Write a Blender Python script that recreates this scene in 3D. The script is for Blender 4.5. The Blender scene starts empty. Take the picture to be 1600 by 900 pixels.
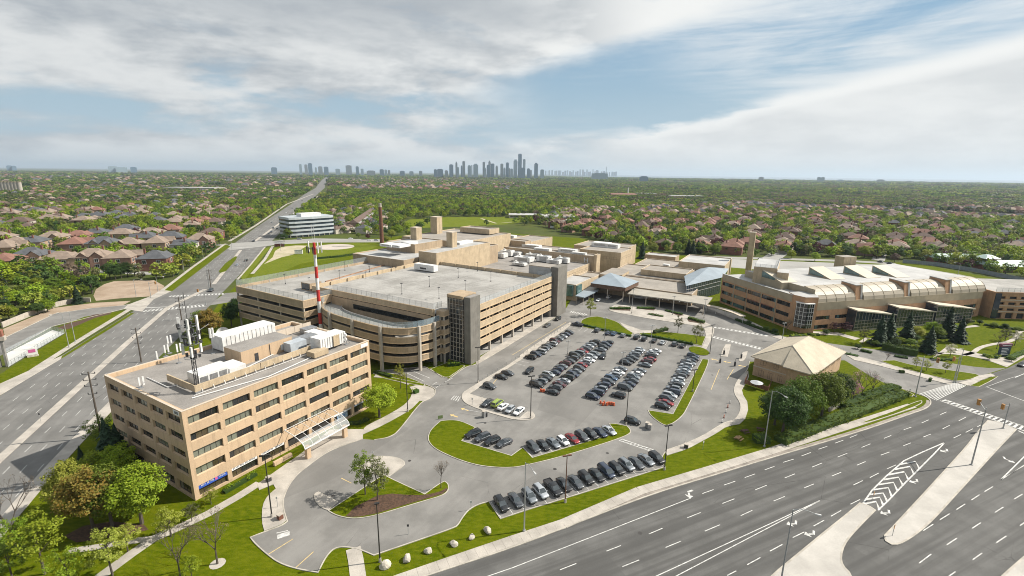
import bpy, bmesh, math, random
import numpy as np
from math import sin, cos, pi, radians, atan2, hypot
from mathutils import Vector, Matrix
random.seed(7); rng = np.random.default_rng(11)
scene = bpy.context.scene
COL = scene.collection

# ---------------------------------------------------------------- camera
CAM_H = 68.0
FPX = 750.0                                   # focal length for a 1600 px wide frame
PITCH = math.atan(179.5 / FPX); ROLL = radians(0.72)
_fw = np.array([0, cos(PITCH), -sin(PITCH)]); _r0 = np.array([1.0, 0, 0]); _u0 = np.cross(_r0, _fw)
_R = cos(ROLL) * _r0 + sin(ROLL) * _u0; _U = -sin(ROLL) * _r0 + cos(ROLL) * _u0
cam_d = bpy.data.cameras.new('camera'); cam = bpy.data.objects.new('camera', cam_d); COL.objects.link(cam)
cam_d.sensor_width = 36.0; cam_d.lens = 36.0 * FPX / 1600.0
cam_d.clip_start = 0.5; cam_d.clip_end = 200000.0
m = Matrix.Identity(4)
for i in range(3):
    m[i][0], m[i][1], m[i][2] = _R[i], _U[i], -_fw[i]
m[2][3] = CAM_H
cam.matrix_world = m
scene.camera = cam

# ---------------------------------------------------------------- sun, sky, exposure
SUN_EL, SUN_AZ = radians(42), radians(11)     # azimuth counted from +X towards +Y
sun_d = bpy.data.lights.new('sun', 'SUN'); sun = bpy.data.objects.new('sun', sun_d); COL.objects.link(sun)
sun_d.energy = 4.6; sun_d.angle = radians(0.53); sun_d.color = (1.0, 0.93, 0.82)
sdir = Vector((cos(SUN_EL) * cos(SUN_AZ), cos(SUN_EL) * sin(SUN_AZ), sin(SUN_EL)))
sun.rotation_euler = sdir.to_track_quat('Z', 'Y').to_euler()
sun.location = sdir * 300
scene.view_settings.view_transform = 'Standard'; scene.view_settings.look = 'None'
scene.view_settings.exposure = 0.64; scene.view_settings.gamma = 1.0
scene.view_settings.use_curve_mapping = False
scene.cycles.max_bounces = 6; scene.cycles.diffuse_bounces = 2; scene.cycles.glossy_bounces = 2
scene.cycles.transmission_bounces = 3; scene.cycles.volume_bounces = 0; scene.cycles.transparent_max_bounces = 8
scene.cycles.use_denoising = True; scene.cycles.filter_width = 1.0

class NT:
    """tiny node helper"""
    def __init__(s, tree): s.t = tree; s.n = tree.nodes; s.l = tree.links
    def new(s, kind, **kw):
        n = s.n.new(kind)
        for k, v in kw.items(): setattr(n, k, v)
        return n
    def put(s, sock, v):
        if hasattr(v, 'is_output') or isinstance(v, bpy.types.NodeSocket): s.l.new(v, sock)
        else:
            try: sock.default_value = v
            except Exception: sock.default_value = (*v, 1.0)
    def math(s, op, a, b=0.0, c=0.0, clamp=False):
        n = s.new('ShaderNodeMath', operation=op); n.use_clamp = clamp
        s.put(n.inputs[0], a); s.put(n.inputs[1], b); s.put(n.inputs[2], c); return n.outputs[0]
    def mix(s, f, a, b, blend='MIX'):
        n = s.new('ShaderNodeMix', data_type='RGBA', blend_type=blend)
        s.put(n.inputs[0], f); s.put(n.inputs[6], a if isinstance(a, bpy.types.NodeSocket) else (*a[:3], 1)); s.put(n.inputs[7], b if isinstance(b, bpy.types.NodeSocket) else (*b[:3], 1)); return n.outputs[2]
    def noise(s, vec, scale, detail=3.0, rough=0.55, dist=0.0):
        n = s.new('ShaderNodeTexNoise'); s.put(n.inputs['Vector'], vec); n.inputs['Scale'].default_value = scale
        n.inputs['Detail'].default_value = detail; n.inputs['Roughness'].default_value = rough; n.inputs['Distortion'].default_value = dist
        return n.outputs['Fac']
    def ss(s, v, lo, hi):
        n = s.new('ShaderNodeMapRange', interpolation_type='SMOOTHSTEP'); s.put(n.inputs[0], v)
        s.put(n.inputs[1], lo); s.put(n.inputs[2], hi); n.inputs[3].default_value = 0; n.inputs[4].default_value = 1
        return n.outputs[0]
    def lin(s, v, lo, hi, a=0.0, b=1.0):
        n = s.new('ShaderNodeMapRange'); s.put(n.inputs[0], v)
        s.put(n.inputs[1], lo); s.put(n.inputs[2], hi); n.inputs[3].default_value = a; n.inputs[4].default_value = b
        return n.outputs[0]
    def mapping(s, vec, scale=(1, 1, 1), rot=(0, 0, 0)):
        n = s.new('ShaderNodeMapping'); s.put(n.inputs[0], vec); n.inputs['Scale'].default_value = scale
        n.inputs['Rotation'].default_value = rot; return n.outputs[0]

world = bpy.data.worlds.new("World"); scene.world = world; world.use_nodes = True
W = NT(world.node_tree); W.n.clear()
sky = W.new('ShaderNodeTexSky', sky_type='NISHITA'); sky.sun_disc = False
sky.sun_elevation = SUN_EL; sky.sun_rotation = pi / 2 - SUN_AZ; sky.altitude = 100; sky.dust_density = 1.2; sky.ozone_density = 1.5
tc = W.new('ShaderNodeTexCoord'); sp = W.new('ShaderNodeSeparateXYZ'); W.l.new(tc.outputs['Generated'], sp.inputs[0])
X, Y, Z = sp.outputs
az = W.math('ARCTAN2', X, Y)
zz = W.math('MAXIMUM', Z, 0.0)
den = W.math('ADD', zz, 0.07)
cx = W.new('ShaderNodeCombineXYZ'); W.put(cx.inputs[0], W.math('DIVIDE', X, den)); W.put(cx.inputs[1], W.math('DIVIDE', Y, den))
P = cx.outputs[0]
cw = W.new('ShaderNodeCombineXYZ'); W.put(cw.inputs[0], az); W.put(cw.inputs[1], Z)
C = cw.outputs[0]
n_mid = W.noise(W.mapping(P, (0.8, 1.1, 1), (0, 0, -0.35)), 1.1, 7, 0.55, 0.5)
n_puff = W.noise(W.mapping(C, (1.0, 3.5, 1)), 3.6, 9, 0.56, 0.15)
n_puff2 = W.noise(W.mapping(C, (1.0, 3.0, 1)), 8.5, 8, 0.6, 0.1)
n_wisp = W.noise(W.mapping(C, (0.9, 4.8, 1), (0, 0, -0.28)), 2.6, 8, 0.58, 0.6)
n_fib = W.noise(W.mapping(C, (0.8, 14.0, 1), (0, 0, -0.24)), 3.6, 8, 0.62, 1.4)
wob = W.math('MULTIPLY', W.math('SUBTRACT', n_wisp, 0.5), 0.055)
wob = W.math('ADD', wob, W.math('MULTIPLY', W.math('SUBTRACT', n_puff2, 0.5), 0.035))
wob = W.math('MULTIPLY', wob, W.math('SUBTRACT', 1.0, W.math('MULTIPLY', W.ss(az, 0.25, 0.55), 0.6)))
# edges of the two great cloud banks, as lines of elevation against azimuth
az2 = W.math('MAXIMUM', W.math('SUBTRACT', az, 0.22), 0.0)
e1 = W.math('SUBTRACT', W.math('ADD', Z, wob), W.math('ADD', W.math('MULTIPLY_ADD', W.math('SUBTRACT', az, 0.13), 0.10, 0.066), W.math('MULTIPLY', az2, 0.10)))
e2 = W.math('SUBTRACT', W.math('MULTIPLY_ADD', W.math('SUBTRACT', az, 0.04), 0.26, 0.200), W.math('ADD', Z, wob))
gap = W.math('MULTIPLY', W.ss(e1, -0.006, 0.022), W.ss(e2, -0.012, 0.035))
gap = W.math('MULTIPLY', gap, W.ss(az, -0.22, 0.10))
# broken layers on the left: long streaks with blue between them at mid height
cov = W.math('MULTIPLY_ADD', n_puff, 0.9, W.math('MULTIPLY', n_wisp, 0.45))
leftmid = W.math('MULTIPLY', W.ss(Z, 0.020, 0.060), W.ss(W.math('MULTIPLY', Z, -1.0), -0.175, -0.125))
cov = W.ss(W.math('SUBTRACT', cov, W.math('MULTIPLY', leftmid, 0.115)), 0.44, 0.63)
bank = W.math('MULTIPLY', W.ss(W.math('MULTIPLY', e1, -1.0), -0.002, 0.010), W.ss(az, 0.02, 0.22))
high = W.math('MULTIPLY', W.ss(W.math('MULTIPLY', e2, -1.0), -0.004, 0.03), W.ss(W.math('MULTIPLY', az, -1.0), -0.50, -0.30))
high = W.math('MULTIPLY', high, W.ss(Z, 0.13, 0.19))
cov = W.math('MAXIMUM', cov, W.math('MAXIMUM', bank, W.math('MULTIPLY', high, 0.92)))
vn = W.math('MULTIPLY_ADD', n_wisp, 0.75, W.math('MULTIPLY', n_fib, 0.25))
veil = W.math('MULTIPLY', W.ss(vn, 0.36, 0.66), W.ss(W.math('ADD', az, W.math('MULTIPLY', Z, 0.9)), 0.34, 0.66))
veil = W.math('MAXIMUM', W.math('MULTIPLY', veil, 0.80), W.math('MULTIPLY', W.ss(vn, 0.44, 0.72), 0.35))
cov = W.math('ADD', W.math('MULTIPLY', cov, W.math('SUBTRACT', 1.0, gap)), W.math('MULTIPLY', veil, gap), clamp=True)
low = W.ss(W.math('MULTIPLY', Z, -1.0), -0.055, 0.0)
cov = W.math('MAXIMUM', cov, W.math('MULTIPLY', low, 0.80))
# brightness of the cloud: sunlit on the right and along edges, thick and grey below on the left
shade = W.math('MULTIPLY_ADD', n_puff, 0.75, W.math('MULTIPLY', n_puff2, 0.5))
shade = W.ss(shade, 0.47, 0.76)
right = W.ss(az, -0.45, 0.30)
shade = W.math('MULTIPLY_ADD', W.math('SUBTRACT', shade, 0.5), W.math('MULTIPLY_ADD', bank, -0.6, 1.0), 0.5)
shade = W.math('ADD', W.math('MULTIPLY', shade, 0.72), W.math('MULTIPLY', right, 0.36), clamp=True)
thick = W.math('MULTIPLY', W.ss(W.math('ADD', Z, W.math('MULTIPLY', W.math('SUBTRACT', n_wisp, 0.5), 0.16)), 0.19, 0.29), W.ss(W.math('MULTIPLY', az, -1.0), -0.25, 0.10))
shade = W.math('MULTIPLY', shade, W.math('SUBTRACT', 1.0, W.math('MULTIPLY', thick, 0.80)))
rim = W.math('MULTIPLY', W.ss(e1, -0.060, -0.004), W.ss(az, 0.0, 0.28))
rim = W.math('MULTIPLY', rim, W.math('MULTIPLY_ADD', n_puff, 0.3, 0.86))
shade = W.math('MAXIMUM', shade, W.math('MINIMUM', rim, 1.0))
cloud = W.mix(shade, (2.70, 2.95, 3.20), (5.85, 5.9, 5.8))
skyc = W.mix(0.85, sky.outputs[0], (1.50, 2.62, 3.62))
skyc = W.mix(W.ss(W.math('MULTIPLY', Z, -1.0), -0.26, -0.04), skyc, (2.75, 3.65, 4.25))
fin = W.mix(cov, skyc, cloud)
fin = W.mix(W.math('MULTIPLY', low, 0.55), fin, (3.9, 4.25, 4.45))
bg = W.new('ShaderNodeBackground'); W.l.new(fin, bg.inputs[0]); bg.inputs[1].default_value = 0.10
wo = W.new('ShaderNodeOutputWorld'); W.l.new(bg.outputs[0], wo.inputs[0])

# ---------------------------------------------------------------- survey: photo measurements -> places on the ground plan
def G(px, py, z=0.0):
    d = _fw + _R * ((px - 800) / FPX) + _U * ((450 - py) / FPX)
    t = (z - CAM_H) / d[2]
    return Vector((t * d[0], t * d[1], z))
def PX(x, y, z=0.0):
    v = np.array([x, y, z - CAM_H]); d = v @ _fw
    return (800 + FPX * (v @ _R) / d, 450 - FPX * (v @ _U) / d, d)
def top_z(base, ty):
    g = G(*base); lo, hi = 0.0, 100.0
    for _ in range(40):
        mm = (lo + hi) / 2
        if PX(g.x, g.y, mm)[1] > ty: lo = mm
        else: hi = mm
    return lo
class Frame:
    """plan axes a (along), b (to the left of a)"""
    def __init__(s, az_deg, o=(0, 0)):
        a = radians(az_deg); s.az = a; s.a = Vector((cos(a), sin(a), 0)); s.b = Vector((-sin(a), cos(a), 0)); s.o = Vector((o[0], o[1], 0))
    def p(s, a, b, z=0.0): return s.o + s.a * a + s.b * b + Vector((0, 0, z))
    def inv(s, q): d = Vector((q[0], q[1], 0)) - s.o; return d.dot(s.a), d.dot(s.b)
SITE = Frame(59)                               # the hospital's grid
WORLDF = Frame(0)

# ---------------------------------------------------------------- mesh builder
class MB:
    def __init__(s): s.v = []; s.f = []; s.m = []
    def face(s, pts, mi=0):
        k = len(s.v); s.v.extend([tuple(p) for p in pts]); s.f.append(tuple(range(k, k + len(pts)))); s.m.append(mi)
    def hexa(s, b, t, mi=0, mt=None, bottom=True):
        """b, t: loops of the same length (counter-clockwise from above)"""
        k = len(s.v); n = len(b); s.v.extend([tuple(p) for p in b]); s.v.extend([tuple(p) for p in t])
        for i in range(n):
            j = (i + 1) % n; s.f.append((k + i, k + j, k + n + j, k + n + i)); s.m.append(mi)
        s.f.append(tuple(range(k + n, k + 2 * n))); s.m.append(mi if mt is None else mt)
        if bottom: s.f.append(tuple(range(k + n - 1, k - 1, -1))); s.m.append(mi)
    def box(s, fr, a0, a1, b0, b1, z0, z1, mi=0, mt=None):
        lo = [fr.p(a0, b0, z0), fr.p(a1, b0, z0), fr.p(a1, b1, z0), fr.p(a0, b1, z0)]
        s.hexa(lo, [q + Vector((0, 0, z1 - z0)) for q in lo], mi, mt)
    def prism(s, poly, z0, z1, mi=0, mt=None, bottom=False):
        poly = ccw(poly)
        s.hexa([Vector((p[0], p[1], z0)) for p in poly], [Vector((p[0], p[1], z1)) for p in poly], mi, mt, bottom)
    def tube(s, p, q, r0, r1=None, n=6, mi=0, cap=True):
        p = Vector(p); q = Vector(q); r1 = r0 if r1 is None else r1; d = (q - p)
        if d.length < 1e-6: return
        d.normalize(); u = d.orthogonal().normalized(); w = d.cross(u); k = len(s.v)
        for c, r in ((p, r0), (q, r1)):
            for i in range(n):
                a = 2 * pi * i / n; s.v.append(tuple(c + u * (cos(a) * r) + w * (sin(a) * r)))
        for i in range(n):
            j = (i + 1) % n; s.f.append((k + i, k + j, k + n + j, k + n + i)); s.m.append(mi)
        if cap:
            s.f.append(tuple(range(k + n, k + 2 * n))); s.m.append(mi); s.f.append(tuple(range(k + n - 1, k - 1, -1))); s.m.append(mi)
    def disc(s, c, r, z0, z1, n=16, mi=0, mt=None):
        s.prism([(c[0] + r * cos(2 * pi * i / n), c[1] + r * sin(2 * pi * i / n)) for i in range(n)], z0, z1, mi, mt)
    def mesh(s, name, mats, off=(0, 0, 0), smooth=False):
        me = bpy.data.meshes.new(name); o = Vector(off)
        me.from_pydata([(v[0] - o.x, v[1] - o.y, v[2] - o.z) for v in s.v], [], s.f)
        for mt in (mats if isinstance(mats, (list, tuple)) else [mats]): me.materials.append(mt)
        if len(s.m): me.polygons.foreach_set('material_index', s.m)
        if smooth: me.polygons.foreach_set('use_smooth', [True] * len(s.f))
        me.update(); return me
    def build(s, name, mats, parent=None, smooth=False):
        off = parent_loc(parent) if parent else Vector((0, 0, 0))
        o = bpy.data.objects.new(name, s.mesh(name, mats, off, smooth)); COL.objects.link(o)
        if parent: o.parent = parent
        return o
def parent_loc(p):
    l = Vector((0, 0, 0))
    while p: l += p.location; p = p.parent
    return l
def ccw(poly):
    a = sum(poly[i][0] * poly[(i + 1) % len(poly)][1] - poly[(i + 1) % len(poly)][0] * poly[i][1] for i in range(len(poly)))
    return list(poly) if a > 0 else list(poly)[::-1]
def thing(name, loc, label, cat, group=None):
    o = bpy.data.objects.new(name, None); COL.objects.link(o); o.location = Vector((loc[0], loc[1], loc[2] if len(loc) > 2 else 0)); o.empty_display_size = 0.5
    return tag(o, label, cat, group)
def tag(o, label=None, cat=None, group=None, kind=None):
    if label: o['label'] = label
    if cat: o['category'] = cat
    if group: o['group'] = group
    if kind: o['kind'] = kind
    return o
def inst(name, me, loc, parent=None, rz=0.0, sc=1.0, mat=None):
    o = bpy.data.objects.new(name, me); COL.objects.link(o); o.location = loc; o.rotation_euler = (0, 0, rz)
    o.scale = (sc, sc, sc) if not isinstance(sc, (tuple, list)) else sc
    if parent: o.parent = parent
    if mat: setmat(o, mat)
    return o
def setmat(o, mat, slot=0):
    o.material_slots[slot].link = 'OBJECT'; o.material_slots[slot].material = mat
ORD = 'first second third fourth fifth sixth seventh eighth ninth tenth eleventh twelfth thirteenth fourteenth fifteenth sixteenth seventeenth eighteenth nineteenth twentieth'.split()
def nth(i): return ORD[i] if i < 20 else f'{i + 1}th'
def Z8(txt, ox, oy, s):
    """rows of crop measurements -> photo measurements"""
    return [(ox + a / s, oy + b / s) for a, b in txt]
def GP(pts, z=0.0): return [G(p[0], p[1], z) for p in pts]
def chaikin(pts, closed=True, it=2, keep=48):
    for _ in range(it):
        out = []; n = len(pts)
        for i in range(n):
            p = Vector(pts[i])
            if not closed and i in (0, n - 1): out.append(p); continue
            a = Vector(pts[i - 1]); b = Vector(pts[(i + 1) % n])
            d1 = (p - a).to_2d(); d2 = (b - p).to_2d()
            if d1.length < 1e-6 or d2.length < 1e-6: out.append(p); continue
            if math.degrees(d1.angle(d2)) > keep: out.append(p)
            else: out += [p.lerp(a, .25), p.lerp(b, .25)]
        pts = out
    return pts
def offset(poly, d):
    """inward offset of a closed loop (d>0 = inwards for ccw)"""
    poly = ccw(poly); n = len(poly); out = []
    for i in range(n):
        p = Vector(poly[i]).to_2d(); a = Vector(poly[i - 1]).to_2d(); b = Vector(poly[(i + 1) % n]).to_2d()
        n1 = (p - a); n2 = (b - p)
        if n1.length < 1e-6: n1 = n2
        if n2.length < 1e-6: n2 = n1
        n1 = Vector((-n1.y, n1.x)).normalized(); n2 = Vector((-n2.y, n2.x)).normalized()
        mm = n1 + n2
        if mm.length < 0.3: mm = n1
        mm.normalize(); k = d / max(0.45, mm.dot(n1)); q = p + mm * k; out.append(Vector((q.x, q.y, 0)))
    return out
def stroke_pts(path, w):
    L = []; Rr = []; n = len(path)
    for i in range(n):
        p = Vector(path[i]).to_2d(); a = Vector(path[max(0, i - 1)]).to_2d(); b = Vector(path[min(n - 1, i + 1)]).to_2d()
        t = (b - a).normalized(); nn = Vector((-t.y, t.x)); L.append(p + nn * (w / 2)); Rr.append(p - nn * (w / 2))
    return L, Rr
def stroke(mb, path, w, z0, z1, mi=0, mt=None):
    L, Rr = stroke_pts(path, w)
    for i in range(len(path) - 1):
        q = [Rr[i], Rr[i + 1], L[i + 1], L[i]]
        mb.hexa([Vector((p.x, p.y, z0)) for p in q], [Vector((p.x, p.y, z1)) for p in q], mi, mt, False)
def flat_stroke(mb, path, w, z, mi=0):
    L, Rr = stroke_pts(path, w)
    for i in range(len(path) - 1):
        mb.face([(Rr[i].x, Rr[i].y, z), (Rr[i + 1].x, Rr[i + 1].y, z), (L[i + 1].x, L[i + 1].y, z), (L[i].x, L[i].y, z)], mi)
def in_poly(x, y, poly):
    c = np.zeros(np.shape(x), bool); n = len(poly)
    for i in range(n):
        x1, y1 = poly[i][0], poly[i][1]; x2, y2 = poly[i - 1][0], poly[i - 1][1]
        cond = ((y1 > y) != (y2 > y)) & (x < (x2 - x1) * (y - y1) / (y2 - y1 + 1e-12) + x1)
        c ^= cond
    return c

# ---------------------------------------------------------------- materials
MATS = {}
def mat(name, col, rough=0.8, var=0.15, scale=0.6, col2=None, metallic=0.0, bump=0.0, bscale=8.0, coat=0.0, spec=0.5, fine=0.0, fscale=12.0, coords='Object', stretch=(1, 1, 1), rz=0.0, streak=0.0):
    if name in MATS: return MATS[name]
    mt = bpy.data.materials.new(name); mt.use_nodes = True; N = NT(mt.node_tree); b = N.n['Principled BSDF']
    v = N.new('ShaderNodeNewGeometry').outputs['Position'] if coords == 'World' else N.new('ShaderNodeTexCoord').outputs[coords]
    if stretch != (1, 1, 1) or rz: v = N.mapping(v, stretch, (0, 0, rz))
    c2 = col2 or tuple(max(0, x * (1 - var * 1.6)) for x in col); c1 = col if col2 else tuple(x * (1 + var * .5) for x in col)
    f = N.ss(N.noise(v, scale, 4, 0.6), 0.32, 0.68)
    c = N.mix(f, c2, c1)
    if fine:
        g = N.noise(v, fscale, 2, 0.6); c = N.mix(fine, c, N.mix(g, (0, 0, 0), (1, 1, 1)), 'OVERLAY')
    if streak:
        sk_ = N.ss(N.noise(N.mapping(v, (1.6, 1.6, .10)), 1.0, 5, .6), .46, .78); c = N.mix(N.math('MULTIPLY', sk_, streak), c, tuple(x * .45 for x in c2))
    N.l.new(c, b.inputs['Base Color']); b.inputs['Roughness'].default_value = rough; b.inputs['Metallic'].default_value = metallic
    b.inputs['Specular IOR Level'].default_value = spec
    if coat: b.inputs['Coat Weight'].default_value = coat; b.inputs['Coat Roughness'].default_value = 0.08
    if bump:
        bn = N.new('ShaderNodeBump'); bn.inputs['Strength'].default_value = bump; bn.inputs['Distance'].default_value = 0.05
        N.l.new(N.noise(v, bscale, 4, 0.6), bn.inputs['Height']); N.l.new(bn.outputs[0], b.inputs['Normal'])
    MATS[name] = mt; return mt
# ---------------------------------------------------------------- ground materials
def grass_mat(name, a, b, c):
    mt = bpy.data.materials.new(name); mt.use_nodes = True; N = NT(mt.node_tree); bs = N.n['Principled BSDF']
    v = N.new('ShaderNodeNewGeometry').outputs['Position']
    n1 = N.ss(N.noise(v, 0.09, 5, 0.6), 0.35, 0.65); n2 = N.ss(N.noise(N.mapping(v, (1, 2.5, 1), (0, 0, 0.4)), 0.55, 5, 0.65), 0.35, 0.7); n3 = N.noise(v, 5.0, 3, 0.7)
    col = N.mix(n1, a, b); col = N.mix(N.math('MULTIPLY', n2, 0.8), col, c); col = N.mix(0.55, col, N.mix(n3, (0, 0, 0), (1, 1, 1)), 'OVERLAY')
    N.l.new(col, bs.inputs['Base Color']); bs.inputs['Roughness'].default_value = 0.9; bs.inputs['Specular IOR Level'].default_value = 0.05
    bn = N.new('ShaderNodeBump'); bn.inputs['Strength'].default_value = 0.8; bn.inputs['Distance'].default_value = 0.12
    N.l.new(N.noise(v, 7.0, 3, 0.7), bn.inputs['Height']); N.l.new(bn.outputs[0], bs.inputs['Normal'])
    MATS[name] = mt; return mt
M_lawn = grass_mat('lawn_grass', (0.054, 0.084, 0.000), (0.078, 0.104, 0.001), (0.125, 0.140, 0.006))
M_field = grass_mat('field_grass', (0.085, 0.125, 0.004), (0.112, 0.148, 0.008), (0.160, 0.165, 0.026))
def ground_mat():
    mt = bpy.data.materials.new('terrain_cover'); mt.use_nodes = True; N = NT(mt.node_tree); bs = N.n['Principled BSDF']
    v = N.new('ShaderNodeNewGeometry').outputs['Position']
    n0 = N.ss(N.noise(v, 0.0009, 4, 0.6), 0.4, 0.62); n1 = N.ss(N.noise(v, 0.012, 6, 0.65), 0.36, 0.62); n2 = N.ss(N.noise(v, 0.09, 5, 0.65), 0.36, 0.64); n3 = N.noise(v, 5.0, 3, 0.7)
    col = N.mix(n1, (0.035, 0.058, 0.008), (0.070, 0.095, 0.012)); col = N.mix(N.math('MULTIPLY', n2, 0.5), col, (0.075, 0.070, 0.035))
    col = N.mix(N.math('MULTIPLY', n0, 0.35), col, (0.10, 0.075, 0.055))
    col = N.mix(0.5, col, N.mix(n3, (0, 0, 0), (1, 1, 1)), 'OVERLAY')
    N.l.new(col, bs.inputs['Base Color']); bs.inputs['Roughness'].default_value = 0.95; bs.inputs['Specular IOR Level'].default_value = 0.1
    return mt
M_ground = ground_mat()
def asphalt_mat(name, col, rz=0.0, streak=0.35, dark=0.0):
    mt = bpy.data.materials.new(name); mt.use_nodes = True; N = NT(mt.node_tree); bs = N.n['Principled BSDF']
    v = N.new('ShaderNodeNewGeometry').outputs['Position']
    vs = N.mapping(N.mapping(v, (1, 1, 1), (0, 0, -rz)), (0.012, 0.42, 1))
    st = N.ss(N.noise(vs, 1.0, 4, 0.55), 0.38, 0.62); pt = N.ss(N.noise(v, 0.11, 5, 0.6), 0.34, 0.66); gr = N.noise(v, 9.0, 2, 0.7)
    d = tuple(x * 0.62 for x in col); l = tuple(x * 1.18 for x in col)
    c = N.mix(pt, tuple(x * 0.86 for x in col), l); c = N.mix(N.math('MULTIPLY', st, streak), c, d)
    sx = N.new('ShaderNodeSeparateXYZ'); N.l.new(N.mapping(v, (1, 1, 1), (0, 0, -rz)), sx.inputs[0]); tk = N.math('MULTIPLY', N.ss(N.math('SINE', N.math('MULTIPLY', sx.outputs[1], 2 * pi / 1.8)), .0, 1.0), N.noise(vs, .6, 3)); c = N.mix(N.math('MULTIPLY', tk, streak * .55), c, d)
    # sealed cracks and oil drips
    vo = N.new('ShaderNodeTexVoronoi', feature='DISTANCE_TO_EDGE'); N.l.new(N.mapping(N.mapping(v, (1, 1, 1), (0, 0, -rz)), (0.045, 0.11, 1)), vo.inputs['Vector']); vo.inputs['Scale'].default_value = 1.0
    wv = N.math('ADD', vo.outputs['Distance'], N.math('MULTIPLY', N.noise(v, 0.8, 3), 0.02))
    ck = N.math('SUBTRACT', 1.0, N.ss(wv, 0.010, 0.016)); ck = N.math('MULTIPLY', ck, N.ss(N.noise(v, 0.05, 2), 0.5, 0.62))
    c = N.mix(N.math('MULTIPLY', ck, 0.55), c, tuple(x * 0.35 for x in col))
    v2 = N.new('ShaderNodeTexVoronoi', distance='CHEBYCHEV'); N.l.new(N.mapping(N.mapping(v, (1, 1, 1), (0, 0, -rz)), (0.028, 0.085, 1)), v2.inputs['Vector']); v2.inputs['Scale'].default_value = 1.0; v2.inputs['Randomness'].default_value = .85
    sc3 = N.new('ShaderNodeSeparateColor'); N.l.new(v2.outputs['Color'], sc3.inputs[0]); ptc = N.math('GREATER_THAN', sc3.outputs[0], 0.80)
    c = N.mix(N.math('MULTIPLY', ptc, 0.42), c, tuple(x * 0.70 for x in col))
    sp2 = N.ss(N.noise(v, 0.55, 5, 0.7), 0.66, 0.76); c = N.mix(N.math('MULTIPLY', sp2, 0.3), c, tuple(x * 0.5 for x in col))
    c = N.mix(0.30, c, N.mix(gr, (0, 0, 0), (1, 1, 1)), 'OVERLAY')
    N.l.new(c, bs.inputs['Base Color']); bs.inputs['Roughness'].default_value = 0.88; bs.inputs['Specular IOR Level'].default_value = 0.25
    return mt
M_road_l = asphalt_mat('asphalt_boulevard', (0.165, 0.162, 0.156), radians(109.5), 0.30)
M_road_r = asphalt_mat('asphalt_avenue', (0.112, 0.111, 0.108), radians(24.7), 0.75)
M_lot = asphalt_mat('asphalt_campus', (0.190, 0.185, 0.176), radians(59), 0.12)
M_conc = mat('concrete_paving', (0.40, 0.37, 0.33), 0.85, 0.14, 0.25, fine=0.25, fscale=6, coords='World')
M_kerb = mat('concrete_kerb', (0.42, 0.39, 0.34), 0.85, 0.15, 0.4, fine=0.25, coords='World')
M_concd = mat('concrete_gutter', (0.27, 0.24, 0.21), 0.88, 0.2, 0.5, fine=0.3, coords='World')
M_white = mat('road_paint_white', (0.60, 0.60, 0.58), 0.7, 0.2, 1.3, col2=(0.36, 0.36, 0.35), fine=0.3, fscale=4, coords='World')
M_yellow = mat('road_paint_yellow', (0.62, 0.46, 0.20), 0.7, 0.2, 1.3, fine=0.3, fscale=4, coords='World')
M_mulch = mat('bark_mulch', (0.085, 0.047, 0.028), 0.95, 0.3, 2.5, fine=0.6, fscale=7, coords='World', bump=0.7)
M_dirt = mat('bare_dirt', (0.36, 0.28, 0.21), 0.95, 0.2, 0.12, col2=(0.27, 0.20, 0.14), fine=0.3, fscale=3, coords='World')
M_sand = mat('dry_sand', (0.44, 0.38, 0.28), 0.95, 0.2, 0.10, col2=(0.33, 0.30, 0.19), fine=0.3, fscale=2, coords='World')
M_salt = mat('weathered_street_far', (0.30, 0.295, 0.28), 0.9, 0.12, 0.02, coords='World')
M_water = mat('lake_water', (0.10, 0.15, 0.19), 0.25, 0.1, 0.0005, coords='World')

# ---------------------------------------------------------------- terrain, lake
def sheet(name, poly, z, mt, kind='structure', parent=None):
    b = MB(); b.face([Vector((p[0], p[1], z)) for p in ccw(poly)]); o = b.build(name, mt, parent)
    if kind and not parent: o['kind'] = kind
    return o
sheet('ground', [(70000 * cos(2 * pi * i / 48), 70000 * sin(2 * pi * i / 48)) for i in range(48)], 0.0, M_ground)
lake = sheet('lake', [(1500, 13500), (6000, 10500), (16000, 9000), (60000, 9000), (50000, 48000), (3000, 60000)], 0.6, M_water)

# ---------------------------------------------------------------- left boulevard
BL_L = [(-128, 20), (-133, 60), (-144, 100), (-156, 135), (-167, 167), (-182, 215), (-196, 262), (-257, 433), (-317, 597), (-452, 984), (-612, 1430)]
BL_R = [(-66, -10), (-80, 30), (-98, 78), (-112, 113), (-143, 203), (-178, 303), (-225, 435), (-258, 530), (-367, 835), (-576, 1435)]
far_road = [G(495.5, 304.5), G(500.5, 293.5), G(502.5, 288), G(507, 281), G(511, 277.2)]
M_L, M_Rr = stroke_pts([Vector((-594, 1432, 0))] + far_road[1:], 34)
boul = sheet('boulevard', BL_L + [tuple(p) for p in M_L[1:]] + [tuple(p) for p in M_Rr[1:]][::-1] + BL_R[::-1], 0.020, M_road_l)
med_px = [[(-190, 890), (-60, 775), (0, 717), (50, 672), (140, 590), (200, 535), (262, 481), (320, 452.5)], [(334, 444), (345, 430), (376, 391)], [(399, 376.5), (450, 339.5), (497, 306.5)]]
MED = [[G(*p) for p in q] for q in med_px]
b = MB()
for q in MED[:2]: stroke(b, q, 2.2, 0.02, 0.17)
stroke(b, MED[2], 2.6, 0.02, 0.15)
o = b.build('median_strip', M_conc); o['kind'] = 'structure'
sheet('median_lawn', GP([(342, 424), (344, 427), (353, 424), (368, 407), (371, 401), (367, 401), (352, 412)]), 0.20, M_lawn)
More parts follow.
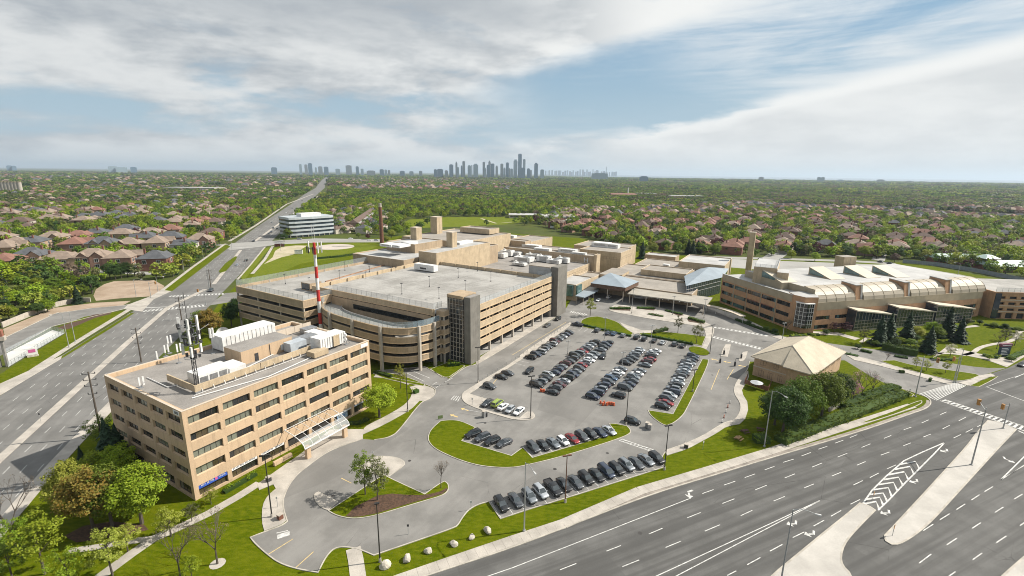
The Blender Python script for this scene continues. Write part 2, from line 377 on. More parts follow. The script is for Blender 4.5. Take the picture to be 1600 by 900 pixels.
# lane dashes: parallel to the median, counted outwards from it
def med_at(y):
    pts = [Vector(p) for q in MED for p in q]
    for i in range(len(pts) - 1):
        if pts[i].y <= y <= pts[i + 1].y:
            t = (y - pts[i].y) / (pts[i + 1].y - pts[i].y + 1e-9); return pts[i].x + (pts[i + 1].x - pts[i].x) * t
    return None
mk = MB()
for off in (-14.2, -10.7, -7.2, -3.9, 3.9, 7.3, 10.8):
    y = 42.0 + (off % 3) * 1.3
    while y < 1000:
        x0, x1 = med_at(y), med_at(y + 2.9)
        far = 1.0 if y < 420 else 1.5
        if x0 is not None and x1 is not None and not (238 < y < 292) and not (395 < y < 455):
            k = 1 / cos(radians(19.5)); w = 0.075 * far
            mk.face([(x0 + off * k - w, y, .026), (x0 + off * k + w, y, .026), (x1 + off * k + w, y + 2.9, .026), (x1 + off * k - w, y + 2.9, .026)])
        y += 8.8
def ladder(mb, a0, a1, b0, b1, n, z=0.026, duty=0.5, rails=True):
    """crosswalk between rail a (a0->a1) and rail b (b0->b1)"""
    for i in range(n):
        t0 = i / n; t1 = (i + duty) / n
        mb.face([a0.lerp(a1, t0), a0.lerp(a1, t1), b0.lerp(b1, t1), b0.lerp(b1, t0)][::-1])
    if rails:
        flat_stroke(mb, [a0, a1], 0.25, z - 0.002); flat_stroke(mb, [b0, b1], 0.25, z - 0.002)
zz_ = 0.028
ladder(mk, G(222, 487.5, zz_), G(323, 478.5, zz_), G(228, 484.5, zz_), G(320, 475.5, zz_), 16)
ladder(mk, G(263, 464, zz_), G(352, 460, zz_), G(267, 462, zz_), G(352, 458, zz_), 16)
for a, c in (((226, 481), (270, 479)), ((398, 377.5), (440, 379)), ((402, 374), (444, 375.5)), ((360, 386), (395, 387.5))):
    flat_stroke(mk, [G(*a), G(*c)], 0.9, 0.027)
mk.build('lane_marking', M_white, boul)
# verge strips between boulevard, pavement and houses
b = MB(); b.prism(GP([(-20, 628), (0, 618), (95, 561), (97, 556), (0, 600), (-20, 610)]), 0.0, 0.13); o = b.build('boulevard_pavement', M_conc); o['kind'] = 'structure'
pv = MB(); stroke(pv, GP([(-40, 640), (60, 573), (130, 528), (205, 482)]), 2.2, 0.0, 0.12)
stroke(pv, GP([(252, 455), (300, 418), (352, 381)]), 2.0, 0.0, 0.12); stroke(pv, GP([(358, 377), (400, 352), (448, 319), (490, 303)]), 3.0, 0.0, 0.12)
stroke(pv, GP([(-60, 900), (0, 826), (40, 779), (80, 733), (127, 682), (190, 617)]), 3.2, 0.0, 0.14)
stroke(pv, GP([(371, 437), (392, 413), (414, 386)]), 1.2, 0.0, 0.12); stroke(pv, GP([(394, 428), (414, 405), (426, 385)]), 2.2, 0.0, 0.1)
o = pv.build('boulevard_footpath', M_conc); o['kind'] = 'structure'
lw = [GP([(-20, 598), (14, 576), (60, 547), (101, 522), (88, 512), (132, 495), (192, 485.5), (198, 486.5), (128, 530), (100, 547), (58, 571), (0, 604), (-20, 615)]),
      GP([(205, 489), (211, 488.5), (175, 512), (97, 560), (90, 561), (140, 529)]), GP([(255, 455), (269, 455), (360, 385), (352, 382), (300, 420)]),
      GP([(376, 432), (413, 388), (423, 386), (392, 425), (380, 440)]), GP([(398, 428), (429, 386), (445, 384), (560, 380), (592, 384), (560, 398), (470, 412), (378, 452)])]
for i, q in enumerate(lw): sheet('lawn', q, 0.030 + 0.004 * i, M_lawn if i < 3 else M_field)
sheet('planting_bed', GP([(88, 513), (108, 505), (130, 500), (145, 492), (175, 488), (172, 491), (148, 497), (125, 507), (105, 515)]), 0.055, M_mulch)
side = sheet('side_road', GP([(-90, 572), (-30, 545), (8, 527.5), (85, 490.5), (140, 482), (192, 477.5), (240, 466), (222, 487), (195, 482.5), (82, 510), (10, 550.5), (-60, 592)]), 0.016, M_lot)
sheet('side_road_bed', GP([(8, 527), (85, 490), (192, 477), (205, 470), (150, 473), (85, 481), (5, 514)]), 0.012, M_dirt)
kb = MB(); stroke(kb, GP([(-30, 545), (8, 527.5), (85, 490.5), (140, 482), (192, 477.5), (228, 471)]), 0.3, 0, 0.14); stroke(kb, GP([(10, 550.5), (82, 510), (195, 482.5), (212, 483)]), 0.3, 0, 0.14)
o = kb.build('side_road_kerb', M_kerb); o['kind'] = 'structure'
sheet('dirt_lot', GP([(146, 462), (150, 452), (163, 444), (178, 439.5), (240, 437.5), (257, 447), (252, 455), (236, 463), (190, 466), (150, 470)]), 0.03, M_dirt)
sheet('corner_paving', GP([(193, 483), (200, 476), (235, 463), (252, 453), (268, 455), (240, 468), (222, 487)]), 0.06, M_conc)
sheet('service_yard', GP([(1130, 404), (1240, 408.5), (1330, 411.5), (1420, 416), (1500, 429), (1600, 450), (1680, 468), (1600, 476), (1500, 452), (1400, 441), (1240, 426), (1120, 416)]), 0.016, M_salt)
sheet('compound_slab', GP([(13, 574), (9, 553), (82, 516), (101, 521), (60, 545)]), 0.08, mat('white_concrete', (0.55, 0.55, 0.53), 0.8, 0.1, 0.3, coords='World'))
# cross street and helipad
sheet('cross_street', GP([(352, 387), (362, 380), (440, 375.5), (493, 372.5), (600, 374), (600, 378.5), (500, 379), (441, 381.5), (360, 391)]), 0.024, M_salt)
sheet('cross_street_branch', GP([(323, 478), (352, 458), (420, 452), (420, 458), (372, 470)]), 0.012, M_lot)
sheet('gravel_patch', GP([(426, 402), (430, 392), (440, 386), (462, 383.5), (480, 384), (470, 390), (458, 398), (440, 402), (412, 413)]), 0.055, M_sand)
hp = G(523, 385.8); b = MB(); rr = (G(553, 385.8) - hp).length
b.prism([(hp.x + rr * cos(i * pi / 18), hp.y + rr * 1.0 * sin(i * pi / 18)) for i in range(36)], 0.0, 0.12); o = b.build('helipad', mat('helipad_concrete', (0.46, 0.41, 0.36), 0.85, 0.08, 0.08, coords='World')); o['kind'] = 'structure'

# ---------------------------------------------------------------- campus asphalt with its kerbs, right avenue
LOOP = [(567, 686), (520, 702), (500, 714), (475, 733), (464, 742), (452, 757), (444, 775), (442, 785), (444, 799), (449, 815), (440, 822), (412, 832), (391, 840), (399, 850), (418, 867), (436, 880), (462, 889), (497, 895), (504, 880), (512, 867), (521, 858), (532, 855), (546, 855.5), (562, 858.5), (584, 868), (640, 849), (710, 825), (716, 820), (723, 808), (733, 796), (748, 788), (764, 784), (782, 811), (823, 797), (883, 779), (1038, 730), (1033, 713), (1045, 702), (1068, 695), (1099, 681), (1118, 669), (1133, 660), (1151, 656), (1160, 634), (1146, 614), (1149, 600), (1157, 589), (1168, 579), (1171, 565)]
REST = [(1320, 563), (1375, 597), (1415, 609), (1436, 616.5), (1512, 603), (1530, 588), (1572, 575), (1535, 575), (1482, 567), (1450, 560), (1375, 547), (1312, 539), (1235, 527), (1210, 524), (1165, 507), (1120, 480), (1000, 440), (900, 455), (880, 490), (852, 505), (795, 540), (745, 570), (727, 573), (702, 592), (690, 588), (664, 573), (585, 580), (600, 588), (662, 600), (668, 602), (679, 607), (681, 612), (677, 620), (668, 625), (657, 629), (622, 675), (611, 682), (600, 685.5), (585, 687.5)]
LOOPW = chaikin(GP(LOOP), False, 2); RESTW = chaikin(GP(REST), False, 1)
campus = sheet('campus_drive', LOOPW + RESTW, 0.012, M_lot)
KERB = chaikin(GP([(430, 984), (560, 936), (675, 897), (800, 856.5), (900, 818), (1017, 772.5), (1135, 737), (1200, 717), (1345, 674.5), (1420, 648), (1447, 639), (1455, 631), (1453, 624), (1444, 619), (1434, 616)]), False, 2)
AV_far = GP([(1512, 603), (1535, 588), (1575, 575), (1600, 562), (1720, 505), (1850, 440)])
avenue = sheet('avenue', KERB + AV_far + [Vector((430, 235, 0)), Vector((330, 110, 0)), Vector((180, 40, 0)), Vector((60, 8, 0)), Vector((-60, 5, 0)), Vector((-75, 30, 0))], 0.018, M_road_r)
def kerb(path, w=0.22, h=0.14, name='kerb', parent=None):
    b = MB(); stroke(b, path, w, 0.0, h); o = b.build(name, M_kerb, parent)
    if not parent: o['kind'] = 'structure'
    return o
kerb([p for p in LOOPW]); kerb(RESTW[2:6]); kerb(chaikin(GP(REST[20:]), False, 2))
# gutter and pavement of the avenue with its slabs
gut = MB(); flat_stroke(gut, [p + Vector((-.25, .55, 0)) for p in KERB[:-8]], 1.0, 0.022)
gut.build('gutter', M_concd, avenue)
kk = MB(); stroke(kk, KERB, 0.3, 0, 0.15); kk.build('kerb', M_kerb, avenue)
walk_px = [(480, 958), (620, 908), (700, 880), (800, 845.5), (880, 819), (1000, 767), (1100, 737), (1200, 706.5), (1300, 674), (1380, 648.5), (1425, 634)]
WALK = [G(*p) for p in walk_px]
pav = bpy.data.objects.new('pavement', None); COL.objects.link(pav); pav['kind'] = 'structure'
slab_len = 1.85
seg_i = 0; cnt = 0
for i in range(len(WALK) - 1):
    a, c = WALK[i], WALK[i + 1]; L = (c - a).length; n = max(1, round(L / slab_len)); d = (c - a).normalized(); nn = Vector((-d.y, d.x, 0))
    for j in range(n):
        p = a + d * (L * j / n + 0.015); q = a + d * (L * (j + 1) / n - 0.015); w = 1.25; h = 0.12 + rng.uniform(-.006, .006)
        b = MB(); b.hexa([p - nn * w, q - nn * w, q + nn * w, p + nn * w], [x + Vector((0, 0, h)) for x in (p - nn * w, q - nn * w, q + nn * w, p + nn * w)], 0, None, False)
        b.build('paving_slab', M_conc, pav); cnt += 1
sheet('campus_lawn', GP([(130, 690), (250, 600), (345, 470), (420, 395), (445, 378), (600, 372), (700, 358), (905, 372), (1060, 399), (1300, 406), (1430, 411), (1610, 445), (1900, 480)]) + [Vector((430, 235, 0)), Vector((300, 100, 0)), Vector((150, 40, 0)), Vector((-20, -10, 0)), Vector((-66, -12, 0)), Vector((-86, 40, 0))], 0.006, M_lawn)
# raised islands
def island(name, px, mt=None, kw=0.2, smooth=2, top=None, h=0.14, z_in=0.13):
    poly = ccw(GP(px)); poly = chaikin(poly, True, smooth) if smooth else poly
    inn = offset(poly, kw); b = MB(); n = len(poly)
    for i in range(n):
        j = (i + 1) % n; P0, P1, Q0, Q1 = poly[i], poly[j], inn[i], inn[j]
        b.face([(P0.x, P0.y, 0), (P1.x, P1.y, 0), (P1.x, P1.y, h), (P0.x, P0.y, h)]); b.face([(P0.x, P0.y, h), (P1.x, P1.y, h), (Q1.x, Q1.y, h), (Q0.x, Q0.y, h)])
        b.face([(Q0.x, Q0.y, h), (Q1.x, Q1.y, h), (Q1.x, Q1.y, z_in - .05), (Q0.x, Q0.y, z_in - .05)])
    b.face([(q.x, q.y, z_in) for q in inn], 1)
    o = b.build(name, [M_kerb, mt or M_lawn]); o['kind'] = 'structure'; return o
I1 = [(450, 495), (800, 265), (830, 285), (1055, 388), (1150, 320), (1180, 308), (1205, 325), (1207, 365), (1170, 400), (1050, 435), (900, 480), (750, 525), (650, 543), (580, 543), (500, 525)]
island('loop_island', Z8(I1, 400, 675, 4))
sheet('mulch_bed', GP(Z8([(560, 530), (620, 470), (700, 430), (760, 400), (850, 388), (930, 395), (1020, 398), (1080, 392), (1150, 375), (1195, 350), (1195, 368), (1165, 390), (1045, 425), (900, 468), (750, 513), (650, 532), (590, 534)], 400, 675, 4), 0), 0.142, M_mulch)
island('loop_island_paving', Z8([(360, 405), (368, 385), (392, 375), (515, 438), (452, 492), (415, 480), (375, 445)], 400, 675, 4), M_conc)
island('loop_island_paving', Z8([(770, 268), (615, 235), (650, 200), (700, 165), (760, 152), (830, 152), (900, 165), (935, 190), (925, 215), (832, 280)], 400, 675, 4), M_conc)
island('parking_lawn', [(722, 689), (732, 680), (743, 668), (721, 658), (705, 656), (688, 658), (673, 671), (668, 683), (670, 692), (680, 702), (700, 712), (725, 722), (757, 730), (800, 732), (825, 727), (875, 715), (950, 692), (985, 679), (986, 672), (980, 666), (962, 662), (951, 662), (962, 677), (832, 715), (817, 699), (799, 712)])
island('parking_lawn', [(1012, 641), (1015, 648), (1025, 657), (1035, 663.5), (1042, 665.5), (1052, 662), (1065, 652), (1073, 641), (1107, 570), (1107, 562), (1097, 561), (1051, 647)])
island('parking_divider', Z8([(560, 400), (565, 440), (600, 485), (680, 525), (830, 580), (1000, 630), (1150, 670), (1250, 675), (1340, 655), (1360, 620), (1330, 580), (1270, 578), (1190, 645), (1000, 610), (740, 535), (850, 445), (650, 385), (760, 310), (1225, 0)], 640, 560, 6.92) + [(850, 538), (893, 508), (891, 503.5), (846, 532), (812, 555)] + Z8([(1190, 0), (600, 350)], 640, 560, 6.92), M_conc, smooth=1)
island('upper_lawn', [(906, 502), (917, 496), (933, 494.5), (950, 498), (967, 504), (975, 512), (990, 521), (985, 525), (950, 520), (910, 511)])
island('upper_lawn', [(998, 521), (1020, 520), (1042, 518.5), (1103, 526), (1097, 541), (1085, 538), (1027, 527.5), (1003, 525)])
island('corner_paving', [(1100, 513), (1112, 511), (1117, 515), (1113, 527), (1104, 545), (1100, 551), (1088, 551), (1078, 546), (1085, 541), (1097, 542), (1104, 527)], M_conc)
island('upper_paving', [(968, 504), (1002, 516), (1043, 517.5), (1040, 519), (998, 521), (991, 522), (976, 512)], M_conc)
c0 = G(1092, 548.5); sheet('lawn', [(c0.x + 3.6 * cos(i * pi / 12), c0.y + 5.0 * sin(i * pi / 12)) for i in range(24)], 0.16, M_lawn)
island('booth_island', [(1126, 557), (1129, 546), (1134, 538), (1142, 538.5), (1137, 558)], M_conc); island('booth_island', [(1154, 562), (1159, 551), (1168, 549), (1167, 555), (1163, 564), (1156, 565)], M_conc)
island('entrance_plaza', [(950, 483), (960, 477), (985, 477), (1010, 476), (1037, 482), (1068, 490), (1102, 504), (1111, 508), (1100, 511), (1052, 504), (1007, 497), (987, 493), (955, 487)], M_conc)
for q in ([(953, 483), (968, 479), (985, 480), (985, 486), (961, 485)], [(993, 481), (1025, 481), (1022, 485.5), (1005, 484)], [(1010, 491), (1020, 489.5), (1039, 496), (1027, 495)], [(1037, 484.5), (1047, 485), (1069, 493), (1060, 494)], [(1073, 498), (1082, 495), (1102, 507), (1076, 503)]):
    sheet('planting_bed', chaikin(GP(q), True, 1), 0.15, M_mulch)
island('garage_lawn', [(672, 577), (691, 590), (702, 589.5), (727, 572), (718, 568), (700, 566)])
island('ramp_lawn', [(583, 584), (590, 579), (640, 590), (664, 601), (662, 604), (640, 600), (600, 592)])
# paving around the office and the hospital
def paving(name, px, z=0.11, mt=None, smooth=1):
    poly = ccw(GP(px)); poly = chaikin(poly, True, smooth) if smooth else poly
    b = MB(); b.prism(poly, 0, z); o = b.build(name, mt or M_conc); o['kind'] = 'structure'; return o
paving('office_plaza', [(567, 685.5), (520, 701), (500, 713), (475, 732), (464, 741), (452, 756), (444, 774), (441, 786), (443, 800), (447, 814), (438, 821), (413, 830), (409, 815), (410, 790), (418, 775), (431, 764), (427, 757), (405, 766), (402, 757), (440, 730), (475, 706), (515, 672), (528, 671), (567, 671)])
paving('office_footpath', [(567, 671), (567, 679), (600, 664), (641, 641), (655, 627), (664, 626.5), (676, 620), (680, 612), (677, 607), (666, 603), (655, 601), (640, 605), (645, 612), (640, 625), (628, 636), (600, 652), (575, 664)])
pv = MB(); stroke(pv, GP([(405, 755), (372, 776), (325, 803), (285, 822), (240, 842), (205, 866), (160, 899), (100, 945)]), 2.1, 0, 0.09); stroke(pv, GP([(237, 842), (205, 846), (165, 853), (105, 862)]), 1.5, 0, 0.08)
stroke(pv, GP([(552, 857), (556, 875), (560, 905)]), 2.6, 0, 0.10); stroke(pv, GP([(640, 600), (610, 590), (585, 588)]), 1.6, 0, 0.09)
o = pv.build('footpath', M_conc); o['kind'] = 'structure'
paving('east_footpath', [(1040, 703), (1068, 695.5), (1099, 681.5), (1118, 669), (1133, 660), (1151, 656), (1160, 634), (1146, 614), (1149, 600), (1157, 589), (1169, 579), (1170, 592), (1163, 603), (1158, 612), (1171, 634), (1162, 662), (1136, 666), (1120, 677), (1098, 689), (1074, 702), (1042, 712)], smooth=1)
paving('hospital_footpath', [(1095, 478), (1135, 486), (1175, 503), (1200, 515), (1222, 526), (1240, 530), (1238, 534), (1215, 530), (1190, 518), (1162, 506), (1130, 492)])
paving('garage_footpath', [(745, 570), (795, 540), (852, 505), (880, 489), (878, 485), (850, 499), (793, 531), (743, 562)])
paving('corner_footpath', [(1456, 560), (1490, 545), (1482, 550), (1540, 562), (1573, 574), (1600, 558), (1700, 509), (1690, 503), (1600, 548), (1575, 560), (1530, 553), (1480, 541)], 0.1, smooth=0)
island('drive_lawn', [(1375, 564), (1397, 563), (1430, 572), (1480, 578), (1524, 584.5), (1531, 587), (1516, 594), (1492, 596), (1450, 586), (1410, 577)])
island('drive_paving', [(1531, 587), (1548, 584), (1555, 587), (1512, 603), (1497, 598), (1516, 594)], M_conc, smooth=0)
island('drive_lawn', [(1514, 603), (1545, 589), (1560, 588), (1552, 594), (1530, 605)], smooth=1)
island('drive_divider', [(1322, 555), (1340, 557), (1375, 566), (1440, 583), (1490, 598), (1483, 601), (1440, 590), (1380, 573), (1335, 563)], M_conc, smooth=1)
island('corner_lawn', [(1388, 606), (1400, 604), (1415, 610), (1428, 617), (1425, 621), (1410, 615)])
island('avenue_verge', [(1345, 661), (1365, 653), (1395, 643), (1430, 628), (1440, 626), (1442, 630), (1425, 638), (1380, 654), (1355, 661)])
# hospital garden
lawn_g = sheet('garden_lawn', chaikin(GP([(1440, 548), (1460, 542), (1475, 530), (1490, 520), (1530, 515), (1555, 518), (1555, 530), (1530, 540), (1518, 551), (1480, 552)]), True, 2), 0.05, M_lawn)
sheet('garden_lawn', GP([(1495, 497), (1540, 498), (1600, 508), (1600, 520), (1560, 512), (1500, 503)]), 0.04, M_lawn); sheet('garden_lawn', GP([(1570, 540), (1600, 528), (1600, 545), (1580, 552)]), 0.04, M_lawn)
pv = MB(); stroke(pv, chaikin(GP([(1448, 554), (1480, 551.5), (1505, 555), (1520, 552), (1530, 543), (1555, 537), (1575, 535), (1588, 528), (1590, 520), (1600, 516)]), False, 2), 1.6, 0, 0.1); stroke(pv, GP([(1500, 512), (1520, 510), (1527, 509)]), 2.0, 0, 0.09)
stroke(pv, chaikin(GP([(1345, 535), (1355, 528), (1372, 533), (1380, 542), (1395, 547)]), False, 2), 1.4, 0, 0.08); stroke(pv, GP([(1270, 520), (1310, 522), (1340, 530)]), 4.5, 0, 0.07)
o = pv.build('garden_path', M_conc); o['kind'] = 'structure'
# medians of the avenue
def concrete_median(px):
    poly = chaikin(ccw(GP(px)), True, 1); b = MB(); b.prism(poly, 0, 0.15); o = b.build('avenue_median', mat('median_concrete', (0.43, 0.41, 0.38), 0.85, 0.12, 0.12, fine=0.2, fscale=5, coords='World')); o['kind'] = 'structure'
    inn = offset(poly, 0.32); e = MB(); n = len(poly)
    for i in range(n):
        j = (i + 1) % n; e.hexa([Vector((*poly[i].to_2d(), .15)), Vector((*poly[j].to_2d(), .15)), inn[j] + Vector((0, 0, .15)), inn[i] + Vector((0, 0, .15))], [Vector((*poly[i].to_2d(), .17)), Vector((*poly[j].to_2d(), .17)), inn[j] + Vector((0, 0, .17)), inn[i] + Vector((0, 0, .17))], 0, None, False)
    e.build('kerb', M_kerb, o); return o
concrete_median([(1180, 925), (1205, 899), (1250, 862), (1290, 829), (1318, 807), (1343, 786), (1357, 790), (1369, 798), (1352, 815), (1332, 836), (1320, 852), (1315, 870), (1317, 884), (1331, 898), (1338, 925)])
concrete_median([(1380, 838), (1384, 834), (1425, 790), (1470, 741), (1510, 697), (1526, 675), (1543, 657), (1560, 659.5), (1589, 671.5), (1560, 702), (1500, 768), (1460, 812), (1440, 830), (1422, 843), (1405, 852), (1393, 852), (1383, 846)])
concrete_median([(1540, 925), (1565, 899), (1600, 869), (1680, 800), (1760, 780), (1760, 925)])
# ---- painted lines of the avenue, measured one by one
am = MB(); ZA = 0.023
def dash(a, c, w=0.16, mb=None, z=None): flat_stroke(am if mb is None else mb, [G(*a), G(*c)], w, ZA if z is None else z)
def dashes(rows, ox, oy, s, w=0.17):
    for x1, y1, x2, y2 in rows: dash((ox + x1 / s, oy + y1 / s), (ox + x2 / s, oy + y2 / s), w)
dashes([(1190, 385, 1260, 360), (1325, 332, 1395, 308), (1455, 285, 1520, 262), (1580, 237, 1640, 215), (300, 862, 402, 822), (590, 745, 680, 710), (855, 638, 940, 602), (1095, 537, 1180, 503), (1315, 447, 1390, 418), (1520, 362, 1592, 333), (690, 842, 795, 800), (960, 722, 1055, 683), (1205, 620, 1300, 580), (1430, 523, 1502, 490), (1345, 897, 1402, 868), (1470, 830, 1552, 785), (-60, 1015, 60, 960), (330, 990, 450, 938)], 800, 675, 4)
dashes([(95, 190, 160, 170), (210, 150, 268, 128), (315, 108, 370, 90), (418, 70, 470, 52), (512, 35, 558, 17), (105, 287, 168, 262), (275, 220, 338, 194), (435, 157, 495, 133), (585, 97, 640, 74), (725, 40, 770, 22), (35, 432, 105, 403), (225, 350, 287, 325), (400, 275, 457, 252), (555, 208, 610, 185), (705, 145, 760, 125), (845, 87, 893, 68), (970, 32, 1018, 13), (1160, 38, 1205, 16), (12, 745, 90, 703), (155, 660, 227, 625), (285, 588, 350, 552), (393, 527, 457, 491), (515, 452, 575, 422), (533, 332, 592, 304), (637, 285, 692, 257), (745, 230, 800, 206),
        (970, 617, 1032, 577), (1075, 548, 1135, 511), (1178, 485, 1232, 450), (1272, 425, 1322, 392), (1353, 373, 1405, 342), (945, 820, 1020, 763), (1118, 705, 1180, 664), (1275, 603, 1330, 567), (1418, 503, 1470, 470), (1540, 418, 1590, 389), (1130, 902, 1172, 873), (1280, 798, 1338, 757), (1427, 692, 1490, 650), (1575, 585, 1620, 555)], 1200, 675, 4)
dashes([(345, 440, 395, 418), (490, 488, 545, 460), (200, 505, 255, 480), (365, 550, 420, 523), (60, 558, 120, 537), (635, 535, 662, 520), (545, 578, 600, 550)], 1400, 560, 5)
flat_stroke(am, GP([(690, 925), (800, 887.5), (940, 833), (1079, 778.5)]), 0.17, ZA)
flat_stroke(am, GP([(960, 930), (1026, 900), (1200, 820), (1281, 782)]), 0.17, ZA); flat_stroke(am, GP([(1020, 918), (1057, 900), (1200, 825), (1281, 782.5)]), 0.17, ZA)
flat_stroke(am, GP([(1543, 605), (1650, 645)]), 0.3, ZA); flat_stroke(am, GP([(1586, 590), (1640, 567)]), 0.25, ZA); flat_stroke(am, GP([(1540, 605), (1575, 592), (1592, 587)]), 0.12, ZA)
flat_stroke(am, GP([(1602, 712), (1563.5, 750), (1602, 726)]), 0.25, ZA); flat_stroke(am, GP([(1591, 673), (1606, 680)]), 0.5, ZA)
# striped approach wedge
wl = [(590, 452), (650, 365), (740, 275), (850, 180), (960, 128), (1105, 65)]; wr = [(688, 490), (760, 420), (860, 315), (960, 215), (1035, 140), (1105, 65)]
WL = GP(Z8(wl, 1200, 675, 4)); WR = GP(Z8(wr, 1200, 675, 4)); flat_stroke(am, WL, 0.28, ZA + .001); flat_stroke(am, WR, 0.28, ZA + .001)
for i in range(9):
    t = i / 9.0 * 0.62
    def at(L, t):
        s_ = t * (len(L) - 1); k = min(int(s_), len(L) - 2); return L[k].lerp(L[k + 1], s_ - k)
    a, c = at(WL, t), at(WR, t + 0.02); mid = (at(WL, t + .05) + at(WR, t + .06)) / 2 + (WL[-1] - WL[0]).normalized() * 1.4
    flat_stroke(am, [a, mid, c], 0.50, ZA + .003)
# turn arrows
def arrow(px, size=3.2, turn=1, az=24.7):
    p = G(*px); fr = Frame(az, (p.x, p.y)); z = ZA + .002; s = size
    def q(a, b_): return fr.p(a * s, b_ * s * turn, z)
    am.face([q(.5, -.10), q(.5, .06), q(-.02, .06), q(-.02, -.10)][::1]); am.face([q(.06, .06), q(-.10, .34), q(-.26, .30), q(-.02, -.02)][::1])
    am.face([q(-.42, .10), q(.02, .52), q(-.42, .62)])
for p, t in (((1480, 705), 1), ((1433, 753), 1), ((1389, 802), 1), ((1271, 835), 1), ((1243, 819), 1), ((1571, 717.5), -1)): arrow(p, 2.5, t, 58)
arrow((1075, 769), 2.9, -1, 24.7)
# crosswalks
A0_, A1_, B0_, B1_ = G(1469, 626, ZA), G(1625, 682, ZA), G(1476, 624, ZA), G(1630, 676, ZA)
flat_stroke(am, [A0_, A1_], 0.35, ZA); flat_stroke(am, [B0_, B1_], 0.35, ZA); ladder(am, G(1471, 625.6, ZA + .002), G(1625, 682, ZA + .002), G(1477.5, 624.6, ZA + .002), G(1630, 677, ZA + .002), 20, ZA + .002, 0.5, False)
for i in range(9):
    t = i / 9; a = G(1436 + 30 * t, 616 + 10.5 * t, ZA); c = G(1491 + 21 * t, 598 + 4.5 * t, ZA); flat_stroke(am, [a, c], 0.24, ZA)
am.build('road_marking', M_white, avenue)
# ---- campus markings
cm = MB(); cy = MB(); ZC = 0.017
flat_stroke(cy, GP([(1149, 580), (1125, 575)][:1] + [(1111, 609)]), 0.16, ZC)
cy.f.clear(); cy.v.clear(); cy.m.clear()
for a, c in (((1124, 577), (1111, 609)), ((1146, 577), (1136, 593)), ((418, 867), (458, 842)), ((461, 888), (490, 862)), ((533, 747), (549, 755)), ((770, 600), (790, 574)), ((800, 555), (885, 503))): flat_stroke(cy, [G(*a), G(*c)], 0.16, ZC)
for p in ((727, 640), (710, 650), (1117, 562), (1137, 566), (1160, 572)):
    q = G(*p); fr = Frame(59, (q.x, q.y)); cy.face([fr.p(-.25, -1.2, ZC), fr.p(.25, -1.2, ZC), fr.p(.25, .6, ZC), fr.p(-.25, .6, ZC)]); cy.face([fr.p(-.7, .6, ZC), fr.p(.7, .6, ZC), fr.p(0, 1.6, ZC)])
ladder(cm, G(1113, 527.5, ZC), G(1190, 546.5, ZC), G(1116, 525.5, ZC), G(1192, 544, ZC), 13, ZC + .002, 0.55); ladder(cm, G(1115, 512, ZC), G(1200, 526, ZC), G(1117, 510.5, ZC), G(1204, 524, ZC), 13, ZC + .002, 0.55)
ladder(cm, G(890, 488, ZC), G(916, 493, ZC), G(893, 486, ZC), G(920, 491, ZC), 8, ZC + .002, 0.5, False)
ladder(cm, G(967, 688, ZC), G(1017, 705, ZC), G(972, 686, ZC), G(1022, 703, ZC), 9, ZC, 0.2); ladder(cm, G(704, 624, ZC), G(718, 628, ZC), G(710, 618, ZC), G(722, 620, ZC), 4, ZC, 0.35, False)
for i in range(6): flat_stroke(cm, [G(681 + i * 3.6, 606 - i * 2.3), G(688 + i * 3.8, 601 - i * 2.0)][:2], 0.18, ZC)
for a, c in (((432, 833), (450, 829)), ((676, 601), (683, 597)), ((636, 583), (663, 596)), ((641, 578), (672, 591))): flat_stroke(cm, [G(*a), G(*c)], 0.22, ZC)
q = G(443, 836, 0); fr = Frame(30, (q.x, q.y)); cm.face([fr.p(-1.1, -.6, ZC), fr.p(1.1, -.6, ZC), fr.p(1.1, .6, ZC), fr.p(-1.1, .6, ZC)])
# stall lines: teeth along a baseline
def stalls(p0, p1, n, depth, w=0.12):
    a, c = G(*p0), G(*p1); d = (c - a).normalized(); nn = Vector((-d.y, d.x, 0)) * depth
    for i in range(n + 1):
        p = a.lerp(c, i / n); flat_stroke(cm, [p, p + nn], w, ZC)
STALL = []
stalls((783, 809), (1036, 728), 16, 5.2); stalls((832, 714), (961, 677), 9, 5.0); stalls((802, 567), (893, 509), 17, -5.0); stalls((1051, 646), (1097, 562), 18, 5.0)
stalls((910, 512), (1085, 540), 18, -5.0)
mh = MB()
for x, y, r_ in ((867, 733, .45), (949, 708, .4), (758, 661, .4), (1113, 586, .4), (905, 575, .35), (640, 720, .4), (520, 775, .4), (700, 600, .4), (1230, 762, .45), (1000, 833, .45), (1462, 690, .45), (1400, 720, .4)):
    q_ = G(x, y); mh.disc(q_, r_, .012, .026, 10)
mh.build('manhole_cover', mat('iron_cover', (.05, .047, .045), .7, .2), campus)['kind'] = 'stuff'
cm.build('road_marking', M_white, campus); cy.build('yellow_marking', M_yellow, campus)
# ---------------------------------------------------------------- building materials
M_precast = mat('peach_precast', (0.50, 0.365, 0.240), 0.85, 0.07, 0.12, fine=0.18, fscale=5, coords='World', streak=.45)
M_precast_cap = mat('pale_coping', (0.52, 0.45, 0.37), 0.8, 0.08, 0.3, coords='World')
M_roofgrey = mat('gravel_roof', (0.250, 0.235, 0.22), 0.95, 0.13, 0.16, fine=0.4, fscale=4, coords='World')
M_rooflight = mat('pale_roof_membrane', (0.40, 0.40, 0.395), 0.8, 0.12, 0.12, col2=(0.29, 0.29, 0.285), fine=0.15, fscale=2, coords='World')
M_rooftan = mat('tan_roof_gravel', (0.29, 0.265, 0.235), 0.95, 0.12, 0.12, fine=0.35, fscale=3, coords='World')
M_deck = mat('parking_deck', (0.345, 0.336, 0.318), 0.85, 0.10, 0.09, col2=(0.235, 0.227, 0.212), fine=0.2, fscale=1.5, coords='World')
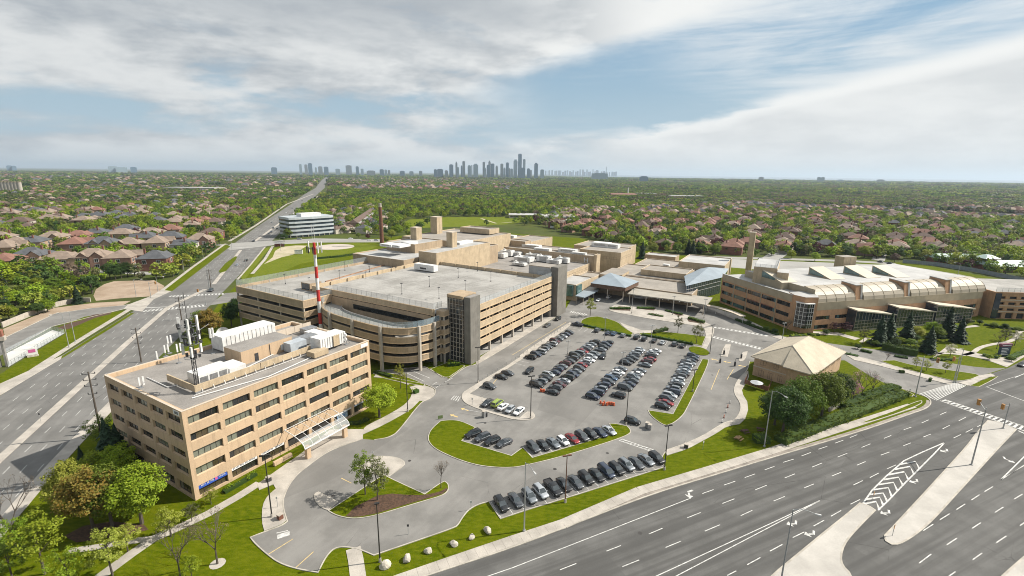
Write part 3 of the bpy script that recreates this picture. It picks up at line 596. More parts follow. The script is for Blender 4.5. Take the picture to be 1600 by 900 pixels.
M_tan = mat('tan_precast', (0.39, 0.298, 0.20), 0.85, 0.10, 0.25, fine=0.2, fscale=3, coords='World', streak=.45)
M_tan2 = mat('buff_brick', (0.46, 0.365, 0.245), 0.88, 0.10, 0.3, fine=0.3, fscale=5, coords='World', streak=.45)
M_bandlight = mat('pale_band_cap', (0.56, 0.42, 0.27), 0.8, 0.08, 0.3, coords='World')  # lighter tan of the cap strips on the two-tone bands
M_dark = mat('interior_shade', (0.035, 0.033, 0.03), 0.9, 0.2, 1.0)  # near-black fill that paints the shade inside buildings
M_greytower = mat('grey_stair_concrete', (0.185, 0.175, 0.155), 0.85, 0.12, 0.35, fine=0.2, coords='World', streak=.45)
M_colm = mat('pale_column', (0.42, 0.38, 0.33), 0.85, 0.1, 0.5, streak=.45)
M_metalw = mat('white_metal', (0.66, 0.66, 0.65), 0.45, 0.10, 0.8, fine=0.15, fscale=3)
M_metalg = mat('galvanised_metal', (0.36, 0.37, 0.38), 0.4, 0.15, 1.5, metallic=0.6)
M_metald = mat('dark_metal', (0.045, 0.045, 0.05), 0.5, 0.2, 2.0)
M_bronze = mat('bronze_mullion', (0.07, 0.06, 0.05), 0.5, 0.2, 2.0)
M_red = mat('mast_red', (0.50, 0.035, 0.03), 0.5, 0.15, 1.2); M_whitep = mat('mast_white', (0.72, 0.71, 0.70), 0.5, 0.1, 1.2)
M_copper = mat('rust_brown_metal', (0.16, 0.065, 0.04), 0.6, 0.2, 1.0)
def glass(name, col, rough=0.06, var=0.35, scale=0.35):
    mt = bpy.data.materials.new(name); mt.use_nodes = True; N = NT(mt.node_tree); b = N.n['Principled BSDF']
    g = N.new('ShaderNodeNewGeometry'); f = N.noise(g.outputs['Position'], scale, 3, 0.6)
    ri = g.outputs['Random Per Island']
    c = N.mix(N.ss(f, 0.35, 0.7), tuple(x * (1 - var) for x in col), tuple(x * (1 + var) for x in col)); c = N.mix(N.math('MULTIPLY', ri, 0.55), c, tuple(x * .35 for x in col))
    N.l.new(c, b.inputs['Base Color']); b.inputs['Roughness'].default_value = rough; b.inputs['Specular IOR Level'].default_value = 0.8
    MATS[name] = mt; return mt
M_gl_dark = glass('glass_dark', (0.030, 0.033, 0.034)); M_gl_blind = glass('glass_green_blind', (0.200, 0.215, 0.170), 0.12, 0.12); M_gl_brown = glass('glass_brown_reflection', (0.085, 0.068, 0.040), 0.08)  # the brown glass has brown reflections put into its pane colour
M_gl_blue = glass('glass_blue', (0.035, 0.050, 0.070)); M_gl_teal = glass('glass_teal', (0.10, 0.19, 0.19), 0.1)
def clear_panel(name, col, alpha, rough=0.15):
    mt = bpy.data.materials.new(name); mt.use_nodes = True; b = mt.node_tree.nodes['Principled BSDF']
    b.inputs['Base Color'].default_value = (*col, 1); b.inputs['Alpha'].default_value = alpha; b.inputs['Roughness'].default_value = rough
    MATS[name] = mt; return mt
M_fence_panel = clear_panel('fence_mesh_panel', (0.42, 0.47, 0.50), 0.30); M_ramp_glass = clear_panel('ramp_screen_glass', (0.38, 0.50, 0.58), 0.42); M_canopy_glass = clear_panel('canopy_glazing', (0.50, 0.52, 0.53), 0.42)
PANES = [M_gl_blind, M_gl_blind, M_gl_dark, M_gl_brown, M_gl_blind, M_gl_blind, M_gl_brown]

def facade(mb, fr, L, bays, rows, zlo, zhi, th=0.7, pier=0.9, mi=0, a_end=None, edge=None):
    """spandrels and piers round openings; returns the openings"""
    a_end = L if a_end is None else a_end; z = zlo
    for z0, z1 in rows:
        if z0 > z + .01: mb.box(fr, 0, a_end, 0, th, z, z0, mi)
        z = z1
    if zhi > z: mb.box(fr, 0, a_end, 0, th, z, zhi, mi)
    out = []; edge = pier if edge is None else edge; w = (L - 2 * edge + pier) / bays
    for z0, z1 in rows:
        mb.box(fr, 0, edge, 0.004, th, z0, z1, mi); mb.box(fr, L - edge, a_end, 0.004, th, z0, z1, mi)
        for i in range(bays):
            a0 = edge + i * w; a1 = a0 + w - pier; out.append((a0, a1, z0, z1, i))
            if i < bays - 1: mb.box(fr, a1, a1 + pier, -0.05, th, z0 - .002, z1 + .002, mi)
    return out
WCACHE = {}
def window_mesh(w, h, n, seed, mats=None):
    key = (round(w, 1), round(h, 1), n, seed, mats is None)
    if key not in WCACHE:
        r = random.Random(seed * 7 + n); f = MB(); F = WORLDF; t = 0.07
        f.box(F, 0, w, 0, .12, 0, t); f.box(F, 0, w, 0, .12, h - t, h)
        for i in range(n + 1):
            x = (w - t) * i / n; f.box(F, x, x + t, 0.004, .116, t, h - t)
        p = MB(); mm = mats or PANES; cur = r.randrange(len(mm))
        for i in range(n):
            if r.random() < .5: cur = r.randrange(len(mm))
            x0 = (w - t) * i / n + t; x1 = (w - t) * (i + 1) / n
            p.face([(x0, .07, t), (x1, .07, t), (x1, .07, h - t), (x0, .07, h - t)], cur)
        WCACHE[key] = (f.mesh('window', M_bronze), p.mesh('pane', mm))
    return WCACHE[key]
def put_window(parent, fr, op, inset=0.32, n=5, seed=0, mats=None):
    a0, a1, z0, z1 = op[:4]; fm, pm = window_mesh(a1 - a0, z1 - z0, n, seed, mats)
    loc = fr.p(a0, inset, z0) - parent_loc(parent)
    o = inst('window', fm, loc, parent, fr.az); o.scale = ((a1 - a0) / round(a1 - a0, 1) if False else 1, 1, 1); inst('pane', pm, (0, 0, 0), o); return o
def text_mesh(body, size, mt, name='lettering', parent=None, loc=(0, 0, 0), rot=(pi / 2, 0, 0), extrude=0.02):
    c = bpy.data.curves.new(name, 'FONT'); c.body = body; c.size = size; c.align_x = 'CENTER'; c.align_y = 'CENTER'; c.extrude = extrude; c.resolution_u = 2
    t = bpy.data.objects.new(name, c); dg = bpy.context.evaluated_depsgraph_get(); me = bpy.data.meshes.new_from_object(t.evaluated_get(dg) if False else t)
    bpy.data.objects.remove(t); me.materials.clear(); me.materials.append(mt); o = bpy.data.objects.new(name, me); COL.objects.link(o)
    o.location = Vector(loc) - (parent_loc(parent) if parent else Vector()); o.rotation_euler = rot
    if parent: o.parent = parent
    return o

# ---------------------------------------------------------------- office building (left foreground)
OC = G(283.3, 644, 20.5); OF = Frame(60, (OC.x, OC.y)); OLEN, ODEP = 50.0, 34.5
off_b = thing('office_building', OF.p(25, 17, 0), 'five-storey peach office block with ribbon windows and aerials on its flat roof', 'building')
wl_ = MB()
rows = [(0.55, 3.0), (5.3, 7.2), (9.25, 11.15), (13.2, 15.1), (17.05, 18.95)]
sides = [(Frame(60, (OC.x, OC.y)), OLEN, 7, OLEN - .004), (Frame(-30, OF.p(0, ODEP)[:2]), ODEP, 5, ODEP - .7), (Frame(150, OF.p(OLEN, 0)[:2]), ODEP, 5, ODEP - .7), (Frame(240, OF.p(OLEN, ODEP)[:2]), OLEN, 7, OLEN - .7)]
ops = []
for k, (fr, L, n, ae) in enumerate(sides):
    if k == 2: fr = Frame(150, (fr.p(0.7, 0)[0], fr.p(0.7, 0)[1])); L -= .7; ae = L
    if k == 3: fr = Frame(240, (fr.p(.7, 0)[0], fr.p(.7, 0)[1])); L -= .7; ae = L - .7
    ops.append((fr, facade(wl_, fr, L, n, rows if k < 2 else rows[1:], 0, 20.5, 0.7, 0.95 if k == 0 else 1.15, 0, ae)))
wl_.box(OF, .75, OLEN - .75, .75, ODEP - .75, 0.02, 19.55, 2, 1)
# sloped sills under every window and a thin coping on the roof edge
for fr, oo in ops[:2]:
    for a0, a1, z0, z1, i in oo:
        if z0 > 1: wl_.hexa([fr.p(a0, .02, z0 - .3), fr.p(a1, .02, z0 - .3), fr.p(a1, .5, z0 - .3), fr.p(a0, .5, z0 - .3)], [fr.p(a0, .02, z0 - .02), fr.p(a1, .02, z0 - .02), fr.p(a1, .4, z0 + .16), fr.p(a0, .4, z0 + .16)], 0)
for fr, L in ((OF, OLEN), (Frame(-30, OF.p(0, ODEP)[:2]), ODEP), (Frame(150, OF.p(OLEN, 0)[:2]), ODEP), (Frame(240, OF.p(OLEN, ODEP)[:2]), OLEN)):
    wl_.box(fr, -.05, L - .45, -.05, .40, 20.5, 20.58, 3)
wl_.build('wall', [M_precast, M_roofgrey, M_dark, M_precast_cap], off_b)
for k in (0, 1):
    fr, oo = ops[k]
    for j, op in enumerate(oo):
        if k == 0 and op[2] < 1 and op[4] in (3, 4): continue
        put_window(off_b, fr, op, 0.42, 5 if k == 0 else 4, (j * 11 + j * j * 3 + k) % 13, PANES if op[2] > 1 and k == 0 else ([M_gl_dark, M_gl_brown, M_gl_dark, M_gl_blind, M_gl_dark] if k else [M_gl_dark, M_gl_dark, M_gl_brown, M_gl_dark, M_gl_brown]))
for k in (2, 3):
    for j, op in enumerate(ops[k][1]): put_window(off_b, ops[k][0], op, 0.42, 4, j % 5)
M_signblue = mat('sign_blue', (0.025, 0.075, 0.36), 0.4, 0.1, 1.0); M_signwhite = mat('sign_white', (0.72, 0.72, 0.72), 0.5, 0.05, 1.0); M_ink = mat('sign_ink', (0.06, 0.06, 0.08), 0.6, 0.1, 1.0); M_pink = mat('sign_pink', (0.55, 0.12, 0.30), 0.5, 0.1, 1.0); M_poster = mat('poster_blue', (0.10, 0.22, 0.42), 0.4, 0.5, 0.9, col2=(0.55, 0.62, 0.66))
def glyphs(mb, fr, a0, a1, bb, z, h, n, mi, skip=()):
    """rows of letter-sized strokes where the photograph shows lettering too small to read"""
    r = random.Random(n)
    for i in range(n):
        if i in skip: continue
        x = a0 + (a1 - a0) * i / n; w = (a1 - a0) / n * .62; k = r.randrange(3)
        mb.box(fr, x, x + w * .3, bb - .03, bb, z, z + h, mi); mb.box(fr, x + w * .3, x + w, bb - .03, bb, z + (h * .8, h * .42, 0)[k], z + (h, h * .6, h * .2)[k], mi)
        if k != 1: mb.box(fr, x + w * .72, x + w, bb - .03, bb, z + h * .2, z + h * .8, mi)
gb = [o for o in ops[0][1] if o[2] < 1]; fr0 = ops[0][0]
s = MB(); a0, a1 = gb[0][0], gb[0][1]
s.hexa([fr0.p(a0, -.05, 2.2), fr0.p(a1, -.05, 2.2), fr0.p(a1, .4, 2.2), fr0.p(a0, .4, 2.2)], [fr0.p(a0, .15, 3.2), fr0.p(a1, .15, 3.2), fr0.p(a1, .45, 3.2), fr0.p(a0, .45, 3.2)], 0)
glyphs(s, fr0, a0 + .5, a0 + 3.2, 0.02, 2.55, .38, 11, 1, (4, 7)); glyphs(s, fr0, a0 + 4.2, a1 - .4, 0.02, 2.55, .3, 7, 1); s.box(fr0, a0 + 3.4, a0 + 3.9, -.03, .02, 2.4, 3.0, 2)
s.build('sign_band', [M_signblue, M_signwhite, M_pink], off_b)['label'] = 'blue sign band with white lettering and a pink roundel'
for q, nn in ((1, 17), (2, 15)):
    s = MB(); a0, a1 = gb[q][0], gb[q][1]; s.box(fr0, a0, a1, 0.05, .3, 2.35, 3.15, 0); glyphs(s, fr0, a0 + .4, a1 - .4, .05, 2.55, .4, nn, 1, (8,)); s.build('sign_band', [M_signwhite, M_ink], off_b)
for q in (5, 6):
    s = MB(); a0, a1 = gb[q][0], gb[q][1]; s.box(fr0, a0, a1, 0.0, .38, 2.6, 3.2, 0)
    if q == 5: s.box(fr0, a0 + 1.2, a1 - 1.2, .3, .36, .7, 2.5, 1)
    s.build('sign_band', [M_signwhite if q == 5 else mat('sign_greyblue', (0.30, 0.34, 0.42), 0.5, 0.1), M_poster], off_b)
s = MB(); s.box(sides[1][0], ODEP - 3.3, ODEP - 1.0, -.06, -.004, 19.25, 20.25, 0); s.build('number_plate', M_signwhite, off_b)
text_mesh('2000', 0.85, M_ink, 'number_lettering', off_b, sides[1][0].p(ODEP - 2.15, -.08, 19.75), (pi / 2, 0, sides[1][0].az))
s = MB(); s.box(OF, OLEN - 3.2, OLEN - .6, -.07, -.004, 19.2, 20.2, 0); s.build('number_plate', M_signwhite, off_b)
# entrance canopy with barrel glazing
cl, cr = G(460, 713), G(515, 690)
cbase = thing('entrance_canopy', OF.p(26, -4), 'curved white-framed glass canopy over the office entrance', 'canopy')
fr = OF; a_lo, a_hi, bo = 21.2, 34.6, -7.6
fm = MB(); gl = MB(); arc = []
for i in range(7):
    t = i / 6; ang = pi / 2 * t; arc.append((-0.25 + (bo + .25) * math.sin(ang * 1.0), 3.9 + 2.2 * cos(ang) - .6 * t))
for k in range(7):
    a = a_lo + (a_hi - a_lo) * k / 6
    for i in range(6): fm.tube(fr.p(a, *arc[i]), fr.p(a, *arc[i + 1]), .11 if k in (0, 6) else .07, n=5)
for i in (0, 2, 4, 6): fm.tube(fr.p(a_lo, *arc[i]), fr.p(a_hi, *arc[i]), .16 if i == 6 else .07, n=5)
fm.build('frame', M_metalw, cbase)
for k in range(6):
    for i in range(6):
        a, c = a_lo + (a_hi - a_lo) * k / 6, a_lo + (a_hi - a_lo) * (k + 1) / 6
        if i >= 3: gl.face([fr.p(a, *arc[i]), fr.p(c, *arc[i]), fr.p(c, *arc[i + 1]), fr.p(a, *arc[i + 1])][::-1])
gl.build('glazing', M_canopy_glass, cbase)
for a in (a_lo + 1.2, a_hi - 1.0):
    p = MB(); p.box(fr, a - .55, a + .55, bo + .3, bo + 1.2, 0.1, 3.4); p.build('pillar', M_precast, cbase)
w_ = MB(); w_.box(fr, a_lo - 5.2, a_lo - .5, -3.2, -2.5, 0.1, 1.1); tag(w_.build('planter_wall', M_precast), 'low peach wall beside the office entrance canopy', 'wall')
# roof plant ------------------------------------------------------------
def at_roof(px, py): q = OF.inv(G(px, py, 19.6)); return q
RZ = 19.56
def rbox(name, a0, a1, b0, b1, z0, z1, mt, label, cat='roof unit', top=None, extra=None, group='plant on the office roof'):
    t = thing(name, OF.p((a0 + a1) / 2, (b0 + b1) / 2, RZ), label, cat, group); b = MB(); b.box(OF, a0, a1, b0, b1, RZ + z0, RZ + z1, 0, 1 if top else 0)
    b.build('casing', [mt, top] if top else mt, t)
    if extra: extra(t)
    return t
def ribs(a0, a1, b0, b1, z0, z1, n, mt=None):
    def f(t):
        b = MB()
        for i in range(n):
            a = a0 + (a1 - a0) * (i + .5) / n; b.box(OF, a - .06, a + .06, b0 - .05, b0, RZ + z0, RZ + z1)
        b.build('rib', mt or M_metalg, t)['kind'] = 'stuff'
    return f
def MB_box(parent, name, fr, a0, a1, b0, b1, z0, z1, mt):
    b = MB(); b.box(fr, a0, a1, b0, b1, z0, z1); return b.build(name, mt, parent)
def pent(t):
    MB_box(t, 'downpipe', OF, 29.2, 29.35, 14.9, 15.0, RZ + .1, RZ + 3.3, M_metald); MB_box(t, 'door', OF, 25.0, 26.0, 14.93, 15.0, RZ, RZ + 2.1, M_metald); MB_box(t, 'vent', OF, 32.5, 33.6, 14.85, 15.0, RZ + .6, RZ + 2.2, M_metalw)
rbox('plant_room', 21.5, 36.0, 15.0, 22.5, 0, 3.6, M_precast, 'peach plant room with a grey flat roof in the middle of the office roof', 'plant room', M_roofgrey, pent)
# low screen wall round the nearer plant
scw = thing('screen_wall', OF.p(18, 9.5, RZ), 'low peach screen wall on legs round white roof plant of the office', 'screen wall')
for a0, a1, b0, b1 in ((7.0, 22.0, 8.0, 8.3), (22.2, 36.5, 8.0, 8.3), (6.7, 7.0, 8.0, 20.0)):
    b = MB(); b.box(OF, a0, a1, b0, b1, RZ + .45, RZ + 2.0); b.build('panel', M_tan2, scw)
b = MB()
for i in range(12): b.box(OF, 8 + i * 2.5, 8.15 + i * 2.5, 7.6, 7.75, RZ, RZ + .6); b.tube(OF.p(8.07 + i * 2.5, 7.7, RZ + .5), OF.p(8.07 + i * 2.5, 8.2, RZ + 1.2), .06, n=4)
b.box(OF, 6, 36, 7.3, 7.42, RZ + .12, RZ + .22); b.build('leg', M_metalw, scw)['kind'] = 'stuff'
def vents(a0, a1, b, z):
    def f(t):
        o = MB()
        for i in range(3): o.box(OF, a0 + i * (a1 - a0) / 3 + .2, a0 + (i + 1) * (a1 - a0) / 3 - .2, b - .05, b + .01, RZ + .5, RZ + z)
        o.build('louvre', M_metalg, t)['kind'] = 'stuff'
    return f
rbox('chiller_unit', 9.0, 15.5, 10.5, 15.5, .3, 2.9, M_metalw, 'large white box of plant inside the screen wall nearest the front corner', extra=vents(9, 15.5, 10.5, 2.4))
rbox('duct_hood', 16.2, 20.2, 11.0, 16.5, .3, 1.9, M_metalw, 'low white ducting beside the large white roof box')
rbox('duct_hood', 16.6, 18.6, 17.4, 19.4, .2, 1.4, M_metalw, 'small white duct box behind the low white ducting')
rbox('roof_container', 24.0, 39.5, 27.5, 33.0, .4, 4.4, M_metalw, 'long white container with ladders at the rear edge of the office roof', 'container', extra=ribs(24.5, 39, 27.5, 33, .6, 4.2, 12))
rbox('roof_shelter', 37.5, 46.0, 5.0, 9.2, .8, 4.0, M_metalw, 'ribbed white equipment shelter near the sunny parapet of the office', 'shelter', extra=ribs(37.8, 45.8, 5.0, 9, .9, 3.9, 10))
MB_box(bpy.data.objects['roof_shelter'], 'door', OF, 41.6, 43.6, 4.7, 5.0, RZ + .8, RZ + 3.8, M_tan2)
rbox('cooling_unit', 37.0, 43.5, 13.5, 17.0, .4, 2.3, M_metalg, 'grey finned cooler behind the ribbed white shelter'); rbox('cooling_unit', 45.0, 49.0, 21.0, 24.0, .3, 1.8, M_metalg, 'grey cooler near the rear corner of the office roof')
rbox('duct_run', 43.6, 47.0, 12.0, 20.0, .3, 1.9, M_metalw, 'white duct run near the far end of the office roof'); rbox('duct_run', 33.0, 38.0, 11.5, 14.5, .3, 2.8, mat('bluegrey_duct', (0.40, 0.44, 0.48), 0.45, 0.1), 'blue-grey duct hood left of the ribbed shelter')
for lb, q in (('tan screen box at the foot of the ribbed white shelter', (34.0, 38.5, 3.2, 6.4)), ): rbox('screen_box', *q, .2, 1.6, M_tan2, lb, 'screen')
scr = thing('back_screen', OF.p(40, 25, RZ), 'pale panelled screen along the rear of the office roof plant', 'screen')
for i in range(7): MB_box(scr, 'panel', OF, 30 + i * 2.9, 32.8 + i * 2.9, 25.6, 25.75, RZ + .3, RZ + 2.3, M_precast_cap)
# communication mast on the roof and stand-alone aerials
mb_ = OF.inv(G(309.5, 613, 19.6)); mt_ = thing('lattice_mast', OF.p(*mb_, RZ), 'black lattice aerial mast hung with white panel antennas', 'mast')
b = MB(); ma, mbb = mb_
for k in range(3):
    an = 2 * pi * k / 3
    for i in range(18):
        z0, z1 = RZ + i * .95, RZ + (i + 1) * .95; r_ = .42
        b.tube(OF.p(ma + r_ * cos(an), mbb + r_ * sin(an), z0), OF.p(ma + r_ * cos(an), mbb + r_ * sin(an), z1), .085, n=4)
        an2 = an + 2 * pi / 3 * (1 if i % 2 else -1); b.tube(OF.p(ma + r_ * cos(an), mbb + r_ * sin(an), z0), OF.p(ma + r_ * cos(an2), mbb + r_ * sin(an2), z1), .045, n=3)
b.tube(OF.p(ma, mbb, RZ + 17), OF.p(ma, mbb, RZ + 23), .05, n=4); b.build('lattice', M_metald, mt_)
b = MB(); d_ = MB(); rr0 = random.Random(4)
for z, R1 in ((8.4, 1.9), (11.6, 2.1), (13.4, 1.7), (15.6, 1.9)):
    for k in range(3):
        an = 2 * pi * k / 3 + z; b.tube(OF.p(ma, mbb, RZ + z), OF.p(ma + R1 * cos(an), mbb + R1 * sin(an), RZ + z), .07, n=4)
    for k in range(8): b.tube(OF.p(ma + R1 * .85 * cos(k * pi / 4), mbb + R1 * .85 * sin(k * pi / 4), RZ + z), OF.p(ma + R1 * .85 * cos((k + 1) * pi / 4), mbb + R1 * .85 * sin((k + 1) * pi / 4), RZ + z), .06, n=4)
    for k in range(7):
        an = rr0.uniform(0, 6.3); q = rr0.uniform(.4, R1); zz0 = RZ + z + rr0.uniform(-1.2, .5); d_.box(Frame(math.degrees(an), OF.p(ma + q * cos(an), mbb + q * sin(an))[:2]), -.2, .2, -.25, .25, zz0, zz0 + rr0.uniform(.5, .9))
b.tube(OF.p(ma, mbb, RZ + 13.2), OF.p(ma + 6, mbb + 3.5, RZ + 13.8), .07, n=4); b.build('bracket', M_metalg, mt_)['kind'] = 'stuff'; d_.build('radio_box', M_metald, mt_)['kind'] = 'stuff'
for i in range(12):
    an = i * 2.1; rr_ = 1.9; z = RZ + (9.0, 12.0, 13.2, 15.2)[i % 4]; b = MB(); b.box(Frame(math.degrees(an), OF.p(ma + rr_ * cos(an), mbb + rr_ * sin(an))[:2]), -.16, .16, -.26, .26, z, z + 2.3); b.build('panel_antenna', M_metalw, mt_)
b = MB(); b.box(OF, ma - .8, ma + .8, mbb - .7, mbb + .7, RZ, RZ + .5); b.build('base_block', M_metalg, mt_)
for i, (px, py, hh, lb) in enumerate([(219, 606, 2.6, 'white twin-panel aerial on a stand at the left roof edge'), (259, 557, 3.2, 'white panel aerial at the rear left corner of the office roof'), (246, 562, 2.4, 'slim grey aerial post on the far roof edge'), (280, 567, 5.2, 'white panel aerial left of the lattice mast'), (265, 552, 5.0, 'tall pair of panels beyond the lattice mast'), (333, 552, 7.0, 'tall white twin-tube aerial beside the plant room'), (517, 545, 2.6, 'white round-topped aerial near the sunny corner'), (541, 538, 3.6, 'grey dish cluster on a tripod near the right corner of the roof')]):
    q = OF.inv(G(px, py, 19.6)); t = thing('roof_aerial', OF.p(*q, RZ), lb, 'aerial', 'aerials on the office roof'); b = MB(); b.tube(OF.p(*q, RZ), OF.p(*q, RZ + hh), .07, n=5); b.box(OF, q[0] - .5, q[0] + .5, q[1] - .5, q[1] + .5, RZ, RZ + .15)
    if i == 7:
        for k in range(3): b.tube(OF.p(q[0] + 1.3 * cos(k * 2.1), q[1] + 1.3 * sin(k * 2.1), RZ), OF.p(*q, RZ + 2.4), .06, n=4)
    b.build('post', M_metalg, t)
    for k in range(1 if i in (2, 6) else 2):
        p = MB()
        if i == 6 or i == 5: p.tube(OF.p(q[0] + k * .7, q[1] + .2, RZ + hh - (2.6 if i == 5 else 2.2)), OF.p(q[0] + k * .7, q[1] + .2, RZ + hh), .28, n=8)
        elif i == 7: p.tube(OF.p(q[0] - .3, q[1], RZ + 1.6 + k * 1.3), OF.p(q[0] - .6, q[1] - .25, RZ + 1.7 + k * 1.3), .6, .45, n=10)
        else: p.box(OF, q[0] - .25 + k * .8, q[0] + .1 + k * .8, q[1] - .3, q[1] - .1, RZ + hh - 2.1, RZ + hh)
        p.build('antenna', M_metalw, t)
q = OF.inv(G(350, 530, 19.6)); t = thing('satellite_dish', OF.p(*q, RZ), 'round white satellite dish beside the white roof container', 'dish'); b = MB(); b.tube(OF.p(*q, RZ), OF.p(*q, RZ + 1.6), .1, n=6); b.build('stand', M_metalg, t); b = MB(); b.tube(OF.p(*q, RZ + 2.0), OF.p(q[0] - .5, q[1] - .9, RZ + 2.3), .5, 1.7, n=16, cap=False); b.tube(OF.p(*q, RZ + 2.0), OF.p(q[0] - .1, q[1] - .18, RZ + 2.05), .5, .45, n=16); b.build('reflector', M_metalw, t)
pipe = MB()
for px in ([(330, 602), (430, 552)], [(300, 622), (420, 588), (500, 552)], [(230, 590), (262, 605), (285, 600)]): 
    for i in range(len(px) - 1): pipe.tube(G(*px[i], 19.75), G(*px[i + 1], 19.75), .12, n=5)
tag(pipe.build('roof_pipe', M_metalw), 'white pipes running across the gravel roof of the office', 'pipes')

# ---------------------------------------------------------------- parking garages
def fence_line(name, path, z, h, label, panel=M_fence_panel, gap=2.6, group=None, post=.05):
    t = thing(name, (path[0][0], path[0][1], z), label, 'fence', group); b = MB(); p = MB(); n = len(path)
    for i in range(n - 1):
        a, c = Vector((path[i][0], path[i][1], z)), Vector((path[i + 1][0], path[i + 1][1], z)); L = (c - a).length; k = max(1, round(L / gap))
        up = Vector((0, 0, h)); p.face([a + up * .05, c + up * .05, c + up * .97, a + up * .97])
        for r in (0.05, 0.97): b.tube(a + up * r, c + up * r, post * .6, n=4)
        for j in range(k + (1 if i == n - 2 else 0)): q = a.lerp(c, j / k); b.tube(q, q + up, post, n=4)
    p.build('mesh_panel', panel, t); o = b.build('post', M_metalg, t); o['kind'] = 'stuff'; return t
def SP(u, v, z=0): return SITE.p(u, v, z)
gar = thing('parking_garage', SP(165, 138), 'large six-level tan parking garage with open decks and lamps on its roof', 'parking garage')
b = MB(); DK = 18.55
LV = [(3.9, 6.2), (7.4, 9.7), (10.9, 13.2), (14.4, 16.7), (17.9, 20.15)]
U0, U1, V0, V1 = 127.0, 202.5, 99.2, 176.6
sideF = [(Frame(59, SP(U0, V0)[:2]), U1 - U0), (Frame(149, SP(U1, V0)[:2]), V1 - V0), (Frame(239, SP(U1, V1)[:2]), U1 - U0), (Frame(-31, SP(U0, V1)[:2]), V1 - V0)]
sideF[0] = (Frame(59, SP(139.8, V0)[:2]), U1 - 139.8); sideF[3] = (Frame(-31, SP(U0, V1)[:2]), V1 - 109.0)
for k, (fr, L) in enumerate(sideF):
    for z0, z1 in LV:
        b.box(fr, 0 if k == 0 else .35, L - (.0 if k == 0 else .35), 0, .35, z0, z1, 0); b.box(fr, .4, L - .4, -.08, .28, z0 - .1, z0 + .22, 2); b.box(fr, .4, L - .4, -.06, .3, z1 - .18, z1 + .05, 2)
    n = max(3, round(L / 9.2))
    for i in range(n + 1): a = .3 + (L - 1.1) * i / n; b.box(fr, a, a + .65, .02, .9, 0, 3.85, 3); b.box(fr, a, a + .65, .37, .9, 3.9, 20.1, 0)
    for z0, z1 in LV[:-1]:
        for i in range(n * 2): a = .3 + (L - 1.1) * (i + .5) / (n * 2) ; b.box(fr, a - .12, a + .12, .1, .34, z1 + .05, z1 + 1.1, 0)
notch = lambda e: [SP(U0 + e, 109 + e), SP(139.8 + e, 109 + e), SP(139.8 + e, V0 + e), SP(U1 - e, V0 + e), SP(U1 - e, V1 - e), SP(U0 + e, V1 - e)]
for z0, z1 in LV[:-1]: b.prism(notch(.4), z0 + .6, z0 + 1.0, 1, bottom=True)
b.prism(notch(.4), DK - .5, DK, 1, bottom=True); b.prism(notch(-.3), 0, .045, 1); b.prism(notch(4.5), .06, DK - .6, 4)  # last prism: dark core added inside so the deck openings look shaded
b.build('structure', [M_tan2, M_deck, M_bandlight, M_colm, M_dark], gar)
jn = MB()
for i in range(8): flat_stroke(jn, [SP(U0 + 13 + i * 9, V0 + 1), SP(U0 + 13 + i * 9, V1 - 1)], .12, DK + .006)
for i in range(7): flat_stroke(jn, [SP(U0 + 13.5, V0 + 6 + i * 10.6), SP(U1 - 1, V0 + 6 + i * 10.6)], .10, DK + .008)
jn.build('deck_joint', mat('deck_sealant', (.17, .165, .155), .9, .2, .5, coords='World'), gar)
ln = MB()
for i in range(6):
    v = V0 + 11 + i * 12.5
    for j in range(24): u = U0 + 6 + j * 2.8; flat_stroke(ln, [SP(u, v), SP(u, v + 5)], .14, DK + .012)
ln.build('stall_line', mat('faded_paint', (0.54, 0.53, 0.50), 0.8, 0.1, 1.0, coords='World'), gar)
fence_line('deck_fence', [SP(140, V0 + .2), SP(U1 - .5, V0 + .2), SP(U1 - .5, V0 + 8)], 20.1, 2.3, 'tall mesh fence along the sunny edge of the large garage roof', gap=2.9)
fence_line('deck_fence', [SP(U0 + .3, 163), SP(U0 + .3, 109.3), SP(132, 109.3)], 20.1, 2.2, 'mesh fence above the curved ramp of the large garage', gap=2.9)
# stair towers
tw = thing('stair_tower', SP(136, 101), 'stair tower with glazed grey grid and dark concrete slab at the garage corner', 'stair tower')
b = MB(); b.box(SITE, 132.4, 138.4, 96.6, 99.4, 0, 25.0, 0); b.box(SITE, 131.8, 139.8, 99.45, 106.6, 24.2, 25.3, 1); b.box(SITE, 131.9, 132.5, 106.2, 106.6, 0, 24.2, 2); b.box(SITE, 139.2, 139.7, 99.4, 106.5, 0, 24.2, 2); b.box(SITE, 133, 138, 97.0, 99.0, 25.0, 25.05, 3); b.build('shaft', [M_greytower, M_tan, M_colm, M_roofgrey], tw)
b = MB(); b.box(SITE, 132.15, 139.15, 99.45, 106.2, 0.1, 24.2); b.build('glazing', M_gl_dark, tw)
b = MB()
for i in range(14): b.box(SITE, 132.0, 132.15, 99.5, 106.2, .3 + i * 1.8, .42 + i * 1.8)
for i in range(5): b.box(SITE, 131.98, 132.14, 99.9 + i * 1.4, 100.02 + i * 1.4, .1, 24.2)
b.build('mullion', M_colm, tw)
tw = thing('stair_tower', SP(208, 104), 'stair tower with a tall dark slab at the hospital end of the garage', 'stair tower')
b = MB(); b.box(SITE, 203.7, 214, 96.8, 100.6, 0, 24.5, 0); b.box(SITE, 203.0, 211.5, 100.6, 112.5, 0, 24.0, 1, 2); b.box(SITE, 203.0, 211.5, 100.6, 112.5, 24.0, 24.3, 3, 2); b.build('shaft', [M_greytower, M_rooflight, M_rooftan, M_tan], tw)
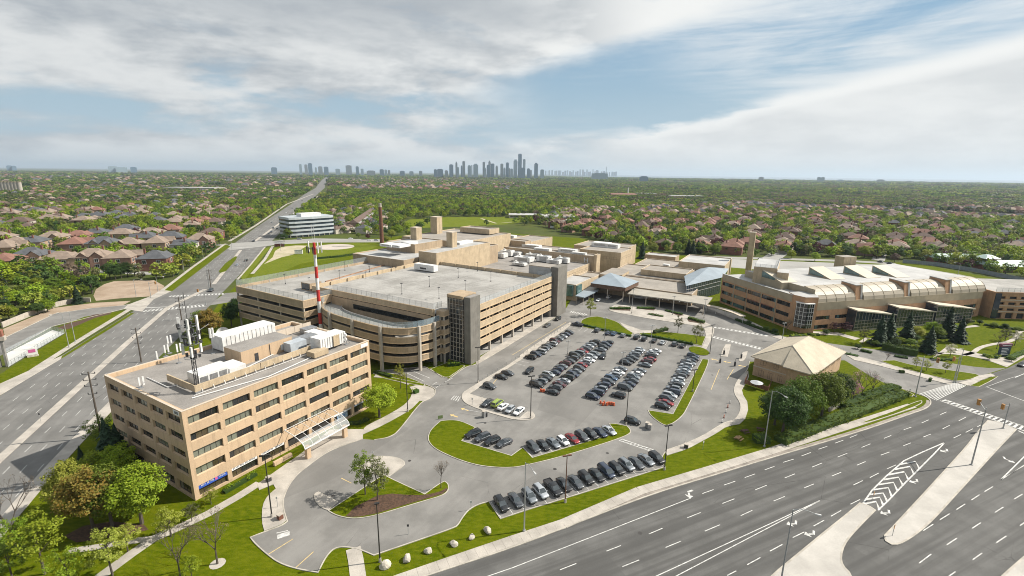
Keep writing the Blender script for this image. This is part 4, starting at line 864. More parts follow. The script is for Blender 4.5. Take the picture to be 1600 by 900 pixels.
# second, lower-left garage
g2 = thing('parking_garage', SP(150, 190), 'long dark-sided parking garage facing the boulevard behind the red and white mast', 'parking garage')
b = MB(); A0g, A1g, B0g, B1g = 113.0, 190.0, 163.2, 209.5
bands = [(4.4, 6.6), (8.0, 10.2), (11.6, 13.8), (15.4, 18.4)]
for k, (fr, L) in enumerate([(Frame(-31, SP(A0g, B1g)[:2]), B1g - B0g), (Frame(239, SP(A1g, B1g)[:2]), A1g - A0g), (Frame(59, SP(A0g, B0g)[:2]), 14.0)]):
    for z0, z1 in bands:
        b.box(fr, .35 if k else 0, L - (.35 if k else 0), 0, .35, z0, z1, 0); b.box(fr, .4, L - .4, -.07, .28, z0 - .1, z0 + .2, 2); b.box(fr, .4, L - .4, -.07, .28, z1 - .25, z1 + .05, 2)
    n = max(2, round(L / 15))
    for i in range(n + 1): a = .2 + (L - .9) * i / n; b.box(fr, a, a + .5, .1, .6, 0, 18.3, 3)
poly2 = [SP(A0g + .4, B1g - .4), SP(A0g + .4, B0g + .4), SP(127.2, B0g + .4), SP(127.2, 176.9), SP(A1g, 176.9), SP(A1g, B1g - .4)]
for z in (4.8, 8.4, 12.0): b.prism(poly2, z, z + .4, 1)
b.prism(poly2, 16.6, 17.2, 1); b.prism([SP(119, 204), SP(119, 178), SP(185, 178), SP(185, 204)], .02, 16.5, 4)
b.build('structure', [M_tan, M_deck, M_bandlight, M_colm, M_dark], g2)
fence_line('deck_fence', [SP(127, B0g + .3), SP(A0g + .3, B0g + .3), SP(A0g + .3, B1g - .3)], 18.3, 2.3, 'mesh fence along the boulevard edge of the left garage roof', gap=3.0); fence_line('deck_fence', [SP(A0g + .3, B1g - .3), SP(A1g, B1g - .3)], 18.3, 2.6, 'tall pale mesh fence on the far edge of the left garage roof', gap=2.2, post=.045)
k_ = MB(); stroke(k_, [SP(133, 177.4), SP(150, 178), SP(172, 177), SP(196, 176.6)], .9, 17.3, 18.95); tag(k_.build('deck_kerb', M_colm), 'raised broken kerb along the joint between both garage roofs', 'kerb')
k_ = MB(); stroke(k_, [SP(143, 188), SP(188, 196)], .5, 17.2, 17.7); tag(k_.build('deck_kerb', mat('rust_kerb', (0.33, 0.20, 0.13), .9, .2)), 'long rusty kerb across the left garage roof', 'kerb')
st = thing('roof_stair', SP(130, 180), 'small tan stairhead on the left garage roof behind the mast', 'stairhead')
b = MB(); b.box(SITE, 127.6, 133.5, 178.3, 184.3, 17.2, 20.6, 0, 1); b.build('wall', [M_tan, M_rooftan], st); b = MB(); b.box(SITE, 127.5, 127.6, 178.8, 183.8, 17.6, 20.2); b.build('glazing', M_gl_blue, st)
# curved ramp
rp = thing('garage_ramp', SP(120, 138), 'rounded spiral ramp with banded tan parapets in front of the large garage', 'ramp')
OUT = [SP(136, 108.6), SP(128, 107.5), SP(121, 107.8), SP(115, 111.5), SP(112, 118), SP(111.8, 126), SP(112.4, 136), SP(113.4, 147), SP(116, 155.5), SP(120.5, 162), SP(127, 165.5)]
OUT = chaikin(OUT, False, 2); b = MB()
for z0, z1 in ((3.4, 5.5), (6.9, 9.0), (10.4, 12.5), (13.7, 15.9)):
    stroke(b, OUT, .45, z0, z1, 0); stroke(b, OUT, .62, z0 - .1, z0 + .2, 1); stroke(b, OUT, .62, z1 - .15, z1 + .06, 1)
for z in (3.9, 7.4, 10.9): b.prism(OUT + [SP(127, 160), SP(127, 110)], z, z + .35, 2)
inner = stroke_pts(OUT, 14.5); side_ = inner[0] if (Vector(inner[0][12]) - SP(121, 135).to_2d()).length < (Vector(inner[1][12]) - SP(121, 135).to_2d()).length else inner[1]
for i in range(len(OUT) - 1):
    q = [(OUT[i].x, OUT[i].y, 14.5), (OUT[i + 1].x, OUT[i + 1].y, 14.5), (side_[i + 1].x, side_[i + 1].y, 14.2), (side_[i].x, side_[i].y, 14.2)]
    if SITE.inv(OUT[i])[1] > 112: b.face(q, 2)
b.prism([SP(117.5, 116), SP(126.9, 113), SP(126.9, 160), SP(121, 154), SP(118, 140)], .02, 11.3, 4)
b.box(SITE, 126.3, 126.95, 110, 163, 11.2, 17.6, 3); b.build('structure', [M_tan, M_bandlight, M_deck, M_tan, M_dark], rp)
b = MB(); b.box(SITE, 126.15, 126.3, 113, 150, 14.3, 16.2); b.build('window_band', M_gl_dark, rp)
b = MB(); stroke(b, [Vector((p.x, p.y, 0)) for p in side_[4:-3]], .35, 13.6, 15.0); b.build('inner_parapet', M_metalg, rp)
for i, (u, v) in enumerate(((125, 107.0), (118.6, 108.4), (111.2, 119.5), (111.6, 134), (113.0, 148), (116.6, 157.8))):
    q = MB(); q.box(SITE, u - .45, u + .45, v - .45, v + .45, 0, 16.4); q.build('column', M_colm, rp)
fence_line('ramp_screen', OUT[2:], 15.9, 2.3, 'bluish glass screen round the top of the spiral garage ramp', M_ramp_glass, 2.4)
lnc = thing('stair_bay', SP(130, 107), 'tan banded bay joining the spiral ramp to the glazed stair tower', 'stair bay'); b = MB()
for z0, z1 in LV: b.box(SITE, 128.6, 131.7, 105.6, 109.0, z0 - .2, z1 - .6, 0); b.box(SITE, 128.5, 131.7, 105.5, 109.1, z0 - .3, z0, 1)
b.box(SITE, 129.2, 131.6, 106.0, 108.8, 0.02, 19.5, 2); b.box(SITE, 128.7, 129.3, 105.7, 106.2, 0, 19.5, 3); b.box(SITE, 128.7, 129.3, 107.2, 107.7, 0, 19.5, 3); b.build('structure', [M_tan, M_bandlight, M_dark, M_colm], lnc)
# deck lamps
def deck_lamp(u, v, z, k, group, lb, h=4.6):
    t = thing('deck_lamp', SP(u, v, z), lb, 'lamp', group); b = MB(); b.tube(SP(u, v, z), SP(u, v, z + h), .08, .06, 6); b.tube(SP(u, v, z), SP(u, v, z + .5), .22, n=6); b.build('post', M_metald, t)
    b = MB(); b.box(SITE, u - .5, u + .5, v - .22, v + .22, z + h - .05, z + h + .18); b.build('lamp_head', M_metald, t)
dl = sorted([(x, y) for x, y in [(628, 460), (686, 467), (716, 434), (671, 448), (746, 424), (767, 440), (727, 455), (800, 420), (838, 410)]])
for i, (x, y) in enumerate(dl):
    q = SITE.inv(G(x, y, DK)); deck_lamp(q[0], q[1], DK, i, 'lamps on the large garage roof', f'short black lamp post on the large garage roof, {nth(i)} from the left')
dl = sorted([(539, 423), (484, 450), (446, 444), (531, 438), (577, 425), (613, 418), (578, 430), (619, 432), (572, 440)])
for i, (x, y) in enumerate(dl):
    q = SITE.inv(G(x, y, 17.2)); deck_lamp(q[0], q[1], 17.2, i, 'lamps on the left garage roof', f'slim lamp post on the left garage roof, {nth(i)} from the left')
# red and white mast
mp = G(504, 540); hm = top_z((504, 540), 379); t = thing('radio_mast', mp, 'tall red and white banded mast in front of the garage gap', 'mast')
b = MB(); nb = 9
for i in range(nb): b.tube(mp + Vector((0, 0, hm * i / nb)), mp + Vector((0, 0, hm * (i + 1) / nb)), .78 - .28 * i / nb, .78 - .28 * (i + 1) / nb, 12, mi=(i + 1) % 2, cap=i == nb - 1)
b.build('shaft', [M_whitep, M_red], t, smooth=False); b = MB(); b.tube(mp + Vector((.3, 0, hm)), mp + Vector((.3, 0, hm + 6)), .06, n=4); b.tube(mp + Vector((-.5, 0, hm)), mp + Vector((-.5, 0, hm + 7)), .06, n=4); b.build('whip_aerial', M_metalw, t)
b = MB(); z = hm - 2.2
for k in range(6): b.tube(mp + Vector((2.6 * cos(k * pi / 3), 2.6 * sin(k * pi / 3), z)), mp + Vector((2.6 * cos((k + 1) * pi / 3), 2.6 * sin((k + 1) * pi / 3), z)), .07, n=4); b.tube(mp + Vector((0, 0, z)), mp + Vector((2.6 * cos(k * pi / 3), 2.6 * sin(k * pi / 3), z)), .07, n=4)
b.build('ring_bracket', M_metald, t)
for k in range(9):
    an = k * 2 * pi / 9; b = MB(); b.box(Frame(math.degrees(an), (mp.x + 2.7 * cos(an), mp.y + 2.7 * sin(an))), -.15, .15, -.2, .2, z - 1.6, z + (2.6 if k % 4 == 0 else .9)); b.build('panel_antenna', M_metalw if k % 4 == 0 else M_metald, t)
# ---------------------------------------------------------------- hospital
M_brick = mat('orange_brick', (0.43, 0.255, 0.145), 0.88, 0.10, 0.35, fine=0.35, fscale=6, coords='World', streak=.35)
M_brickred = mat('red_brick', (0.27, 0.105, 0.07), 0.88, 0.15, 0.35, fine=0.35, fscale=6, coords='World')
M_beigemetal = mat('beige_vault_metal', (0.35, 0.305, 0.235), 0.55, 0.06, 0.15, coords='World')
M_beigeband = mat('beige_panel', (0.34, 0.29, 0.205), 0.7, 0.08, 0.3, coords='World')
M_bluemetal = mat('blue_white_metal_roof', (0.25, 0.30, 0.345), 0.5, 0.08, 0.15, coords='World')
M_roofwhite = mat('white_roof_membrane', (0.43, 0.43, 0.425), 0.75, 0.10, 0.08, col2=(0.32, 0.32, 0.315), fine=0.1, fscale=2, coords='World')
M_sawroof = mat('cream_roof_metal', (0.50, 0.45, 0.365), 0.6, 0.05, 0.2, coords='World')
M_hiproof = mat('sand_shingle', (0.46, 0.405, 0.315), 0.9, 0.08, 0.25, fine=0.3, fscale=5, coords='World')
hosp = thing('hospital', SP(290, 130), 'large tan flat-roofed hospital of stepped blocks behind the garage', 'hospital')
def blk(parent, fr, a0, a1, b0, b1, z0, z1, wall, roof, name='wing', par=0.5, th=0.35):
    m_ = MB()
    for q in ((a0, a1, b0, b0 + th), (a0, a1, b1 - th, b1), (a0, a0 + th, b0 + th, b1 - th), (a1 - th, a1, b0 + th, b1 - th)): m_.box(fr, *q, z0, z1, 0)
    m_.box(fr, a0 + th, a1 - th, b0 + th, b1 - th, z0, z1 - par, 1)
    for q in ((a0 - .04, a1 + .04, b0 - .04, b0 + th), (a0 - .04, a1 + .04, b1 - th, b1 + .04), (a0 - .04, a0 + th, b0 + th, b1 - th), (a1 - th, a1 + .04, b0 + th, b1 - th)): m_.box(fr, *q, z1 + .004, z1 + .09, 2)
    return m_.build(name, [wall, roof, M_precast_cap], parent)
def strip(parent, fr, a0, a1, bb, z0, z1, n, seed=0, mats=(None,), out=-1):
    """a window band let into a wall that faces -b of frame fr"""
    fm, pm = window_mesh(a1 - a0, z1 - z0, n, seed, [M_gl_dark, M_gl_blue, M_gl_dark, M_gl_blind] if mats[0] is None else list(mats)); o = inst('window', fm, fr.p(a0, bb - .04, z0) - parent_loc(parent), parent, fr.az); inst('pane', pm, (0, 0, 0), o); return o
H = lambda *q, **k: blk(hosp, SITE, *q, **k)
H(262, 291, 45.5, 113, 0, 6.3, M_tan, M_rooftan); H(291.4, 330, 56, 103, 0, 6.6, M_tan, M_rooftan)
H(291.2, 300, 113.4, 205, 0, 16.2, M_tan, M_rooftan); H(291.0, 297.5, 111.2, 113.2, 0, 17.0, M_tan2, M_rooftan)
H(212, 290.8, 115.2, 181, 0, 11.6, M_tan2, M_roofgrey); H(237, 262, 101.5, 114.8, 0, 9.0, M_tan2, M_rooflight); H(262.4, 284, 104, 114.8, 0, 7.2, M_tan2, M_rooftan)
H(199.5, 252, 168, 180.8, 0, 25.2, M_tan2, M_rooflight); H(211, 236.5, 194, 217, 0, 26.4, M_tan, M_rooflight); H(188, 241, 181.2, 221, 0, 21.6, M_tan, M_rooflight)
H(241.4, 300, 182, 233, 0, 25.2, M_tan2, M_rooftan); H(252.4, 262, 168.5, 181.6, 0, 22.5, M_tan, M_rooftan); H(284, 297, 190, 216, 25.3, 28.8, M_tan2, M_rooftan); H(300.4, 309.5, 170, 205, 0, 20.0, M_tan, M_rooftan)
H(310, 357, 176, 198, 0, 17.0, M_tan2, M_rooftan); H(316, 342, 103.5, 134, 0, 16.0, M_tan2, M_rooftan); H(342.4, 372, 110, 150, 0, 14.5, M_tan2, M_rooftan); H(338, 366, 199, 246, 0, 14.5, M_tan, M_rooftan); H(300.6, 337.6, 135, 175.6, 0, 12.5, M_tan, M_rooftan)
H(298, 318, 56.2, 84, 6.4, 9.8, M_tan2, M_rooftan); H(318.4, 327.6, 56.4, 70, 6.3, 8.0, M_tan, M_rooftan); H(328, 362, 39, 67.5, 0, 12.2, M_tan2, M_roofwhite); H(366, 379, 78, 101, 0, 8.5, M_tan, M_rooflight); H(330.4, 362, 70, 98, 0, 6.4, M_tan, M_rooftan)
oc = MB(); cxy = SITE.p(290, 98)
oc.prism([SP(278, 104), SP(277.5, 97), SP(283, 91), SP(298, 91.5), SP(303, 96), SP(302, 104)], 6.2, 7.9, 0, 1); oc.build('wing', [M_tan2, M_rooftan], hosp)
for fr, a0, a1, bb, z0, z1, n in ((SITE, 254, 289, 115.2, 8.2, 9.6, 16), (SITE, 318, 330, 103.5, 11.0, 12.6, 5), (SITE, 332, 340, 103.5, 11, 12.6, 3), (SITE, 302, 330, 56.2, 3.0, 4.6, 10), (Frame(-31, SP(316, 134)[:2]), 3, 12, 0, 11, 12.5, 4), (Frame(-31, SP(316, 134)[:2]), 15, 28, 0, 11, 12.5, 5), (Frame(-31, SP(298, 84)[:2]), 5, 9, 0, 6.8, 8.8, 3)):
    strip(hosp, fr, a0, a1, bb, z0, z1, n, 2)
hb = Frame(-31, SP(291.2, 205)[:2]); b = MB()
text_mesh('H', 4.6, M_metalw, 'letter_sign', hosp, hb.p(86.5, -.15, 13.0), (pi / 2, 0, hb.az), .12)
stk = 0
for px, py, z, zt, w, lb in ((651, 375, 25.9, 33.5, 5.0, 'tan box chimney on the square block left of the hospital roofs'), (707, 387, 24.7, 33.5, 4.4, 'tan box chimney on the front block beside the garage deck'), (683, 365, 25, 36.5, 6.0, 'tallest tan box chimney at the back of the hospital roofs')):
    q = SITE.inv(G(px, py, z)); t = thing('roof_chimney', SP(*q, z), lb, 'chimney', 'box chimneys on the hospital'); b = MB(); b.box(SITE, q[0], q[0] + w, q[1], q[1] + w, z - 1, zt, 0, 1); b.box(SITE, q[0] + w * .45, q[0] + w * .55, q[1] - .05, q[1], z, zt - .2, 0); b.build('shaft', [M_tan2, M_rooftan], t)
    b = MB(); b.box(SITE, q[0] - .1, q[0] + w + .1, q[1] - .1, q[1] + w + .1, zt, zt + .25); b.build('cap', M_precast_cap, t)
# white roof plant
wu = [(762, 403, 10, 4, 2.6), (778, 401, 13, 6, 3.0), (793, 399, 9, 5, 3.6), (806, 399, 8, 5, 2.6), (819, 408, 12, 7, 3.0), (834, 402, 10, 6, 2.4), (850, 408, 9, 5, 3.6), (866, 411, 9, 5, 2.4), (880, 410, 8, 4, 3.2), (742, 406, 9, 5, 1.6), (726, 408, 6, 6, 1.2), (812, 414, 9, 4, 1.6)]
wu.sort()
for i, (px, py, la, lb_, h) in enumerate(wu):
    q = SITE.inv(G(px, py, 11.6)); t = thing('air_handler', SP(*q, 11.6), f'white air handling box on the hospital roof yard, {nth(i)} from the left', 'roof unit', 'white roof plant of the hospital'); b = MB()
    b.box(SITE, q[0] - lb_ / 2, q[0] + lb_ / 2, q[1] - la / 2, q[1] + la / 2, 11.75, 11.6 + h); b.build('casing', M_metalw, t)
    b = MB(); b.box(SITE, q[0] - lb_ / 2 - .06, q[0] - lb_ / 2, q[1] - la / 3, q[1] + la / 4, 12.1, 11.2 + h); b.box(SITE, q[0] - lb_ / 3, q[0] + lb_ / 3, q[1] - la / 3, q[1], 11.6 + h, 12.0 + h); b.build('louvre', M_metalg, t)
    b = MB(); b.tube(SP(q[0], q[1] + la * .3, 11.6 + h * .6), SP(q[0], q[1] + la * .3, 12.6 + h), .9, .7, 10); b.build('fan_duct', M_metalw, t)
for i, (px, py, z, la, lb_, h) in enumerate([(831, 386, 16.2, 14, 5, 1.8), (848, 391, 16.2, 12, 4, 1.5), (887, 393, 16.2, 13, 4, 1.9), (905, 397, 16.2, 10, 3, 1.2), (940, 384, 16, 13, 8, 2.6), (958, 386, 16, 9, 6, 2.4), (782, 369, 17, 10, 5, 2.4), (797, 371, 17, 10, 5, 2.0), (610, 383, 26.4, 9, 8, 1.0), (626, 384, 26.4, 7, 9, .8), (640, 380, 26.4, 6, 8, .9), (724, 379, 25.2, 5, 14, .9), (1041, 415, 9.8, 4, 3, 1.0)]):
    q = SITE.inv(G(px, py, z)); t = thing('roof_unit', SP(*q, z), f'pale mechanical unit on a hospital roof, {nth(i)} of those left to right by roof block', 'roof unit', 'pale plant on the hospital roofs'); b = MB(); b.box(SITE, q[0] - lb_ / 2, q[0] + lb_ / 2, q[1] - la / 2, q[1] + la / 2, z - .5, z + h); b.build('casing', M_metalw, t)
    b = MB(); b.box(SITE, q[0] - lb_ / 2 - .05, q[0] - lb_ / 2, q[1] - la / 3, q[1] + la / 3, z + h * .2, z + h * .7); b.build('louvre', M_metalg, t)
q = SITE.inv(G(666, 424, 18.55)); t = thing('deck_trailer', SP(*q, 18.5), 'long white trailer parked on the garage deck against the tan block', 'trailer'); b = MB(); b.box(SITE, q[0] - 1.2, q[0] + 2.0, q[1] - 6, q[1] + 7, 19.1, 22.2); b.build('body', M_metalw, t); b = MB(); b.box(SITE, q[0] - 1.26, q[0] - 1.2, q[1] - 1, q[1] + 3, 19.8, 20.6); b.build('stripe', M_metald, t)
# tower and brown chimney stack
q = G(1168, 432); t = thing('slab_tower', q, 'tall slim tan concrete tower rising behind the hospital roofs', 'tower'); b = MB(); b.box(Frame(59, q[:2]), -1.8, 1.8, -1.8, 1.8, 0, 30.5); b.build('shaft', M_tan2, t); b = MB(); b.box(Frame(59, q[:2]), -1.9, 1.9, -1.9, 1.9, 30.5, 31.0); b.build('cap', M_precast_cap, t)
q = G(597, 384); t = thing('chimney_stack', q, 'tall dark brown chimney stack left of the hospital', 'chimney'); b = MB(); b.tube(q, q + Vector((0, 0, 36)), 1.9, 1.5, 14); b.build('shaft', M_copper, t); b = MB(); b.tube(q + Vector((0, 0, 36)), q + Vector((0, 0, 39.5)), 1.35, 1.3, 14); b.build('tip', M_colm, t)
# drop-off canopies
def posts(parent, pts, z, r=.22):
    for p in pts: b = MB(); b.tube(SP(*p), SP(*p, z), r, n=8); b.build('column', M_precast_cap, parent)
t = thing('gabled_canopy', SP(256, 88), 'pale blue metal gabled canopy over a brown fascia at the hospital entrance', 'canopy')
b = MB(); e = [SP(248.5, 98, 8.4), SP(248.5, 77.5, 8.4), SP(268, 76, 8.4), SP(268, 99, 8.4)]; ap = SP(265, 92.5, 12.2)
for i in range(4): b.face([e[i], e[(i + 1) % 4], ap][::-1])
b.build('roof', M_bluemetal, t); b = MB(); b.prism([SP(248.7, 97.8), SP(248.7, 77.7), SP(267.8, 76.2), SP(267.8, 98.8)], 6.2, 8.35, 0); b.build('fascia', mat('brown_fascia', (.13, .075, .05), .8, .2, 1.0), t); posts(t, [(249.5, 96), (249.5, 88), (249.5, 79)], 6.2)
t = thing('link_canopy', SP(245, 97), 'low flat pale canopy leading left from the hospital entrance', 'canopy'); b = MB(); b.prism([SP(231, 94.2), SP(249, 93.5), SP(262, 97), SP(262, 102), SP(232, 99.6)], 3.9, 4.4); b.build('roof', M_bluemetal, t); posts(t, [(232, 95), (232, 99), (240, 95), (240, 99), (247, 95)], 3.9, .15)
t = thing('curved_canopy', SP(254, 56), 'long curved pale canopy on white posts along the hospital drop-off', 'canopy'); ft = chaikin([SP(247.5, 76), SP(247, 64), SP(248.5, 53), SP(247.5, 44), SP(246.5, 35.5)], False, 2); bk = [SP(262.5, 76.5)] * 1
n = len(ft); b = MB(); 
for i in range(n - 1):
    t0, t1 = i / (n - 1), (i + 1) / (n - 1); c0, c1 = SP(262.5, 76.5).lerp(SP(264, 35.5), t0), SP(262.5, 76.5).lerp(SP(264, 35.5), t1)
    q = [ft[i], c0, c1, ft[i + 1]]; b.hexa([Vector((p.x, p.y, 5.2)) for p in q[::-1]], [Vector((p.x, p.y, 5.7)) for p in q[::-1]])
b.build('roof', mat('grey_beige_canopy', (.34, .315, .27), .6, .08, .2, coords='World'), t); posts(t, [(248.6, 75), (248.1, 66), (248.8, 59), (249.2, 52), (248.6, 45), (247.6, 37)], 5.2, .24)
b = MB()
for i in range(14): b.tube(SP(247, 74 - i * 2.8, 5.1), SP(262, 75 - i * 2.9, 5.1), .1, n=4)
b.build('beam', M_metalw, t)['kind'] = 'stuff'
t = thing('atrium', SP(300, 45), 'blue-white metal roofed atrium with a tall glass front beside the drop-off', 'atrium'); b = MB(); ap_ = [SP(266, 49.5), SP(301, 37), SP(332, 37.5), SP(322, 52), SP(292, 55.5)]; b.prism(ap_, 0.1, 9.8, 0); b.build('glazing', M_gl_blue, t)
b = MB(); pk = SP(312, 46, 13.2); rr_ = [SP(265.3, 49.7, 9.8), SP(301.4, 36.3, 9.8), SP(333, 37, 9.8), SP(322.6, 52.6, 9.8), SP(292, 56.2, 9.8)]
for i in range(5): b.face([rr_[i], rr_[(i + 1) % 5], pk])
b.build('roof', M_bluemetal, t); b = MB()
for i in range(18): p = SP(266, 49.5).lerp(SP(301, 37), i / 17); b.tube(p - SITE.a * .06, p - SITE.a * .06 + Vector((0, 0, 9.8)), .07, n=4)
for z in (5.2, 7.5): b.tube(SP(265.9, 49.4, z), SP(300.9, 36.9, z), .07, n=4)
b.build('mullion', M_metalw, t)['kind'] = 'stuff'
gb_ = thing('corner_bay', SP(240, 104), 'teal glass corner bay below a pale roof next to the stair tower', 'bay'); b = MB(); b.box(SITE, 235.4, 237, 103, 110, 2.6, 8.6); b.box(SITE, 237, 243, 100.6, 101.5, 2.6, 8.6); b.build('glazing', M_gl_teal, gb_)
t = thing('walkway_pergola', SP(246, 28), 'white framed covered walkway on the curved pavement by the pavilion', 'pergola')
pp = GP([(1103, 487), (1118, 490), (1133, 494), (1147, 499), (1160, 505)]); b = MB(); stroke(b, pp, 3.0, 3.3, 3.55); b.build('roof', M_precast_cap, t); b = MB()
for p in pp:
    b.tube(p, p + Vector((0, 0, 3.3)), .13, n=6)
b.build('post', M_metalw, t)['kind'] = 'stuff'
# ---------------------------------------------------------------- medical pavilion with barrel vaults (right)
PO = SP(247, -8); PF = Frame(15, PO[:2]); PL = Frame(-75, PF.p(-6.2, 52)[:2])   # PL: left facade, a runs towards the corner
pav_b = thing('medical_pavilion', PF.p(50, 20), 'orange brick medical pavilion with cream barrel vaults and glass wedges in front', 'hospital wing')
b = MB(); rows3 = [(0.8, 2.8), (5.3, 7.2), (10.0, 12.0)]
oL = facade(b, PL, 48.5, 5, rows3, 0, 12.8, .6, .7, 0, 48.5)
b.box(PL, .0, 48.5, -.05, .55, 12.8, 16.0, 1); b.box(PL, -.2, 48.6, -.25, .7, 16.0, 16.2, 2)
for i in range(6): b.box(PL, i * 9.55 + .1, i * 9.55 + .55, -.12, .5, 0, 16.0, 0 if i in (0,) else 1)
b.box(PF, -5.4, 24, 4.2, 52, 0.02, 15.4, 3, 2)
b.build('left_wing', [M_brick, M_beigeband, M_roofwhite, M_dark], pav_b)
for i, op in enumerate(oL): put_window(pav_b, PL, op, .3, 6, i % 5, [M_gl_dark, M_gl_teal, M_gl_dark, M_gl_blue])
b = MB()
for a0 in (19.5, 29): b.box(PL, a0, a0 + 8.2, -.12, -.005, 7.2, 7.6, 0)
b.build('red_louvre', M_brickred, pav_b)
b = MB(); b.prism([PF.p(-6.8, 3.2), PF.p(-5.6, -1.8), PF.p(.2, -3.0), PF.p(3, 0.4), PF.p(3, 8), PF.p(-5, 8)], 0, 16.5, 0, 1); b.build('corner_block', [M_brick, M_rooflight], pav_b)
b = MB(); b.prism([PF.p(-7.6, .5), PF.p(-5.4, -3.4), PF.p(-2.2, -3.6), PF.p(-1, -1), PF.p(-6, 2.6)], 2.6, 13.6, 0); b.build('glazing', M_gl_dark, pav_b)
b = MB(); b.prism([PF.p(-7.9, .5), PF.p(-5.5, -3.7), PF.p(-2.0, -3.9), PF.p(-.8, -1), PF.p(-6, 3)], 13.6, 14.0, 0)
for z in (4.4, 6.2, 8.1, 9.9, 11.7):
    for a, c in (((-7.6, .5), (-5.4, -3.4)), ((-5.4, -3.4), (-2.2, -3.6))): b.tube(PF.p(*a, z), PF.p(*c, z), .08, n=4)
for t_ in (0, .33, .66, 1):
    for a, c in (((-7.6, .5), (-5.4, -3.4)), ((-5.4, -3.4), (-2.2, -3.6))): q = PF.p(*a).lerp(PF.p(*c), t_); b.tube(q + Vector((0, 0, 2.6)), q + Vector((0, 0, 13.6)), .09, n=4)
b.build('mullion', M_metalw, pav_b)
# long brick front, beige band, vaults and fins
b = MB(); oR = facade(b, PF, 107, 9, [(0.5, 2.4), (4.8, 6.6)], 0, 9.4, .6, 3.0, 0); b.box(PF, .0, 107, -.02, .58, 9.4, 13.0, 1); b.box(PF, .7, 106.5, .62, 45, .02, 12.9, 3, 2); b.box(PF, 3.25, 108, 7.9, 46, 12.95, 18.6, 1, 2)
b.box(PF, 2.8, 3.2, 2, 46, 12.95, 18.7, 1)
b.build('main_block', [M_brick, M_beigeband, M_roofwhite, M_dark], pav_b)
for i, op in enumerate(oR):
    if not (op[4] in (2, 3, 4, 5, 6, 7) and op[2] < 9): put_window(pav_b, PF, op, .3, 6, i % 5, [M_gl_dark, M_gl_teal, M_gl_blue])
VB = [(3.2, 25.0), (30.0, 54.5), (59.0, 81.0), (86.0, 108.5)]
prof = [(0.1, 13.0), (0.38, 14.5), (1.2, 16.0), (2.6, 17.3), (4.6, 18.3), (6.4, 18.75), (8.2, 18.95)]
for a0, a1 in VB:
    v = MB(); r = MB()
    for i in range(len(prof) - 1): v.face([PF.p(a0, *prof[i]), PF.p(a1, *prof[i]), PF.p(a1, *prof[i + 1]), PF.p(a0, *prof[i + 1])])
    for a in (a0, a1): v.face([PF.p(a, *q) for q in prof] + [PF.p(a, 8.2, 13), PF.p(a, .3, 13)])
    v.face([PF.p(a0, 8.2, 18.95), PF.p(a1, 8.2, 18.95), PF.p(a1, 8.2, 18), PF.p(a0, 8.2, 18)][::-1])
    v.build('vault', M_beigemetal, pav_b)
    for k in range(5):
        a = a0 + (a1 - a0) * k / 4
        for i in range(len(prof) - 1): r.tube(PF.p(a, prof[i][0], prof[i][1] + .03), PF.p(a, prof[i + 1][0], prof[i + 1][1] + .03), .12, n=4)
    r.tube(PF.p(a0, 1.2, 16.05), PF.p(a1, 1.2, 16.05), .07, n=4); r.build('rib', M_beigeband, pav_b)
for a0, a1 in ((25.6, 29.4), (55.1, 58.4), (81.6, 85.4)):
    f = MB(); f.hexa([PF.p(a0, -1.2, 0), PF.p(a1, -1.2, 0), PF.p(a1, 9, 0), PF.p(a0, 9, 0)], [PF.p(a0, 1.6, 19.5), PF.p(a1, 1.6, 19.5), PF.p(a1, 9, 19.9), PF.p(a0, 9, 19.9)], 0)
    f.build('fin', M_brick, pav_b); f = MB(); f.hexa([PF.p(a0 - .15, 1.4, 19.52), PF.p(a1 + .15, 1.4, 19.52), PF.p(a1 + .15, 9.1, 19.92), PF.p(a0 - .15, 9.1, 19.92)], [PF.p(a0 - .15, 1.4, 19.85), PF.p(a1 + .15, 1.4, 19.85), PF.p(a1 + .15, 9.1, 20.25), PF.p(a0 - .15, 9.1, 20.25)], 0); f.hexa([PF.p(a1 - .9, .1, 10.5), PF.p(a1 + .12, .1, 10.5), PF.p(a1 + .12, 1.2, 10.5), PF.p(a1 - .9, 1.2, 10.5)], [PF.p(a1 - .9, 1.4, 19.5), PF.p(a1 + .12, 1.4, 19.5), PF.p(a1 + .12, 2.4, 19.5), PF.p(a1 - .9, 2.4, 19.5)]); f.build('fin_cap', M_rooflight, pav_b)
